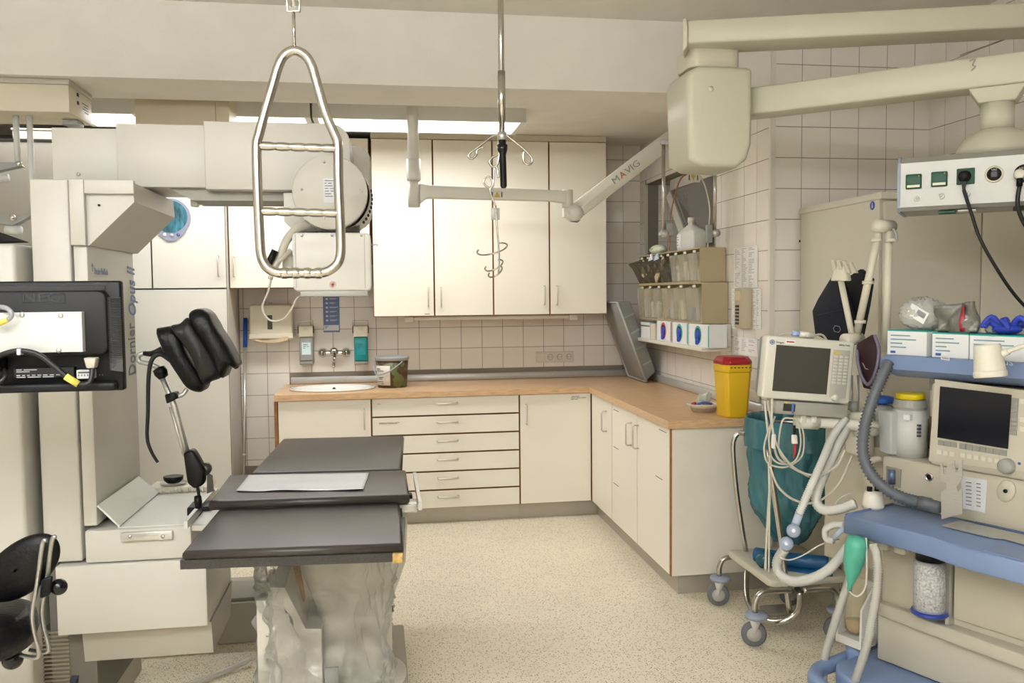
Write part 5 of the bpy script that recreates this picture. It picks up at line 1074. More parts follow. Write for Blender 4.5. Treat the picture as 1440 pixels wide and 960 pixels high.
# ================================================================== CEILING SUPPLY PENDANT
pdM = mat('pendant_white', 'c3c1ae', .38, var=.012); pdI = mat('pendant_ivory', 'cfc9b4', .38)
t = thing('supply_pendant', (1.9, 2.3, 1.75), 'ceiling supply pendant with two white arms and a socket panel', 'supply pendant')
YJ = 3.05
def pj(px, py, Y=YJ): return aY(px, py, Y)
cj = pj(1003, 170)
# joint box: rounded, with a flatter front
a0, a1, z0, z1 = pb(966, 92, 1059, 235, YJ)
b = B(); b.prism([(a0+.01, z0+.03), (a0+.06, z0+.004), (a1-.06, z0), (a1-.02, z0+.03), (a1, z0+.09), (a1, z1-.01), (a1-.02, z1), (a0+.05, z1), (a0+.01, z1-.02), (a0, z1-.05)], XZ(YJ), (0, .24, 0), .024, 4); jb = b.build('joint_box', pdM, t)
q = pj(1000, 125); B().cyl((q.x, YJ+.002, q.z), (q.x, YJ-.002, q.z), .010, n=18).build('cover_button', pdI, jb)
a0c, a1c, z0c, z1c = pb(970, 67, 1042, 95, YJ+.06); B().prism(rrect(a0c, a1c, YJ+.05, YJ+.22, .04), XY(z0c), (0, 0, z1c-z0c), .004).build('neck', pdI, t)
# arms: level beams running forward to the right
def beam(l0, l1, zt_, zb_, wd, name, M, bev=.008):
    """l0,l1: Vector ends on the near face centre line"""
    d_ = (l1-l0); d_.z = 0; d_.normalize(); n_ = Vector((-d_.y, d_.x, 0))
    b = B(); b.hull([Vector((v.x, v.y, z))+n_*k for v in (l0, l1) for z in (zt_, zb_) for k in (0, wd)], bev); return b.build(name, M, t)
zt_, zb_ = pj(968, 28, YJ).z, pj(1043, 64, YJ).z
L0 = pj(967, 50); r_ = ray(1440, 38); s_ = (zb_-EYE)/r_.z; L1 = EYEP+r_*s_; ex = (L1-L0); L1b = L0+ex*1.7
beam(L0, L1b, zt_, zb_, .16, 'upper_arm', pdM)
b = B(); b.hull([Vector((L0.x-.018, L0.y+.005, zt_+.004)), Vector((L0.x-.018, L0.y+.005, zb_-.03)), Vector((L0.x-.004, L0.y-.008, zt_+.006)), Vector((L0.x-.002, L0.y-.004, zb_-.01)), Vector((L0.x+.05, L0.y+.16, zt_+.004)), Vector((L0.x+.05, L0.y+.16, zb_-.02)), Vector((L0.x+.065, L0.y+.155, zt_)), Vector((L0.x+.065, L0.y+.155, zb_))], .004); b.build('arm_end_plate', pdI, t)
q = L1b-ex*.12; B().cyl((q.x, q.y+.06, zb_-.03), (q.x, q.y+.06, CF-.001), .11, n=28).build('ceiling_column', pdM, t)
zt2, zb2 = pj(1064, 122, YJ+.05).z, pj(1064, 160, YJ+.05).z
L0 = pj(1062, 140, YJ+.05); r_ = ray(1440, 71); s_ = (zt2-EYE)/r_.z; L1 = EYEP+r_*s_; ex = L1-L0
beam(L0-ex*.10, L0+ex*1.35, zt2, zb2, .12, 'lower_arm', pdM)
b = B(); q = L0+ex*.83; q.z = (zt2*.75+zb2*.25); dd = Vector((ex.x, ex.y, 0)).normalized()
b.tube(smooth_path([q-dd*.01+Vector((0, -.003, .015)), q+dd*.006+Vector((0, -.003, .018)), q+Vector((0, -.003, 0)), q+dd*.008+Vector((0, -.003, -.006)), q-dd*.004+Vector((0, -.003, -.018))], 5), .002, 6); b.build('arm_emblem', greyPl, t)
# drop column under the lower arm
q = L0+ex*.915; dcx = Vector((q.x, q.y, 0))+Vector((-dd.y, dd.x, 0))*.06
# flared bracket, drop tube, dome and socket panel
zc0 = aY(1395, 135, dcx.y).z
b = B(); b.hull([dcx+dd*k1*.085+Vector((-dd.y, dd.x, 0))*k2*.06+Vector((0, 0, zb2-.001)) for k1 in (-1, 1) for k2 in (-1, 1)]+[dcx+dd*k1*.055+Vector((-dd.y, dd.x, 0))*k2*.05+Vector((0, 0, zb2-.05)) for k1 in (-1, 1) for k2 in (-1, 1)], .004); b.build('flared_bracket', pdM, t)
zd = aY(1395, 183, dcx.y).z
B().cyl(dcx+Vector((0, 0, zd-.01)), dcx+Vector((0, 0, zb2-.05)), .052, n=28).build('drop_tube', pdM, t)
zp = aY(1395, 207, dcx.y).z
B().lathe([(0, 0), (.125, 0), (.122, .25), (.105, .6), (.08, .85), (.05, 1), (0, 1)], dcx+Vector((0, 0, zp-.03)), dcx+Vector((0, 0, zd+.004)), 36).build('dome', pdM, t)
# socket panel: box in its own frame
aluP = mat('panel_alu', 'a09f98', .35, .35, var=.02); pan0 = dcx+Vector((0, -.16, 0))
# left end at px 1262..1266, runs towards camera-right
PF = Frame(0, 0, 0)
pA = aY(1264, 250, dcx.y+.03); 
ang = -.68
PF = Frame(pA.x, pA.y, ang)
uR, _z1 = PF.f(1440, 240, 0)
zT, zBt = PF.f(1264, 222, 0)[1], PF.f(1264, 297, 0)[1]
PW = .62
b = B(PF.m); b.prism([(0, zBt+.012), (.012, zBt), (.22, zBt-.002), (.232, zBt+.02), (.232, zT-.02), (.22, zT), (.02, zT), (0, zT-.02)], lambda a_, c_: Vector((.006, a_, c_)), (PW, 0, 0), .0, smooth=False); pn = b.build('socket_panel', aluP, t)
b = B(PF.m); b.prism([(-.001, zBt+.010), (.012, zBt-.003), (.22, zBt-.004), (.234, zBt+.02), (.234, zT-.018), (.22, zT+.003), (.02, zT+.003), (-.002, zT-.018)], lambda a_, c_: Vector((-.004, a_, c_)), (.010, 0, 0)); b.build('end_cap', mat('cap_bluegrey', '8c93a2', .4), t)
gM = mat('socket_green', '0f4a35', .4)
def PP(px, py, v=0): return PF.f(px, py, v)
for (px, py) in ((1285, 255.5), (1321, 252)):
    u_, z_ = PP(px, py); sk = B(PF.m).box(u_-.024, u_+.024, -.012, .0-.0005, z_-.024, z_+.024, .003).build('green_socket', gM, t)
    B(PF.m).box(u_-.019, u_+.019, -.0135, -.0118, z_-.020, z_-.012).build('label_strip', mat('strip_cream', 'd9d8c4', .5), sk)
    B(PF.m).cyl((u_+.016, -.0115, z_+.017), (u_+.016, -.0135, z_+.017), .002, n=8).build('pilot_lamp', mat('lamp_amber', 'd8923a', .4), sk)
u_, z_ = PP(1358, 248); sk = B(PF.m).box(u_-.026, u_+.026, -.006, -.0005, z_-.026, z_+.026, .003).build('green_socket', gM, t)
b = B(PF.m); b.lathe([(0, 0), (.02, 0), (.02, .5), (.015, 1), (0, 1)], (u_-.003, -.006, z_+.001), (u_-.003, -.034, z_-.004), 18); b.hull([Vector((u_-.014, -.03, z_)), Vector((u_+.006, -.03, z_)), Vector((u_-.008, -.03, z_-.045)), Vector((u_+.0, -.03, z_-.045)), Vector((u_-.014, -.012, z_-.004)), Vector((u_+.006, -.012, z_-.004)), Vector((u_-.008, -.02, z_-.045)), Vector((u_, -.02, z_-.045))]); b.build('mains_plug', blackP, t)
pw0 = PF.w(u_-.004, -.025, z_-.045)
pts = [pw0]+[aY(px, py, pw0.y-dy) for px, py, dy in ((1366, 300, .0), (1378, 335, .01), (1400, 375, .02), (1425, 412, .03), (1450, 438, .04), (1480, 455, .05))]+[Vector((2.16, 2.12, 1.12)), Vector((2.40, 2.16, .85)), Vector((2.44, 2.2, .5))]
B().tube(smooth_path(pts, 6), .0055, 8).build('mains_cable', cb, None, 'black mains cable hanging from the third green socket of the pendant', 'cable')
for (px, py) in ((1289, 279.5), (1324, 276), (1361, 273)):
    u_, z_ = PP(px, py); b = B(PF.m); b.lathe([(0, 0), (.009, 0), (.009, .4), (.006, .5), (.006, .3), (.003, .3), (.003, 1), (0, 1)], (u_, 0, z_), (u_, -.009, z_), 16); b.build('earth_pin', steel, t)
u_, z_ = PP(1398, 245); b = B(PF.m); b.lathe([(0, 0), (.027, 0), (.027, .6), (.023, 1), (.021, 1)], (u_, 0, z_), (u_, -.006, z_), 28); gs = b.build('gas_ring', pdI, t)
b = B(PF.m); b.cyl((u_, -.001, z_), (u_, -.0055, z_), .021, n=28); b.build('gas_disc', mat('disc_black', '1e1d1d', .4), gs)
b = B(PF.m); b.box(u_-.008, u_+.008, -.008, -.0056, z_-.008, z_+.008); b.build('gas_port', mat('port_black', '0a0a0a', .3), gs)
text('gas_print', 'VAC', .0085, mat('disc_print', 'c9c6bb', .5), PF.m @ Matrix.Translation((u_, -.0058, z_+.014)) @ Matrix.Rotation(math.pi/2, 4, 'X'), gs)
u_, z_ = PP(1437, 244); b = B(PF.m); b.cyl((u_+.006, 0, z_), (u_+.006, -.006, z_), .028, n=28); gs = b.build('gas_disc', mat('disc_black', '1e1d1d', .4), t)
text('gas_print', 'AIR', .0085, mat('disc_print', 'c9c6bb', .5), PF.m @ Matrix.Translation((u_-.002, -.0065, z_+.016)) @ Matrix.Rotation(math.pi/2, 4, 'X'), gs)
b = B(PF.m); b.lathe([(0, 0), (.016, 0), (.016, .8), (.012, 1), (0, 1)], (u_-.003, -.006, z_-.006), (u_-.008, -.04, z_-.004), 20); b.build('gas_plug', white, gs)
b = B(PF.m); b.cyl((u_-.006, -.03, z_-.014), (u_-.006, -.03, z_-.042), .009, n=14); b.build('plug_sleeve', blackP, gs)
pw0 = PF.w(u_-.006, -.03, z_-.042); pts = [pw0]+[aY(px, py, pw0.y) for px, py in ((1431, 285), (1436, 305), (1448, 325), (1465, 340))]+[Vector((2.2, 2.2, 1.35)), Vector((2.42, 2.26, 1.0)), Vector((2.46, 2.3, .5))]; B().tube(smooth_path(pts, 6), .0065, 8).build('gas_hose', cb, None, 'black gas hose hanging from the white plug at the right edge', 'hose')
for px, w_ in ((1331, .05), (1440, .06)):
    u_, z_ = PP(px, 297); B(PF.m).box(u_-w_/2, u_+w_/2, .03, .08, zBt-.012, zBt-.0035, .002).build('under_socket', gM if px < 1400 else mat('under_black', '232220', .5), t)
B(PF.m).box(PP(1346, 297)[0], PP(1372, 297)[0], .02, .07, zBt-.009, zBt-.0035, .002).build('under_cover', white, t)
b = B(); b.tube(smooth_path([aY(1350, 78, 2.95), aY(1400, 60, 2.9), aY(1432, 47, 2.85), aY(1450, 32, 2.8)], 6), .003, 6); b.build('loop_wire', mat('wire_tan', '9b927e', .5), t)
# ================================================================== WHITE CUPBOARD (right)
wc = mat('cupboard_white', 'cdc7b6', .42, var=.012)
yc0, zc1 = 3.25, 1.88; xc0 = aY(1239, 420, yc0).x
t = thing('metal_cupboard', (xc0, yc0, 0), 'tall white metal cupboard standing in the right alcove', 'cupboard')
B().box(xc0, XR2-.012, yc0+.02, D2-.03, .0, zc1-.03).build('body', wc, t)
B().box(xc0-.006, XR2-.008, yc0-.002, D2-.024, zc1-.0295, zc1-.006, .002).build('top_rim', wc, t)
B().box(xc0-.003, XR2-.010, yc0+.004, D2-.027, zc1-.0055, zc1).build('top_plate', wc, t)
xs = aY(1380, 380, yc0).x
for a_, c_ in ((xc0+.012, xs-.003), (xs+.003, XR2-.02)):
    d = B().box(a_, c_, yc0, yc0+.0195, .08, zc1-.04, .003).build('door', wc, t)
q = aY(1371, 327, yc0); B().cyl((q.x, yc0, q.z), (q.x, yc0-.008, q.z), .006, n=12).build('lock', steel, t)
q = aX(1227, 289, xc0); b = B(); b.cyl((xc0-.001, q.y, q.z), (xc0-.0002, q.y, q.z), .018, n=20); st_ = b.build('round_sticker', mat('sticker_blue', '3d57b0', .5), t)
b = B(); b.cyl((xc0-.0018, q.y, q.z+.007), (xc0-.001, q.y, q.z+.007), .004, n=10); b.box(xc0-.0018, xc0-.001, q.y-.004, q.y+.004, q.z-.010, q.z+.002); b.build('sticker_figure', mat('sticker_white', 'd0d8ea', .5), st_)
q = aX(1231, 326, xc0); b = B(); b.cyl((xc0-.001, q.y, q.z+.006), (xc0, q.y, q.z+.006), .004, n=8); b.build('rivet', greyPl, t)
q = aX(1125, 339, xc0); b = B(); b.cyl((xc0-.003, q.y, q.z), (xc0, q.y, q.z), .006, n=8); b.build('rivet', blackP, t)
# ================================================================== ANAESTHESIA MACHINE
MF = Frame(1.492, 2.545, math.atan2(-.917, .40))
def mbx(x0, y0, x1, y1, v):
    xm, ym = (x0+x1)/2, (y0+y1)/2
    return MF.f(x0, ym, v)[0], MF.f(x1, ym, v)[0], MF.f(xm, y1, v)[1], MF.f(xm, y0, v)[1]
def mp(px, py, v): u_, z_ = MF.f(px, py, v); return MF.w(u_, v, z_)
def mt(px, py, z): return aZ(px, py, z)
mcream = mat('machine_cream', 'bab4a2', .42, var=.012); mblue = mat('machine_blue', '7488ac', .38, var=.02); mblued = mat('machine_blue_dark', '5a6c90', .42); mgrey = mat('machine_grey', '9a9a92', .45); keyM = mat('key_grey', '8d8d84', .5)
hoseW = mat('hose_white', 'd4d3cb', .35, alpha=.88); hoseC = mat('hose_clearish', 'cfcdc3', .25, alpha=.62)
ZTB = .745; UE = .75
am = thing('anaesthesia_machine', MF.w(.35, .3, 0), 'blue and cream anaesthesia machine with dark screen on the right', 'medical machine')
# castor base
b = B(MF.m); b.prism([(-.04, .02), (.0, -.03), (.10, -.075), (UE, -.09), (UE, .62), (-.04, .62)], XY(.115), (0, 0, .12), .012); b.build('base_tray', mblue, am)
b = B(MF.m); b.tube(smooth_path([Vector((.3, -.14, .2)), Vector((.02, -.115, .2)), Vector((-.075, -.03, .2)), Vector((-.085, .1, .2)), Vector((-.085, .45, .2))], 8), .026, 12); b.build('base_bumper', mblue, am)
for u_, v_ in ((-.02, .05), (-.02, .55), (UE-.05, .0), (UE-.05, .55)):
    b = B(MF.m); b.cyl((u_-.02, v_, .06), (u_+.02, v_, .06), .06, n=20); b.cyl((u_, v_, .1), (u_, v_, .118), .02); b.build('castor', greyPl, am)
# lower body with drawer
vL = .17; uL = MF.f(1239, 840, vL)[0]; zB = .236
B(MF.m).box(uL, UE, vL, .60, zB, ZTB-.065, .006).build('lower_body', mcream, am)
u0, u1, z0, z1 = mbx(1344, 792, 1440, 880, vL); B(MF.m).box(u0, UE-.005, vL-.012, vL-.0005, MF.f(1380, 880, vL)[1], ZTB-.07, .004).build('door_panel', mcream, am)
zl1, zl0 = MF.f(1240, 843, vL)[1], MF.f(1240, 862, vL)[1]; zlip = .43
zlip = MF.f(1240, 843, vL)[1]
b = B(MF.m); b.box(uL+.002, UE-.004, vL-.02, vL-.0005, zB+.004, zlip-.045, .004); dw = b.build('drawer_front', mcream, am)
b = B(MF.m); n = 14; b.prism([(uL+.002, vL)]+[(uL+.002+(UE-.10-uL)*k/n, vL-.028-.035*math.sin(math.pi*.5*k/n)) for k in range(n+1)]+[(UE-.098, vL)], XY(zlip-.044), (0, 0, .043), .004); b.build('drawer_lip', mcream, am)
b = B(MF.m); u0 = MF.f(1338, 800, vL)[0]; b.box(u0, u0+.012, vL-.03, vL-.0005, zlip, ZTB-.068); b.build('metal_strip', steel, am)
# table
b = B(MF.m); b.prism([(0, 0), (.30, -.005), (.40, -.03), (UE, -.03), (UE, .5), (0, .5)], XY(ZTB-.062), (0, 0, .062), .006); b.build('work_table', mblue, am)
b = B(MF.m); b.tube([(0.006, .004, ZTB+.0), (.006, .30, ZTB)], .006, 8); b.tube([(.30, .235, ZTB+.004), (UE, .235, ZTB+.004)], .006, 8); b.build('table_edge', mblued, am)
u0, v0 = MF.t(1395, 771, ZTB); u1, v1 = MF.t(1440, 763, ZTB); b = B(MF.m); b.box(u0, UE-.01, -.02, .06, ZTB+.0004, ZTB+.003); b.build('pullout_shelf', mblue, am)
b = B(MF.m); 
for k in range(3): b.box(.02+k*.06, .06+k*.06, .05, .10, ZTB-.10, ZTB-.063, .01)
b.build('valve_block', mcream, am)
# upper body
vU = .25; uU = MF.f(1241, 660, vU)[0]; zU = MF.f(1243, 641, vU)[1]
B(MF.m).box(uU, UE, vU, .62, ZTB+.001, zU, .006).build('upper_body', mcream, am)
B(MF.m).box(uU+.01, UE, .50, .62, zU+.0005, 1.19, .004).build('rear_panel', mcream, am)
# display
vD = .235; u0, u1, z0, z1 = mbx(1308, 527, 1440, 690, vD); zt_ = MF.f(1312, 527, vD)[1]; zb_ = MF.f(1305, 640, vD)[1]
B(MF.m).box(u0, UE, vD, .48, zU+.001, 1.175, .008).build('display_housing', mcream, am)
def quad(px, v, M, name, th=.004, par=am):
    b = B(); P = [mp(a_, c_, v) for a_, c_ in px]; n_ = MF.v*th; b.hull(P+[p+n_ for p in P]); return b.build(name, M, par)
quad(((1315, 533), (1442, 549), (1442, 664), (1306, 648)), vD-.004, mat('bezel_cream', 'bdb7a6', .45), 'bezel', .0038)
sc_ = quad(((1322, 543), (1422, 555), (1417, 631), (1318, 615)), vD-.008, mat('screen_dark', '10131c', .12), 'screen', .0038)
for k in range(3): x = 1319+k*9; quad(((x, 618+k*1.3), (x+8, 619.3+k*1.3), (x+8, 626.5+k*1.3), (x-.4, 625.2+k*1.3)), vD-.0065, keyM, 'soft_key', .0024)
for k in range(7): x = 1349+k*9.6; y = 622.5+k*1.55; quad(((x, y), (x+8.8, y+1.4), (x+8.5, y+9.4), (x-.3, y+8)), vD-.0065, keyM, 'soft_key', .0024)
for k in range(8): y = 559+k*6.6; quad(((1422.5-k*.35, y), (1432-k*.35, y+1.3), (1431.7-k*.35, y+7.3), (1422.2-k*.35, y+6)), vD-.0065, keyM, 'soft_key', .0024)
for k in range(3): x = 1317.5+k*9; y = 632+k*1.5; quad(((x, y), (x+6.5, y+1), (x+6.3, y+7), (x-.2, y+6)), vD-.006, mat('key_cream', 'cfcabb', .5), 'function_key', .0019)
for k in range(6): x = 1350.5+k*9.7; y = 636.5+k*1.6; quad(((x, y), (x+6.5, y+1), (x+6.3, y+7), (x-.2, y+6)), vD-.006, mat('key_cream', 'cfcabb', .5), 'function_key', .0019)
for y in (560, 586, 599): quad(((1434, y), (1441, y+1), (1441, y+8), (1434, y+7)), vD-.006, mat('key_cream', 'cfcabb', .5), 'function_key', .0019)
c = mp(1417, 655, vD-.004); B().lathe([(0, 1), (.018, 1), (.022, .8), (.024, 0)], c, c-MF.v*.022, 24).build('rotary_knob', mgrey, am)
c = mp(1433.5, 651.5, vD-.005); B().cyl(c, c-MF.v*.002, .004, n=12).build('maker_mark', mat('mark_blue', '3f63a8', .5), am)
quad(((1352, 669), (1388, 675), (1385, 721), (1351, 714)), vU-.002, mat('list_paper', 'd3d5d6', .6), 'list_sheet', .0015)
b = B()
for k in range(7): 
    for j, L in ((0, 8), (1, 6)):
        x = 1358+j*15; y = 677+k*5.2+j*2; P = [mp(a_, c_, vU-.0028) for a_, c_ in ((x, y), (x+L, y+1.2), (x+L, y+2.4), (x, y+1.2))]; b.hull(P+[p+MF.v*.0006 for p in P])
b.build('list_print', mat('print_grey', '75757a', .7), am, kind='stuff')
quad(((1322, 668), (1324, 668), (1324, 668.6), (1322, 668.6)), vU-.0005, mcream, 'seam', .0004)
c = mp(1307, 670.5, vU); b = B(); b.lathe([(0, 0), (.014, 0), (.014, .6), (.010, 1), (.009, .5), (0, .5)], c, c-MF.v*.006, 24); rc = b.build('round_port', chrome, am); B().cyl(c-MF.v*.0032, c-MF.v*.005, .0075, n=16).build('port_core', blackP, rc)
c = mp(1415, 690, vU); b = B(); b.lathe([(0, 0), (.036, 0), (.034, 1), (0, 1)], c, c-MF.v*.003, 28, ex=.75); ov = b.build('oval_recess', mat('recess_cream', 'c2bca9', .45), am); B().cyl(c-MF.v*.003, c-MF.v*.007, .006, n=14).build('recess_port', blackP, ov)
# socket recess with valve
quad(((1246, 655), (1267, 660), (1266, 686), (1246, 681)), vU-.003, mat('recess_grey', '8d897b', .5), 'valve_plate', .0028)
c = mp(1254, 669, vU-.004); b = B(); b.cyl(c+Vector((0, 0, -.026)), c+Vector((0, 0, .022)), .014, n=14); b.box(-.001, .001, -.001, .001, -.001, .001, m=Matrix.Translation(c)); b.build('valve', mat('valve_blue', '5b6880', .35, .3), am)
# blue top rail with name
vR = .20; uR0 = MF.f(1243, 520, vR)[0]; zr1 = MF.f(1240, 499, vR)[1]; zr0 = MF.f(1245, 522, vR)[1]
b = B(MF.m); b.prism([(vR, zr1-.045), (vR, zr1), (.60, zr1), (.60, zr0-.02), (vR+.07, zr0-.02), (vR+.045, zr0-.012)], lambda a_, c_: Vector((uR0, a_, c_)), (UE-uR0, 0, 0)); b.build('top_rail', mblue, am)
b = B(MF.m); b.tube([(uR0-.004, vR+.004, zr1-.03), (uR0-.004, .58, zr1-.03)], .022, 10); b.build('rail_end', mat('rail_end_blue', '8ea0cf', .4), am)
def mtext(body, size, M, px, py, v, name='maker_print', **k):
    u_, z_ = MF.f(px, py, v); return text(name, body, size, M, MF.m @ Matrix.Translation((u_, v-.0008, z_)) @ Matrix.Rotation(math.pi/2, 4, 'X'), am, **k)
mtext('Primus', .030, mat('rail_print', 'c9d0e0', .5), 1402, 508, vR, sx=1.15)
quad(((1323, 499), (1335, 501), (1335, 507), (1323, 505)), vR-.0015, mat('id_plate', 'd5d8dc', .5), 'id_plate', .0012)
b = B()
for k in range(5): P = [mp(a_, c_, vR-.0022) for a_, c_ in ((1325+k*1.9, 501.6+k*.3), (1325.8+k*1.9, 501.7+k*.3), (1325.8+k*1.9, 504.3+k*.3), (1325+k*1.9, 504.2+k*.3))]; b.hull(P+[p+MF.v*.0005 for p in P])
b.build('plate_code', ink, am, kind='stuff')
# vaporiser
c = mp(1279, 640, .33); cu, cv = (c-MF.o).dot(MF.u), (c-MF.o).dot(MF.v); zb_ = zU+.001; zt_ = mp(1279, 575, .33).z; rv = .055
b = B(MF.m); b.lathe([(0, 0), (rv, 0), (rv, 1), (0, 1)], (cu, cv, zb_), (cu, cv, zt_), 28); vb = b.build('vaporiser', mat('vapor_white', 'c5c6c0', .4), am)
b = B(MF.m); b.hull([Vector((cu-.075, cv-.06, zb_+.01)), Vector((cu-.02, cv-.075, zb_+.005)), Vector((cu-.08, cv-.065, zt_-.004)), Vector((cu-.02, cv-.08, zt_-.004)), Vector((cu-.06, cv+.03, zb_+.01)), Vector((cu-.06, cv+.03, zt_-.004)), Vector((cu+.0, cv-.02, zb_+.005)), Vector((cu, cv-.02, zt_-.004))], .005); b.build('filler_block', mat('filler_grey', 'aeb2b0', .4), vb)
c2 = Vector((cu-.078, cv-.07, zb_+(zt_-zb_)*.48)); B(MF.m).cyl(c2, c2+Vector((-.012, -.018, .004)), .016, n=14).build('filler_screw', mgrey, vb)
b = B(MF.m); n = 36; b.lathe([(0, 0), (.052, 0), (.052, .1), (.056, .3), (.050, .95), (0, 1)], (cu, cv, zt_), (cu, cv, zt_+.036), 36, smooth=False); b.build('dial', mgrey, vb)
b = B(MF.m); b.lathe([(0, 0), (.047, 0), (.047, .9), (.044, 1), (0, 1)], (cu, cv, zt_+.0365), (cu, cv, zt_+.056), 36); b.build('yellow_ring', mat('ring_yellow', 'dfc414', .4), vb)
b = B(MF.m); b.hull([Vector((cu+.05+dx, cv+.03+dy, zt_+dz)) for dx in (0, .012) for dy in (0, .03) for dz in (-.02, .07)], .003); b.build('lock_lever', mcream, vb)
q = mp(1281, 587, cv-rv); b = B(MF.m); b.box(cu+.012, cu+.036, cv-rv-.004, cv-rv+.012, zt_-.03, zt_-.012); b.build('rating_plate', gb, vb)
b = B(MF.m); 
for k in range(4): b.box(cu+.046, cu+.056, cv-.034, cv-.024, zt_-.05-k*.012, zt_-.044-k*.012)
b.build('print_lines', ink, vb, kind='stuff')
c = mp(1241, 565, .42); c.z = mp(1241, 566, .42).z
B().lathe([(0, 0), (.045, 0), (.05, .9), (0, 1)], Vector((c.x, c.y, zU+.001)), c, 24).build('vaporiser_two', mgrey, am)
B().lathe([(0, 0), (.04, 0), (.038, .8), (0, 1)], c, c+Vector((0, 0, .028)), 20).build('blue_ring', mat('ring_blue', '2f62b8', .4), am)
B().box(-.03, .03, -.05, -.03, 0, .0); 
# side module with suction unit on the machine's left
c = mp(1202, 605, .30)
b = B(MF.m); u0 = MF.f(1186, 610, .30)[0]; u1 = MF.f(1216, 610, .30)[0]; b.hull([Vector((u_, v_, z_)) for u_, z_ in ((u0, mp(1187, 580, .3).z), (u1, mp(1187, 580, .3).z+.012), (u0+.008, mp(1190, 636, .3).z), (u1, mp(1190, 640, .3).z)) for v_ in (.30, .36)], .008); sm_ = b.build('flow_module', mat('module_white', 'd0cbbb', .4), am)
B(MF.m).box((u0+.014), u0+.032, .2965, .2995, mp(1190, 602, .3).z, mp(1190, 595, .3).z).build('yellow_sticker', mat('sticker_yellow', 'd9bf2c', .5), sm_)
B(MF.m).box(u0+.042, u0+.058, .2965, .2995, mp(1190, 612, .3).z, mp(1190, 597, .3).z).build('level_window', mat('window_grey', 'a9a79c', .4), sm_)
b = B(); q = mp(1200, 576, .33); b.lathe([(0, 0), (.02, 0), (.016, 1), (0, 1)], q, q+Vector((0, 0, .03)), 14); b.build('module_knob', mgrey, sm_)
b = B(MF.m); b.box(MF.f(1168, 640, .42)[0], uU+.0, .38, .60, mp(1200, 700, .40).z-.25, mp(1200, 582, .40).z, .012); b.build('side_unit', mat('unit_cream', 'b9b3a0', .45), am)
for k in (0, 1): q = mp(1197+k*9, 565, .40); B().cyl(Vector((q.x, q.y, q.z-.06)), Vector((q.x, q.y, q.z+.10)), .006).build('steel_rod', steel, am)
B().cyl(mp(1222, 575, .42), mp(1223, 520, .42), .010).build('steel_rod', steel, am)
B().tube(smooth_path([mp(1240, 645, .34), mp(1225, 648, .32), mp(1219, 660, .32), mp(1222, 680, .32), mp(1240, 690, .34)], 6), .013, 10).build('pull_handle', mcream, am)
q = mp(1228, 705, .16); b = B(); b.lathe([(0, 0), (.034, 0), (.036, .2), (.032, .7), (.025, 1), (0, 1)], Vector((q.x, q.y, ZTB+.0005)), Vector((q.x, q.y, mp(1228, 690, .16).z)), 20); rg = b.build('suction_regulator', white, am)
for dx in (-.014, .014): B().cyl(Vector((q.x+dx, q.y, mp(1228, 690, .16).z)), Vector((q.x+dx, q.y, mp(1228, 684, .16).z)), .009, n=14).build('regulator_knob', blackP, rg)
# folded support arm (tubes) with hose holder
arM = mat('arm_cream', 'cfcab8', .42); VA = .38
def ap(px, py): return mp(px, py, VA)
B().cyl(Vector((ap(1247, 400).x, ap(1247, 400).y, zr1)), ap(1250, 325)-Vector((0, 0, 0)), .014, n=16).build('arm_upright', arM, am)
B().cyl(ap(1244, 328)-MF.v*.035, ap(1213, 470)-MF.v*.035, .0135, n=16).build('arm_link', arM, am)
B().cyl(ap(1213, 478)-MF.v*.055, ap(1196, 395)-MF.v*.055, .011, n=16).build('arm_link', arM, am)
for px, py, o_ in ((1247, 318, 0), (1213, 476, -.045)): c = ap(px, py)+MF.v*o_; B().cyl(c-MF.v*.06, c+MF.v*.03, .022, n=20).build('arm_joint', arM, am)
for px, py, o_ in ((1241, 338, -.035), (1229, 397, -.035), (1218, 452, -.035), (1253, 338, 0)): c = ap(px, py)+MF.v*o_; B().lathe([(.014, 0), (.02, 0), (.02, 1), (.014, 1)], c-Vector((0, 0, .006)), c+Vector((0, 0, .006)), 16).build('cable_clip', arM, am)
b = B(); b.tube(smooth_path([ap(1256, 322), ap(1260, 328), ap(1261, 338)], 5), .005, 8); b.build('arm_lever', mgrey, am)
b = B(); b.hull([ap(1184, 395)-MF.v*.07, ap(1208, 395)-MF.v*.07, ap(1192, 365)-MF.v*.07, ap(1202, 366)-MF.v*.07, ap(1184, 395)-MF.v*.04, ap(1208, 395)-MF.v*.04, ap(1192, 365)-MF.v*.04, ap(1202, 366)-MF.v*.04], .005); b.build('hose_holder', arM, am)
for k in range(4): x = 1191+k*8; b = B(); b.hull([ap(x, 366+k)-MF.v*(.08+dz) for dz in (0, .012)]+[ap(x+4, 366+k)-MF.v*(.08+dz) for dz in (0, .012)]+[ap(x-4+k*1.5, 384)-MF.v*(.05+dz) for dz in (0, .012)]+[ap(x+k*1.5, 384)-MF.v*(.05+dz) for dz in (0, .012)]); b.build('holder_finger', arM, am)
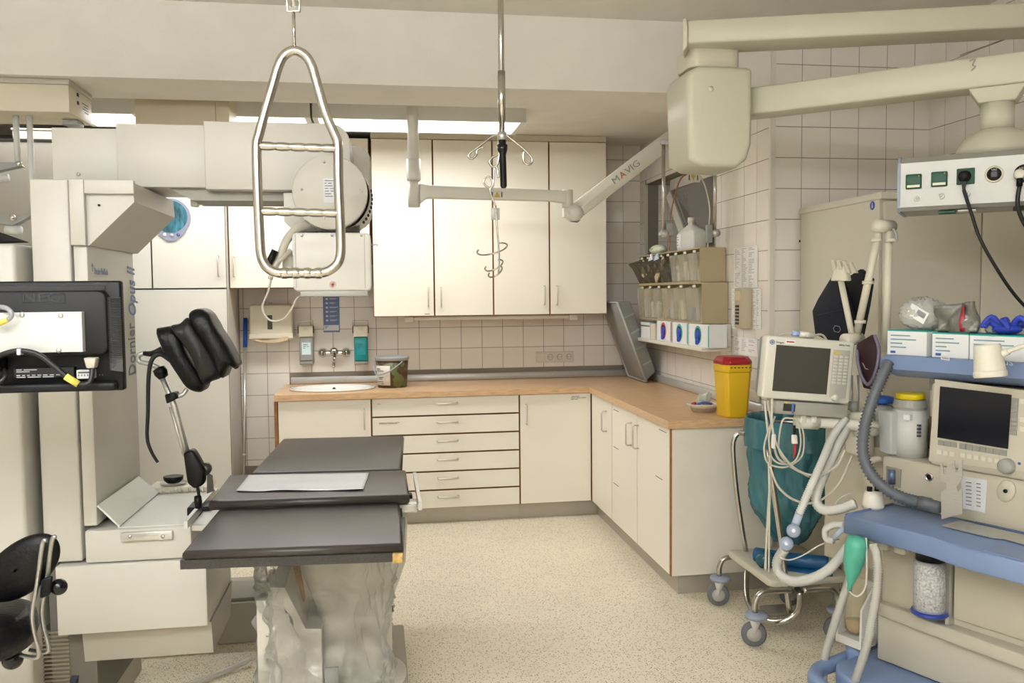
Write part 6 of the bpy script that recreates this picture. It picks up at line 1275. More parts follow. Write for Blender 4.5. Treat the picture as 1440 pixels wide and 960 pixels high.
# steel bracket standing on the table
b = B(); vB = .12
def bp(px, py): u_, z_ = MF.f(px, py, vB); return Vector((u_, vB, z_))
ol = [(1324, 730), (1323, 692), (1331, 686), (1330, 678), (1323, 676), (1322, 652), (1325, 651), (1327, 666), (1330, 667), (1332, 650), (1342, 647), (1343, 664), (1347, 664), (1349, 647), (1353.5, 646), (1353.5, 672), (1345, 684), (1347, 691), (1353, 686), (1353, 722)]
P = [bp(*a_) for a_ in ol]
zb_ = min(p.z for p in P); dz = ZTB+.0035-zb_
b = B(MF.m); b.prism([(p.x, max(p.z+dz*0, ZTB+.003)) for p in P], lambda a_, c_: Vector((a_, vB, c_)), (0, .003, 0)); 
brk = thing('steel_bracket', MF.w(P[0].x, vB, ZTB), 'notched stainless steel bracket standing on the blue machine table', 'bracket')
b.build('upright_plate', steel, brk)
u1 = MF.t(1440, 735, ZTB)[0]; b = B(MF.m); b.prism([(P[0].x, vB), (P[0].x+.10, vB-.005), (P[0].x+.16, vB-.004), (P[0].x+.18, vB+.012), (P[0].x+.36, vB-.02), (P[0].x+.36, vB+.10), (P[0].x, vB+.10)], XY(ZTB+.0036), (0, 0, .0025)); b.build('base_plate', steel, brk)
# soda lime canister
vC = .115; c = mp(1307, 860, vC); zc = c.z; zt_ = mp(1307, 786, vC).z; r_ = .048
can = thing('absorber_canister', c, 'clear absorber canister of white granules with blue base ring', 'canister')
B().lathe([(0, 0), (r_-.004, 0), (r_-.004, 1), (0, 1)], c+Vector((0, 0, .012)), Vector((c.x, c.y, zt_-.012)), 28).build('granules', mat('granules', 'b7b4ab', .9, var=.5, scale=140, bump=.6, bscale=160), can)
B().lathe([(r_, 0), (r_, 1)], c+Vector((0, 0, .008)), Vector((c.x, c.y, zt_)), 28).build('clear_wall', mat('clear_wall', 'e2e4ea', .05, alpha=.22), can)
B().lathe([(0, 0), (r_-.006, 0), (r_-.004, 1), (0, 1)], c+Vector((0, 0, .005)), c+Vector((0, 0, .03)), 28).build('violet_granules', mat('granules_violet', '8a86b0', .8, var=.2, scale=140), can)
B().lathe([(0, 0), (r_+.003, 0), (r_+.008, .4), (r_+.004, 1), (0, 1)], c+Vector((0, 0, -.006)), c+Vector((0, 0, .006)), 28).build('blue_ring', mat('ring_deepblue', '2b3f8e', .3), can)
B().lathe([(0, 0), (r_*.9, 0), (r_*.9, 1), (0, 1)], Vector((c.x, c.y, zt_+.0)), Vector((c.x, c.y, max(ZTB-.064, zt_+.012))), 28).build('black_head', blackP, can)
# things on top of the rail
def rcarton(pa, pc, yt, label, d_=.10):
    vx = vR+.04; u0 = MF.f(pa, 485, vx)[0]; u1 = MF.f(pc, 485, vx)[0]; z1 = MF.f((pa+pc)/2, yt, vx)[1]; z1 = max(z1, zr1+.07)
    t = thing('glove_carton', MF.w((u0+u1)/2, vx, zr1), label, 'box', 'cartons on the blue machine top')
    B(MF.m).box(u0, u1, vx, vx+d_, zr1+.0008, z1).build('box', gb, t)
    B(MF.m).box(u0-.0005, u1+.0005, vx-.0008, vx+d_+.001, z1+.0002, z1+.004).build('teal_edge', teal, t)
    b = B(MF.m)
    for k in range(4): b.box(u0+.012, u0+.012+(u1-u0)*(.5, .65, .3, .4)[k], vx-.0012, vx-.0002, z1-.016-k*.013, z1-.012-k*.013)
    b.build('print_lines', mat('print_teal', '7a9aa6', .5), t, kind='stuff')
    B(MF.m).box(u0+.012, u0+.030, vx-.0012, vx-.0002, zr1+.006, zr1+.014).build('blue_mark', mat('mark_blue2', '3f66b0', .5), t)
    return u0, u1, vx, z1
k1 = rcarton(1248, 1303, 466, 'opened glove carton under the crumpled clear bag')
k2 = rcarton(1311, 1362, 470, 'glove carton under the grey foil pouch, middle of the row', .12)
k3 = rcarton(1364, 1452, 473, 'long glove carton under blue gloves at the right edge', .12)
rnd = random.Random(3)
def crumple(c, sx, sy, sz, seed, n=22):
    rn = random.Random(seed); ph = [(rn.uniform(2, 7), rn.uniform(2, 7), rn.uniform(0, 6)) for _ in range(6)]
    b = B()
    def f(u, v):
        a_ = 2*math.pi*u; e = math.pi*(v-.5); r = 1+sum(.10*abs(math.sin(p*a_+w_*e*2+q_))-.05 for p, w_, q_ in ph)
        return Vector(c)+Vector((sx*r*math.cos(e)*math.cos(a_), sy*r*math.cos(e)*math.sin(a_), sz*(r*math.sin(e)+1)))
    b.grid(f, n*2, n, True); return b
u0, u1, vx, z1 = k1
cm = MF.w((u0+u1)/2+.02, vx+.06, z1+.006)
t = thing('plastic_bag', cm, 'crumpled clear plastic bag with a barcode label on the glove carton', 'bag')
crumple(cm, .07, .055, .05, 5).build('bag_film', mat('bag_film', 'd9d9d2', .18, alpha=.6, bump=.8, bscale=40), t)
q = mp(1292, 443, vx-.005); b = B(MF.m); uq, zq = MF.f(1291, 441, vx-.004); b.box(-.034, .034, -.001, .001, -.02, .02, m=Matrix.Translation((uq, vx-.006, zq)) @ Matrix.Rotation(.5, 4, 'Y')); lb = b.build('barcode_label', gb, t)
b = B(MF.m)
for k in range(9): b.box(-.004+k*.0036, -.0022+k*.0036, -.0018, -.001, -.004, .014, m=Matrix.Translation((uq, vx-.006, zq)) @ Matrix.Rotation(.5, 4, 'Y'))
b.build('barcode', ink, lb, kind='stuff')
u0, u1, vx, z1 = k2
cm = MF.w((u0+u1)/2+.01, vx+.05, z1+.006)
t = thing('foil_pouch', cm, 'grey foil pouch with red stripe lying between the cartons', 'pouch')
b = B(MF.m); uc = (u0+u1)/2; b.grid(lambda u, v: Vector((uc-.06+.13*u, vx+.03+.018*math.sin(8*u)*math.sin(5*v), z1+.005+(.085+.015*u)*v)), 18, 10); b.build('pouch_film', mat('pouch_grey', '7c7a72', .2, .1, var=.25, scale=14, bump=.6, bscale=30), t, solid=.014)
b = B(MF.m); b.grid(lambda u, v: Vector((uc+.026+.014*u, vx+.011+.018*math.sin(8*(.7+.12*u))*math.sin(5*v), z1+.010+.08*v)), 4, 8); b.build('red_stripe', mat('stripe_red', '9c2b36', .4), t, solid=.003)
u0, u1, vx, z1 = k3
cm = MF.w(u0+.085, vx+.05, z1+.005)
t = thing('nitrile_gloves', cm, 'blue nitrile gloves bunched on the long glove carton', 'gloves')
b = crumple(cm, .035, .04, .016, 9, 16)
for k in range(7):
    a0_ = k*.95; p0_ = cm+Vector((.02*math.cos(a0_), .02*math.sin(a0_), .02)); b.tube(smooth_path([p0_, p0_+Vector((.03*math.cos(a0_), .03*math.sin(a0_), .016+.008*(k % 3))), p0_+Vector((.055*math.cos(a0_+.4), .055*math.sin(a0_+.4), .004*(k % 2)))], 5), .009, 8, rf=lambda u: .011-.005*u)
b.build('glove_bunch', blueG, t)
crumple(MF.w(u0+.045, vx+.06, z1+.005), .022, .03, .012, 11, 12).build('glove_cuff', mat('cuff_pale', 'c9c8bf', .4), t)
# spot lamp in front of the rail
t = thing('spot_lamp', mp(1392, 530, .10), 'small white spot lamp head on a gooseneck over the blue rail', 'lamp')
c0, c1 = mp(1388, 484, .10), mp(1393, 530, .10)
B().lathe([(0, 0), (.034, .0), (.036, .05), (.042, .8), (.043, 1), (.038, 1), (.034, .9), (0, .9)], c0, c1, 28).build('shade', mat('lamp_cream', 'd6d2c2', .4), t)
B().lathe([(.0425, 0), (.0445, .2), (.0445, .8), (.0425, 1)], c0.lerp(c1, .80), c0.lerp(c1, 1.0), 28).build('shade_rim', mat('lamp_cream', 'd6d2c2', .4), t)
B().cyl(mp(1402, 500, .11), mp(1418, 494, .11), .010).build('neck_joint', mat('lamp_cream', 'd6d2c2', .4), t)
B().tube(smooth_path([mp(1412, 496, .11), mp(1428, 490, .12), mp(1445, 485, .13), mp(1480, 480, .2), mp(1500, 500, .3)], 6), .007, 10).build('gooseneck', mat('lamp_cream', 'd6d2c2', .4), t)
# hoses of the machine
t = B().corr(smooth_path([mp(1250, 508, .20), mp(1240, 530, .17), mp(1226, 565, .14), mp(1215, 605, .12), mp(1214, 640, .11), mp(1226, 668, .11), mp(1250, 690, .12), mp(1275, 702, .13), mp(1302, 708, .13)], 10), .0185, .003, .012).build('corrugated_hose', mat('hose_grey', '5d6268', .45), None, 'thick dark grey corrugated hose curving down to the machine table', 'hose')
a_, c_ = mp(1294, 706, .13), mp(1322, 713, .13); B().lathe([(0, 0), (.021, 0), (.022, .5), (.018, .55), (.018, 1), (0, 1)], a_, c_, 20).build('hose_end', mat('hose_end_grey', '565a5e', .45), t)
VH = .02
def hp(px, py, v=VH): return mp(px, py, v)
t = thing('breathing_circuit', hp(1106, 763), 'white corrugated breathing tubes with two clear round connectors', 'hose')
B().corr(smooth_path([hp(1190, 588, .26), hp(1172, 612, .2), hp(1158, 645, .12), hp(1142, 680, .06), hp(1124, 722)], 10), .0135, .002, .008).build('inspiratory_tube', hoseW, t)
B().corr(smooth_path([hp(1192, 600, .27), hp(1176, 630, .2), hp(1160, 665, .14), hp(1149, 692, .10), hp(1149, 708, .09), hp(1160, 717, .09), hp(1182, 715, .1), hp(1203, 707, .12)], 10), .0165, .002, .008).build('expiratory_tube', hoseW, t)
for px, py in ((1116, 746), (1106, 764)):
    c = hp(px, py, VH-.02); v_ = (EYEP-c).normalized(); B().lathe([(0, 0), (.02, 0), (.024, .3), (.024, .7), (.02, .9), (.010, 1), (0, .95)], c-v_*.012, c+v_*.014, 24).build('filter_disc', mat('filter_blue', 'a9b4c8', .15, trans=.3), t); B().cyl(c+v_*.0125, c+v_*.016, .007, n=14).build('filter_core', gb, t)
B().cyl(hp(1124, 722), hp(1116, 744), .014).build('connector', mat('connector_blue', 'b7c3d4', .2, alpha=.8), t)
B().corr(smooth_path([hp(1103, 772), hp(1093, 790), hp(1096, 806), hp(1115, 817), hp(1142, 813), hp(1166, 800, .04), hp(1184, 780, .06), hp(1200, 760, .09)], 10), .0165, .002, .008).build('loop_tube', hoseW, t)
b = B(); b.corr(smooth_path([hp(1187, 738, .05), hp(1172, 738, .05), hp(1161, 745, .05), hp(1162, 757, .05), hp(1172, 760, .05)], 10), .011, .0012, .005); b.build('short_tube', hoseW, t)
b = B(); b.tube([hp(1172, 756, .04), hp(1187, 742, .05)], .010, 10); b.build('blue_connector', mat('connector_blue', 'b7c3d4', .2, alpha=.8), t)
for nm, pts, v_, lb in (('a', [(1212, 770), (1198, 805), (1184, 845), (1170, 888), (1160, 925), (1158, 965), (1160, 1000)], .03, 'outer clear corrugated drain hose hanging below the blue table'), ('b', [(1228, 764), (1234, 790), (1233, 830), (1226, 870), (1218, 910), (1205, 950), (1190, 985)], -.045, 'inner clear corrugated hose hanging past the suction jar')):
    P = [hp(px, py, v_) for px, py in pts]
    P = [p if p.z > .03 else Vector((p.x, p.y, .03)) for p in P]
    B().corr(smooth_path(P, 10), .0125, .002, .008).build('drain_hose', hoseC, None, lb, 'hose', 'drain hoses of the anaesthesia machine')
# green breathing bag and suction jar
t = thing('breathing_bag', hp(1205, 830, -.005), 'green rubber breathing bag hanging under the blue table', 'bag')
c0, c1 = hp(1207, 754, -.03), hp(1194, 830, -.04)
b = B(); b.lathe([(0, 0), (.03, .02), (.036, .15), (.033, .45), (.02, .72), (.008, .9), (.006, 1), (0, 1)], c0, c1, 24); b.build('bag_body', mat('green_rubber', '4fa38c', .4, var=.12, scale=14, bump=.4, bscale=18), t)
b = B(); b.tube(smooth_path([hp(1218, 756, -.03), hp(1219, 790, -.03), hp(1217, 825, -.03), hp(1206, 838, -.03), hp(1194, 830, -.03), hp(1192, 815, -.03), hp(1203, 795, -.03)], 8), .0028, 8); b.build('thin_line', hoseW, t)
vj = .14
c0 = mp(1203, 890, vj); zt_ = mp(1203, 776, vj).z
t = thing('suction_jar', c0, 'tall clear suction jar with amber liquid in a white holder', 'jar')
B().lathe([(0, 0), (.02, .01), (.034, .06), (.036, .2), (.036, 1)], c0, Vector((c0.x, c0.y, zt_)), 24).build('jar_glass', mat('jar_glass', 'd8c9a4', .06, alpha=.38), t)
B().lathe([(0, 0), (.018, .04), (.032, .3), (.033, 1), (0, 1)], c0+Vector((0, 0, .004)), c0+Vector((0, 0, .045)), 24).build('amber_liquid', mat('amber_liquid', 'a98a52', .1, alpha=.75), t)
b = B(); ud, vd2 = MF.u, MF.v
cc = c0; b.hull([cc+ud*a_+vd2*.04+Vector((0, 0, z_)) for a_ in (-.05, .05) for z_ in (-.03, .18)]+[cc+ud*a_+vd2*.048+Vector((0, 0, z_)) for a_ in (-.05, .05) for z_ in (-.03, .18)]); b.build('holder_back', mat('holder_white', 'cfcdc4', .4), t)
for s_ in (-1, 1): b = B(); b.hull([cc+ud*(s_*.046+e_)+vd2*v_+Vector((0, 0, z_)) for e_ in (-.004, .004) for v_, z_ in ((-.04, -.03), (.04, -.03), (-.035, .10), (.04, .18))]); b.build('holder_side', mat('holder_white', 'cfcdc4', .4), t)
b = B(); b.hull([cc+ud*a_+vd2*v_+Vector((0, 0, z_)) for a_ in (-.05, .05) for v_ in (-.04, .04) for z_ in (-.034, -.006)]); b.build('holder_floor', mat('holder_white', 'cfcdc4', .4), t)
b = B(); b.cyl(cc+Vector((0, 0, -.035)), Vector((cc.x, cc.y, .20)), .03); b.build('holder_foot', mblue, t)
# ================================================================== PATIENT MONITOR
YPM = 2.82; c = aY(1137, 520, YPM)
rollm = Matrix.Translation(c) @ Matrix.Rotation(-YAW*.4, 4, 'Z') @ Matrix.Rotation(.088, 4, 'Y')
k_ = (aY(1200, 520, YPM)-aY(1074, 520, YPM)).length/126     # metres per pixel
W2, H2 = 60*k_, 41*k_
t = thing('patient_monitor', c-Vector((0, 0, H2)), 'cream patient monitor with dark screen and keypad beside the yellow bin', 'monitor')
pmM = mat('monitor_cream', 'd3d1c4', .4)
b = B(rollm); b.prism(rrect(-W2, W2, -H2, H2, .012), XZ(0), (0, .05, 0), .006); hs = b.build('front_shell', pmM, t)
b = B(rollm); b.box(-W2+.01, W2+.012, .03, .10, -H2+.008, H2-.006, .01); b.build('rear_shell', mat('shell_greydark', '7f8184', .45), t)
b = B(rollm); b.box(-W2+.036, -W2+.036+74*k_, -.002, .004, -H2+.028, H2-.030); b.build('screen', mat('screen_brown', '474640', .1), t)
xk = -W2+.036+78*k_; b = B(rollm); b.box(xk, xk+23*k_, -.0015, .004, -H2+.018, H2-.032, .001); b.build('keypad', mat('keypad_grey', 'b0ada2', .5), t)
for r_ in range(9):
    for cidx in range(3): b = B(rollm); x = xk+.004+cidx*7.2*k_; z = H2-.052-r_*.0118; b.box(x, x+5.6*k_, -.0035, -.0012, z-.008, z, .001); b.build('key', mat('key_white', 'cbc8bd', .5), t)
b = B(rollm); b.box(xk+.004, xk+.024, -.0032, -.0012, H2-.047, H2-.038); b.build('yellow_key', mat('key_yellow', 'cfc04a', .5), t)
b = B(rollm); b.lathe([(0, 1), (.010, 1), (.013, .6), (.014, 0)], (xk+.02, -.001, -H2+.020), (xk+.02, -.018, -H2+.020), 20); b.build('rotary_knob', mat('key_white', 'cbc8bd', .5), t)
b = B(rollm); b.lathe([(.0085, 0), (.0085, 1), (.006, 1), (.006, 0)], (-W2+.020, 0, H2-.022), (-W2+.020, -.0012, H2-.022), 20); b.cyl((-W2+.020, 0, H2-.022), (-W2+.020, -.001, H2-.022), .0035, n=10); b.build('maker_mark', mat('mark_blue', '3f63a8', .5), t, kind='stuff')
rt2 = rollm @ Matrix.Translation((0, -.0008, 0)) @ Matrix.Rotation(math.pi/2, 4, 'X')
text('maker_print', 'Drager', .010, ink, rollm @ Matrix.Translation((-W2+.048, -.0008, H2-.021)) @ Matrix.Rotation(math.pi/2, 4, 'X'), t)
text('model_print', 'Infinity Delta', .008, ink, rollm @ Matrix.Translation((W2-.038, -.0008, H2-.014)) @ Matrix.Rotation(math.pi/2, 4, 'X'), t)
b = B(rollm); b.box(-W2+.068, -W2+.104, -.0012, -.0002, H2-.025, H2-.010); ls = b.build('paper_sticker', gb, t); b = B(rollm); b.box(-W2+.072, -W2+.100, -.0018, -.0012, H2-.019, H2-.014); b.build('red_print', mat('print_red', 'b0483f', .5), ls)
# module below, mount and sensors on top
b = B(rollm); b.box(-W2+.055, -W2+.052+100*k_, .0, .09, -H2-.052, -H2-.006, .003); b.build('module_bay', mat('bay_grey', 'a19e94', .45), t)
b = B(rollm); b.box(-W2+.082, -W2+.125, -.003, .002, -H2-.040, -H2-.014); sl = b.build('module_slot', mat('slot_dark', '3a3935', .5), t)
b = B(rollm); b.box(-W2+.112, -W2+.120, -.006, -.003, -H2-.046, -H2-.012, .001); b.build('blue_latch', mat('latch_blue', '5a78b8', .45), t)
b = B(rollm); b.box(-W2+.084, -W2+.094, -.004, -.0025, -H2-.013, -H2-.007); b.build('yellow_tag', mat('key_yellow', 'cfc04a', .5), t)
b = B(rollm); b.cyl((-.005, .05, -H2-.078), (.075, .05, -H2-.078), .028, n=24); b.box(.0, .02, .02, .08, -H2-.08, -H2-.05, .004); b.box(.04, .06, .02, .08, -H2-.08, -H2-.05, .004); b.build('swivel_mount', pmM, t)
a_ = rollm @ Vector((.06, .05, -H2-.078)); c_ = MF.w(-.04, .42, a_.z-.02); B().cyl(a_, c_, .02, n=16).build('mount_arm', pmM, t)
for x in (-.02, .03): 
    pass
b = B(rollm); b.cyl((-.035, .03, H2+.014), (.02, .03, H2+.012), .011, n=14); b.build('sensor_grip', pmM, t)
b = B(rollm); b.cyl((-.06, .03, H2+.014), (-.035, .03, H2+.014), .010, n=14); b.build('sensor_blue', mat('sensor_blue', 'a3b8e0', .4), t)
b = B(rollm); b.tube(smooth_path([Vector((.02, .03, H2+.012)), Vector((.07, .04, H2+.006)), Vector((.13, .07, -.01)), Vector((.145, .09, -H2*.5)), Vector((.14, .1, -H2))], 6), .004, 8); b.tube(smooth_path([Vector((-.06, .03, H2+.014)), Vector((-.09, .03, H2+.010)), Vector((-.10, .05, H2+.001))], 6), .004, 8); b.build('sensor_cable', mat('cable_cream', 'bdb9aa', .45), t)
# hanging cable bundle
cc_ = mat('cable_cream', 'bdb9aa', .45)
def ml(px, py, dy=0): return aY(px, py, 2.78+dy)
cbn = thing('cable_bundle', ml(1092, 800), 'bundle of cream patient cables looped below the monitor', 'cable')
loops = [[(1075, 563), (1079, 600), (1084, 650), (1080, 720), (1076, 800)], [(1079, 563), (1086, 600), (1092, 640), (1110, 655), (1138, 670)], [(1086, 590), (1075, 625), (1078, 648), (1092, 656), (1110, 655), (1128, 640), (1130, 610), (1122, 592), (1112, 588), (1100, 592), (1095, 630), (1105, 650)], [(1090, 585), (1082, 610), (1084, 640), (1098, 652), (1118, 648), (1126, 625), (1124, 600)], [(1082, 640), (1083, 700), (1078, 760), (1077, 800)], [(1081, 650), (1082, 720), (1081, 805)], [(1083, 656), (1095, 685), (1120, 704), (1150, 705), (1180, 680), (1198, 640)], [(1086, 560), (1086, 600), (1096, 632), (1120, 660), (1150, 668), (1176, 655), (1188, 632)]]
for k, L in enumerate(loops): 
    B().tube(smooth_path([ml(px, py, -.006*k) for px, py in L], 8), .0042 if k < 2 or k > 5 else .0032, 8).build('cable', cc_, cbn)
b = B(); b.hull([ml(1085, 610, -.05), ml(1092, 610, -.05), ml(1084, 630, -.05), ml(1090, 631, -.05), ml(1086, 610, -.03), ml(1090, 631, -.03)], .003); b.build('clip_sensor', white, cbn)
b = B(); b.hull([ml(1113, 611, -.06), ml(1121, 611, -.06), ml(1122, 624, -.06), ml(1113, 624, -.06), ml(1113, 611, -.04), ml(1122, 624, -.04)], .002); b.build('plug_body', white, cbn)
B().tube([ml(1118, 624, -.05), ml(1118, 634, -.05), ml(1116, 644, -.05)], .006, 8, rf=lambda u: .006-.003*u).build('red_lead', mat('lead_red', 'a32f38', .4), cbn)
B().tube([ml(1117, 611, -.05), ml(1117, 598, -.05)], .0045, 8).build('black_lead', blackP, cbn)
b = B(); b.tube(smooth_path([ml(1172, 712, -.02), ml(1182, 700, -.02), ml(1197, 694, -.02), ml(1202, 702, -.02)], 6), .0025, 6); b.build('sample_line', hoseW, cbn)
b = B(); b.tube(smooth_path([ml(1095, 783, -.06), ml(1110, 787, -.06), ml(1130, 780, -.06), ml(1155, 765, -.06), ml(1180, 758, -.06)], 6), .0025, 6); b.build('sample_line', hoseW, cbn)
# blood pressure cuffs hung on the folded arm
navy = mat('cuff_navy', '0d1220', .6, var=.1, scale=20); mar = mat('cuff_maroon', '260d11', .55)
VC_ = .45
t = thing('pressure_cuff', mp(1180, 480, VC_), 'large navy blood pressure cuff hanging behind the patient monitor', 'cuff')
pl_ = [(1180, 372), (1184, 392), (1195, 425), (1203, 460), (1206, 484), (1190, 484), (1160, 476), (1148, 470), (1144, 437), (1152, 420)]
P = [mp(px, py, VC_) for px, py in pl_]; b = B(); b.hull([p+MF.v*k*(1 if i_ not in (0,) else .3) for i_, p in enumerate(P) for k in (-.010, .018)], .004); b.build('cuff_cloth', navy, t)
P = [mp(px, py, VC_+.05) for px, py in ((1186, 395), (1212, 378), (1228, 392), (1222, 430), (1214, 470), (1200, 484), (1194, 440))]; b = B(); b.hull([p+MF.v*k for p in P for k in (-.012, .012)], .004); b.build('cuff_tail', mat('cuff_black', '0f1014', .6), t)
q = MF.f(1177, 462, VC_-.0125); b = B(MF.m); b.tube([Vector((q[0]+.018*a_, VC_-.0125, q[1]+.014*c_)) for a_, c_ in ((-.6, -.8), (.4, -1), (.9, -.2), (.6, .6), (-.5, .8), (-.9, 0))], .0012, 5, closed=True); b.build('cuff_mark', mat('cuff_print', '9aa2b4', .6), t)
b = B(); b.tube([mp(1150, 443, VC_-.013), mp(1175, 437, VC_-.0125), mp(1196, 434, VC_-.012)], .0012, 5); b.build('seam', mat('seam_navy', '2e3856', .6), t)
t = thing('pressure_cuff', mp(1220, 545, .24), 'smaller dark maroon cuff hanging between arm joint and grey hose', 'cuff')
P = [mp(px, py, .24) for px, py in ((1207, 483), (1228, 470), (1236, 490), (1234, 520), (1228, 548), (1216, 545), (1206, 510))]; b = B(); b.hull([p+MF.v*k for p in P for k in (-.010, .012)], .004); b.build('cuff_cloth', mar, t)
b = B(); P = [mp(1213+a_, 510+c_, .228) for a_, c_ in ((0, 0), (4, 8), (8, 9))]; b.tube(P, .0016, 5); b.build('cuff_mark', mat('cuff_print', '9aa2b4', .6), t)
B().tube(smooth_path([mp(1207, 482, .25), mp(1206, 505, .22), mp(1212, 530, .22), mp(1222, 540, .22), mp(1232, 520, .2), mp(1236, 492, .2), mp(1230, 472, .22)], 8), .006, 8).build('cuff_tube', mat('cuff_tube_violet', '6a6478', .5), t)
# ================================================================== WASTE BAG TROLLEY
tube_ = ss; 
def fl(px, py, z=0): return aZ(px, py, z)
C1, C2, C3 = Vector((1.563, 3.75, 0)), Vector((1.526, 3.285, 0)), Vector((1.89, 3.275, 0))
C4 = Vector((1.90, 3.70, 0))
t = thing('bag_trolley', (1.74, 3.5, 0), 'stainless waste bag trolley on castors in front of the worktop end', 'trolley')
whl = mat('rubber_grey', '6a6c6e', .6); buf = mat('buffer_blue', '9199a8', .5)
def castor(c, d_):
    d_ = Vector(d_).normalized(); s_ = Vector((-d_.y, d_.x, 0)); b = B(); b.lathe([(.018, 0), (.045, 0), (.052, .2), (.052, .8), (.045, 1), (.018, 1)], c+Vector((0, 0, .0525))-s_*.012, c+Vector((0, 0, .0525))+s_*.012, 24); w_ = b.build('castor_wheel', whl, t)
    b = B(); b.cyl(c+Vector((0, 0, .0525))-s_*.013, c+Vector((0, 0, .0525))+s_*.013, .03, n=18); b.build('wheel_hub', mat('hub_grey', 'b0aea6', .4), w_)
    b = B(); b.hull([c+s_*k+v for k in (-.018, .018) for v in (Vector((0, 0, .0525)), d_*.03+Vector((0, 0, .115)), -d_*.02+Vector((0, 0, .115)))], .003); b.build('castor_fork', steel, t)
    b = B(); b.lathe([(0, 0), (.045, .1), (.05, .5), (.045, .9), (0, 1)], c+d_*.01+Vector((0, 0, .118)), c+d_*.01+Vector((0, 0, .142)), 24); b.build('buffer_disc', buf, t)
for c in (C1, C2, C3, C4): castor(c, (.4, -.12, 0))
zt_ = .225
def leg(c, inx, iny): 
    d_ = Vector((inx, iny, 0)); return [c+Vector((.006, .004, .142)), c+Vector((.006, .004, .19))+d_*.02, c+Vector((0, 0, zt_))+d_*.25, c+Vector((0, 0, zt_))+d_]
for c, ix, iy in ((C1, .17, 0), (C2, .17, 0)): b = B(); b.tube(smooth_path(leg(c, ix, iy), 6), .0125, 12); b.build('castor_arm', tube_, t)
b = B(); b.tube(smooth_path([Vector((1.72, 3.75, zt_-.005)), Vector((1.68, 3.70, .16)), Vector((1.64, 3.60, .075)), Vector((1.62, 3.45, .06)), Vector((1.66, 3.34, .07)), Vector((1.73, 3.31, .12)), Vector((1.73, 3.285, zt_-.01))], 6), .0125, 12); b.build('pedal_frame', tube_, t)
b = B(); b.box(1.66, 1.78, 3.42, 3.52, .06, .078, .004); b.build('foot_pedal', mat('pedal_grey', '7c7468', .5), t)
for c, ix in ((C3, -.15), (C4, -.15)): b = B(); b.tube(smooth_path(leg(c, ix, 0), 6), .0125, 12); b.build('castor_arm', tube_, t)
b = B(); b.prism(rrect(1.60, 1.97, 3.29, 3.74, .03), XY(zt_+.013), (0, 0, .03), .006); b.build('floor_tray', mat('tray_ivory', 'c5c1ae', .45), t)
# uprights
q0, q1, q2, q3 = aZ(1031, 630, .82), aZ(1050, 792, .26), 0, 0
yl, xl = 3.70, aY(1031, 640, 3.70).x
up1 = [Vector((aY(1050, 795, yl).x, yl, zt_+.02)), Vector((aY(1037, 700, yl).x, yl, aY(1037, 700, yl).z)), Vector((xl, yl, aY(1031, 636, yl).z)), Vector((aY(1033, 616, yl).x, yl, aY(1033, 616, yl).z)), Vector((aY(1040, 608, yl).x, yl-.01, aY(1040, 608, yl).z)), aY(1055, 613, yl-.06), aY(1074, 624, yl-.12)]
b = B(); b.tube(smooth_path(up1, 6), .0115, 12); b.build('left_upright', tube_, t)
yr = 3.34; b = B(); b.tube(smooth_path([aY(1110, 860, yr), aY(1100, 770, yr), aY(1087, 680, yr), aY(1082, 640, yr), aY(1076, 624, yr+.2)], 6), .0125, 12); b.build('front_upright', tube_, t)
b = B(); b.tube(smooth_path([aY(1184, 830, 3.42), aY(1178, 740, 3.42), aY(1172, 670, 3.42), aY(1162, 648, 3.43), aY(1140, 640, 3.46)], 6), .0115, 12); b.build('rear_upright', tube_, t)
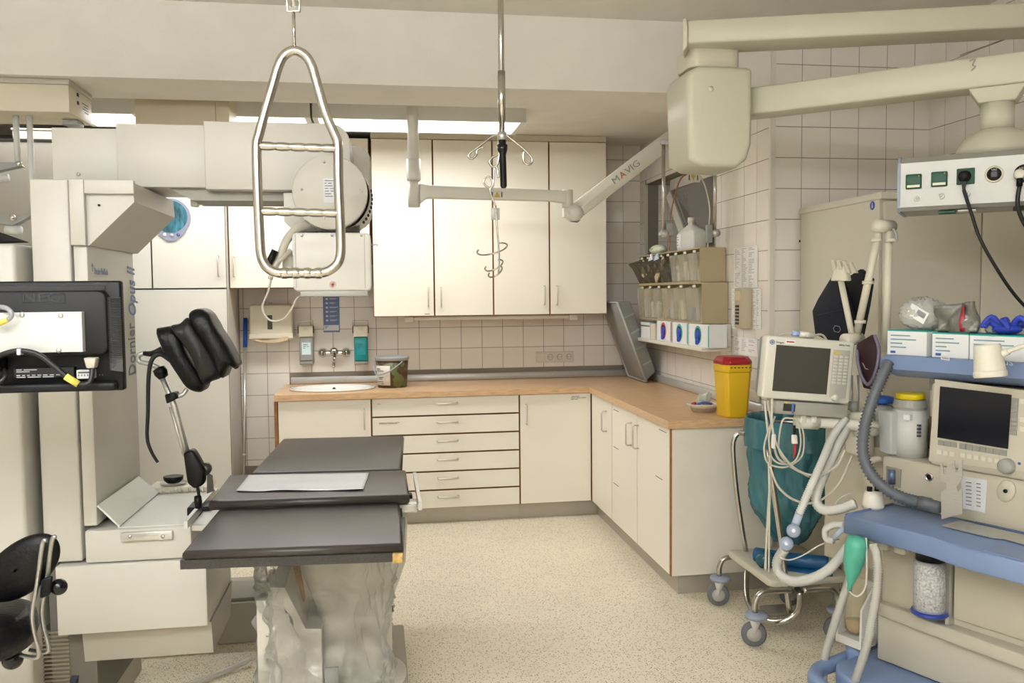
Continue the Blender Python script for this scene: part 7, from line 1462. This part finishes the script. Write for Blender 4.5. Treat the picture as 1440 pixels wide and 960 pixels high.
# bag
ctr = Vector((aY(1108, 610, 3.55).x, 3.55, 0)); rx, ry = .165, .18
zt2 = aY(1108, 592, 3.55).z; zb2 = zt_+.125
b = B(); b.tube([Vector((ctr.x+rx*math.cos(k*math.pi/18), ctr.y+ry*math.sin(k*math.pi/18), zt2-.03)) for k in range(36)], .010, 10, closed=True); b.build('top_ring', tube_, t)
bagM = mat('bag_teal', '3f737c', .25, var=.2, scale=6, bump=.5, bscale=14, stretch=(2, 2, .6), alpha=.96)
def bag(u, v):
    a_ = 2*math.pi*u; 
    if v < .12: k = v/.12; r = 1.10-.04*math.cos(k*math.pi); z = zt2-.11+.13*math.sin(k*math.pi/2); r = 1.12-.05*k   # cuff folded over the ring, rising
    else: k = (v-.12)/.88; z = zt2+.02-(zt2+.02-zb2)*k; r = (1.0+.03*math.sin(3*a_))*(1-.05*k) if k < .62 else (1.0+.03*math.sin(3*a_))*(1-.05*.62)*(1-.72*((k-.62)/.38)**1.5); r = max(r, .02)
    q_ = Vector((math.cos(a_), math.sin(a_), v*1.1)); r += (.16*(ridged(q_, 2.5)-.5)+.10*(ridged(q_+Vector((4, 2, 1)), 5.5)-.5)+.05*(ridged(q_+Vector((1, 2, 6)), 11)-.5))*(.5+.6*v)
    dx = .03*max(0, v-.5)
    return Vector((ctr.x+rx*r*math.cos(a_)+dx, ctr.y+ry*r*math.sin(a_), z))
b = B(); b.grid(bag, 96, 44, True); b.build('waste_bag', bagM, None, 'teal plastic waste bag hanging in the trolley ring', 'bag')
# rolled blue drape and small foil on the tray
zz = zt_+.0435
t = thing('blue_drape', (1.82, 3.42, zz), 'dark blue folded drape lying on the trolley tray', 'drape')
dM = mat('drape_blue', '1a5380', .4, var=.2, scale=10, bump=.5, bscale=25)
b = B(); b.tube(smooth_path([Vector((1.66, 3.56, zz+.028)), Vector((1.76, 3.45, zz+.032)), Vector((1.90, 3.36, zz+.034))], 8), .032, 14); b.build('roll', dM, t)
b = B(); b.grid(lambda u, v: Vector((1.64+.24*u+.05*v, 3.50-.17*u+.09*v-.04, zz+.004+.020*(1-u)*abs(math.sin(3*v))+.004*math.sin(9*u))), 14, 8); b.build('flap', dM, t, solid=.004)
q = Vector((1.66, 3.46, zz))
t = thing('foil_packet', q, 'crumpled teal foil packet with red and yellow plugs on the tray', 'packet')
b = crumple(q, .04, .03, .035, 21, 12); b.build('foil', mat('foil_teal', '33616e', .2, .3), t)
for dx, c_ in ((.03, 'b23a3a'), (.045, 'c24a3a'), (.018, 'c9b34a')): b = B(); b.box(q.x+dx, q.x+dx+.012, q.y-.045, q.y-.03, q.z+.004, q.z+.05, .003); b.build('plug', mat('plug_'+c_, c_, .45), t)
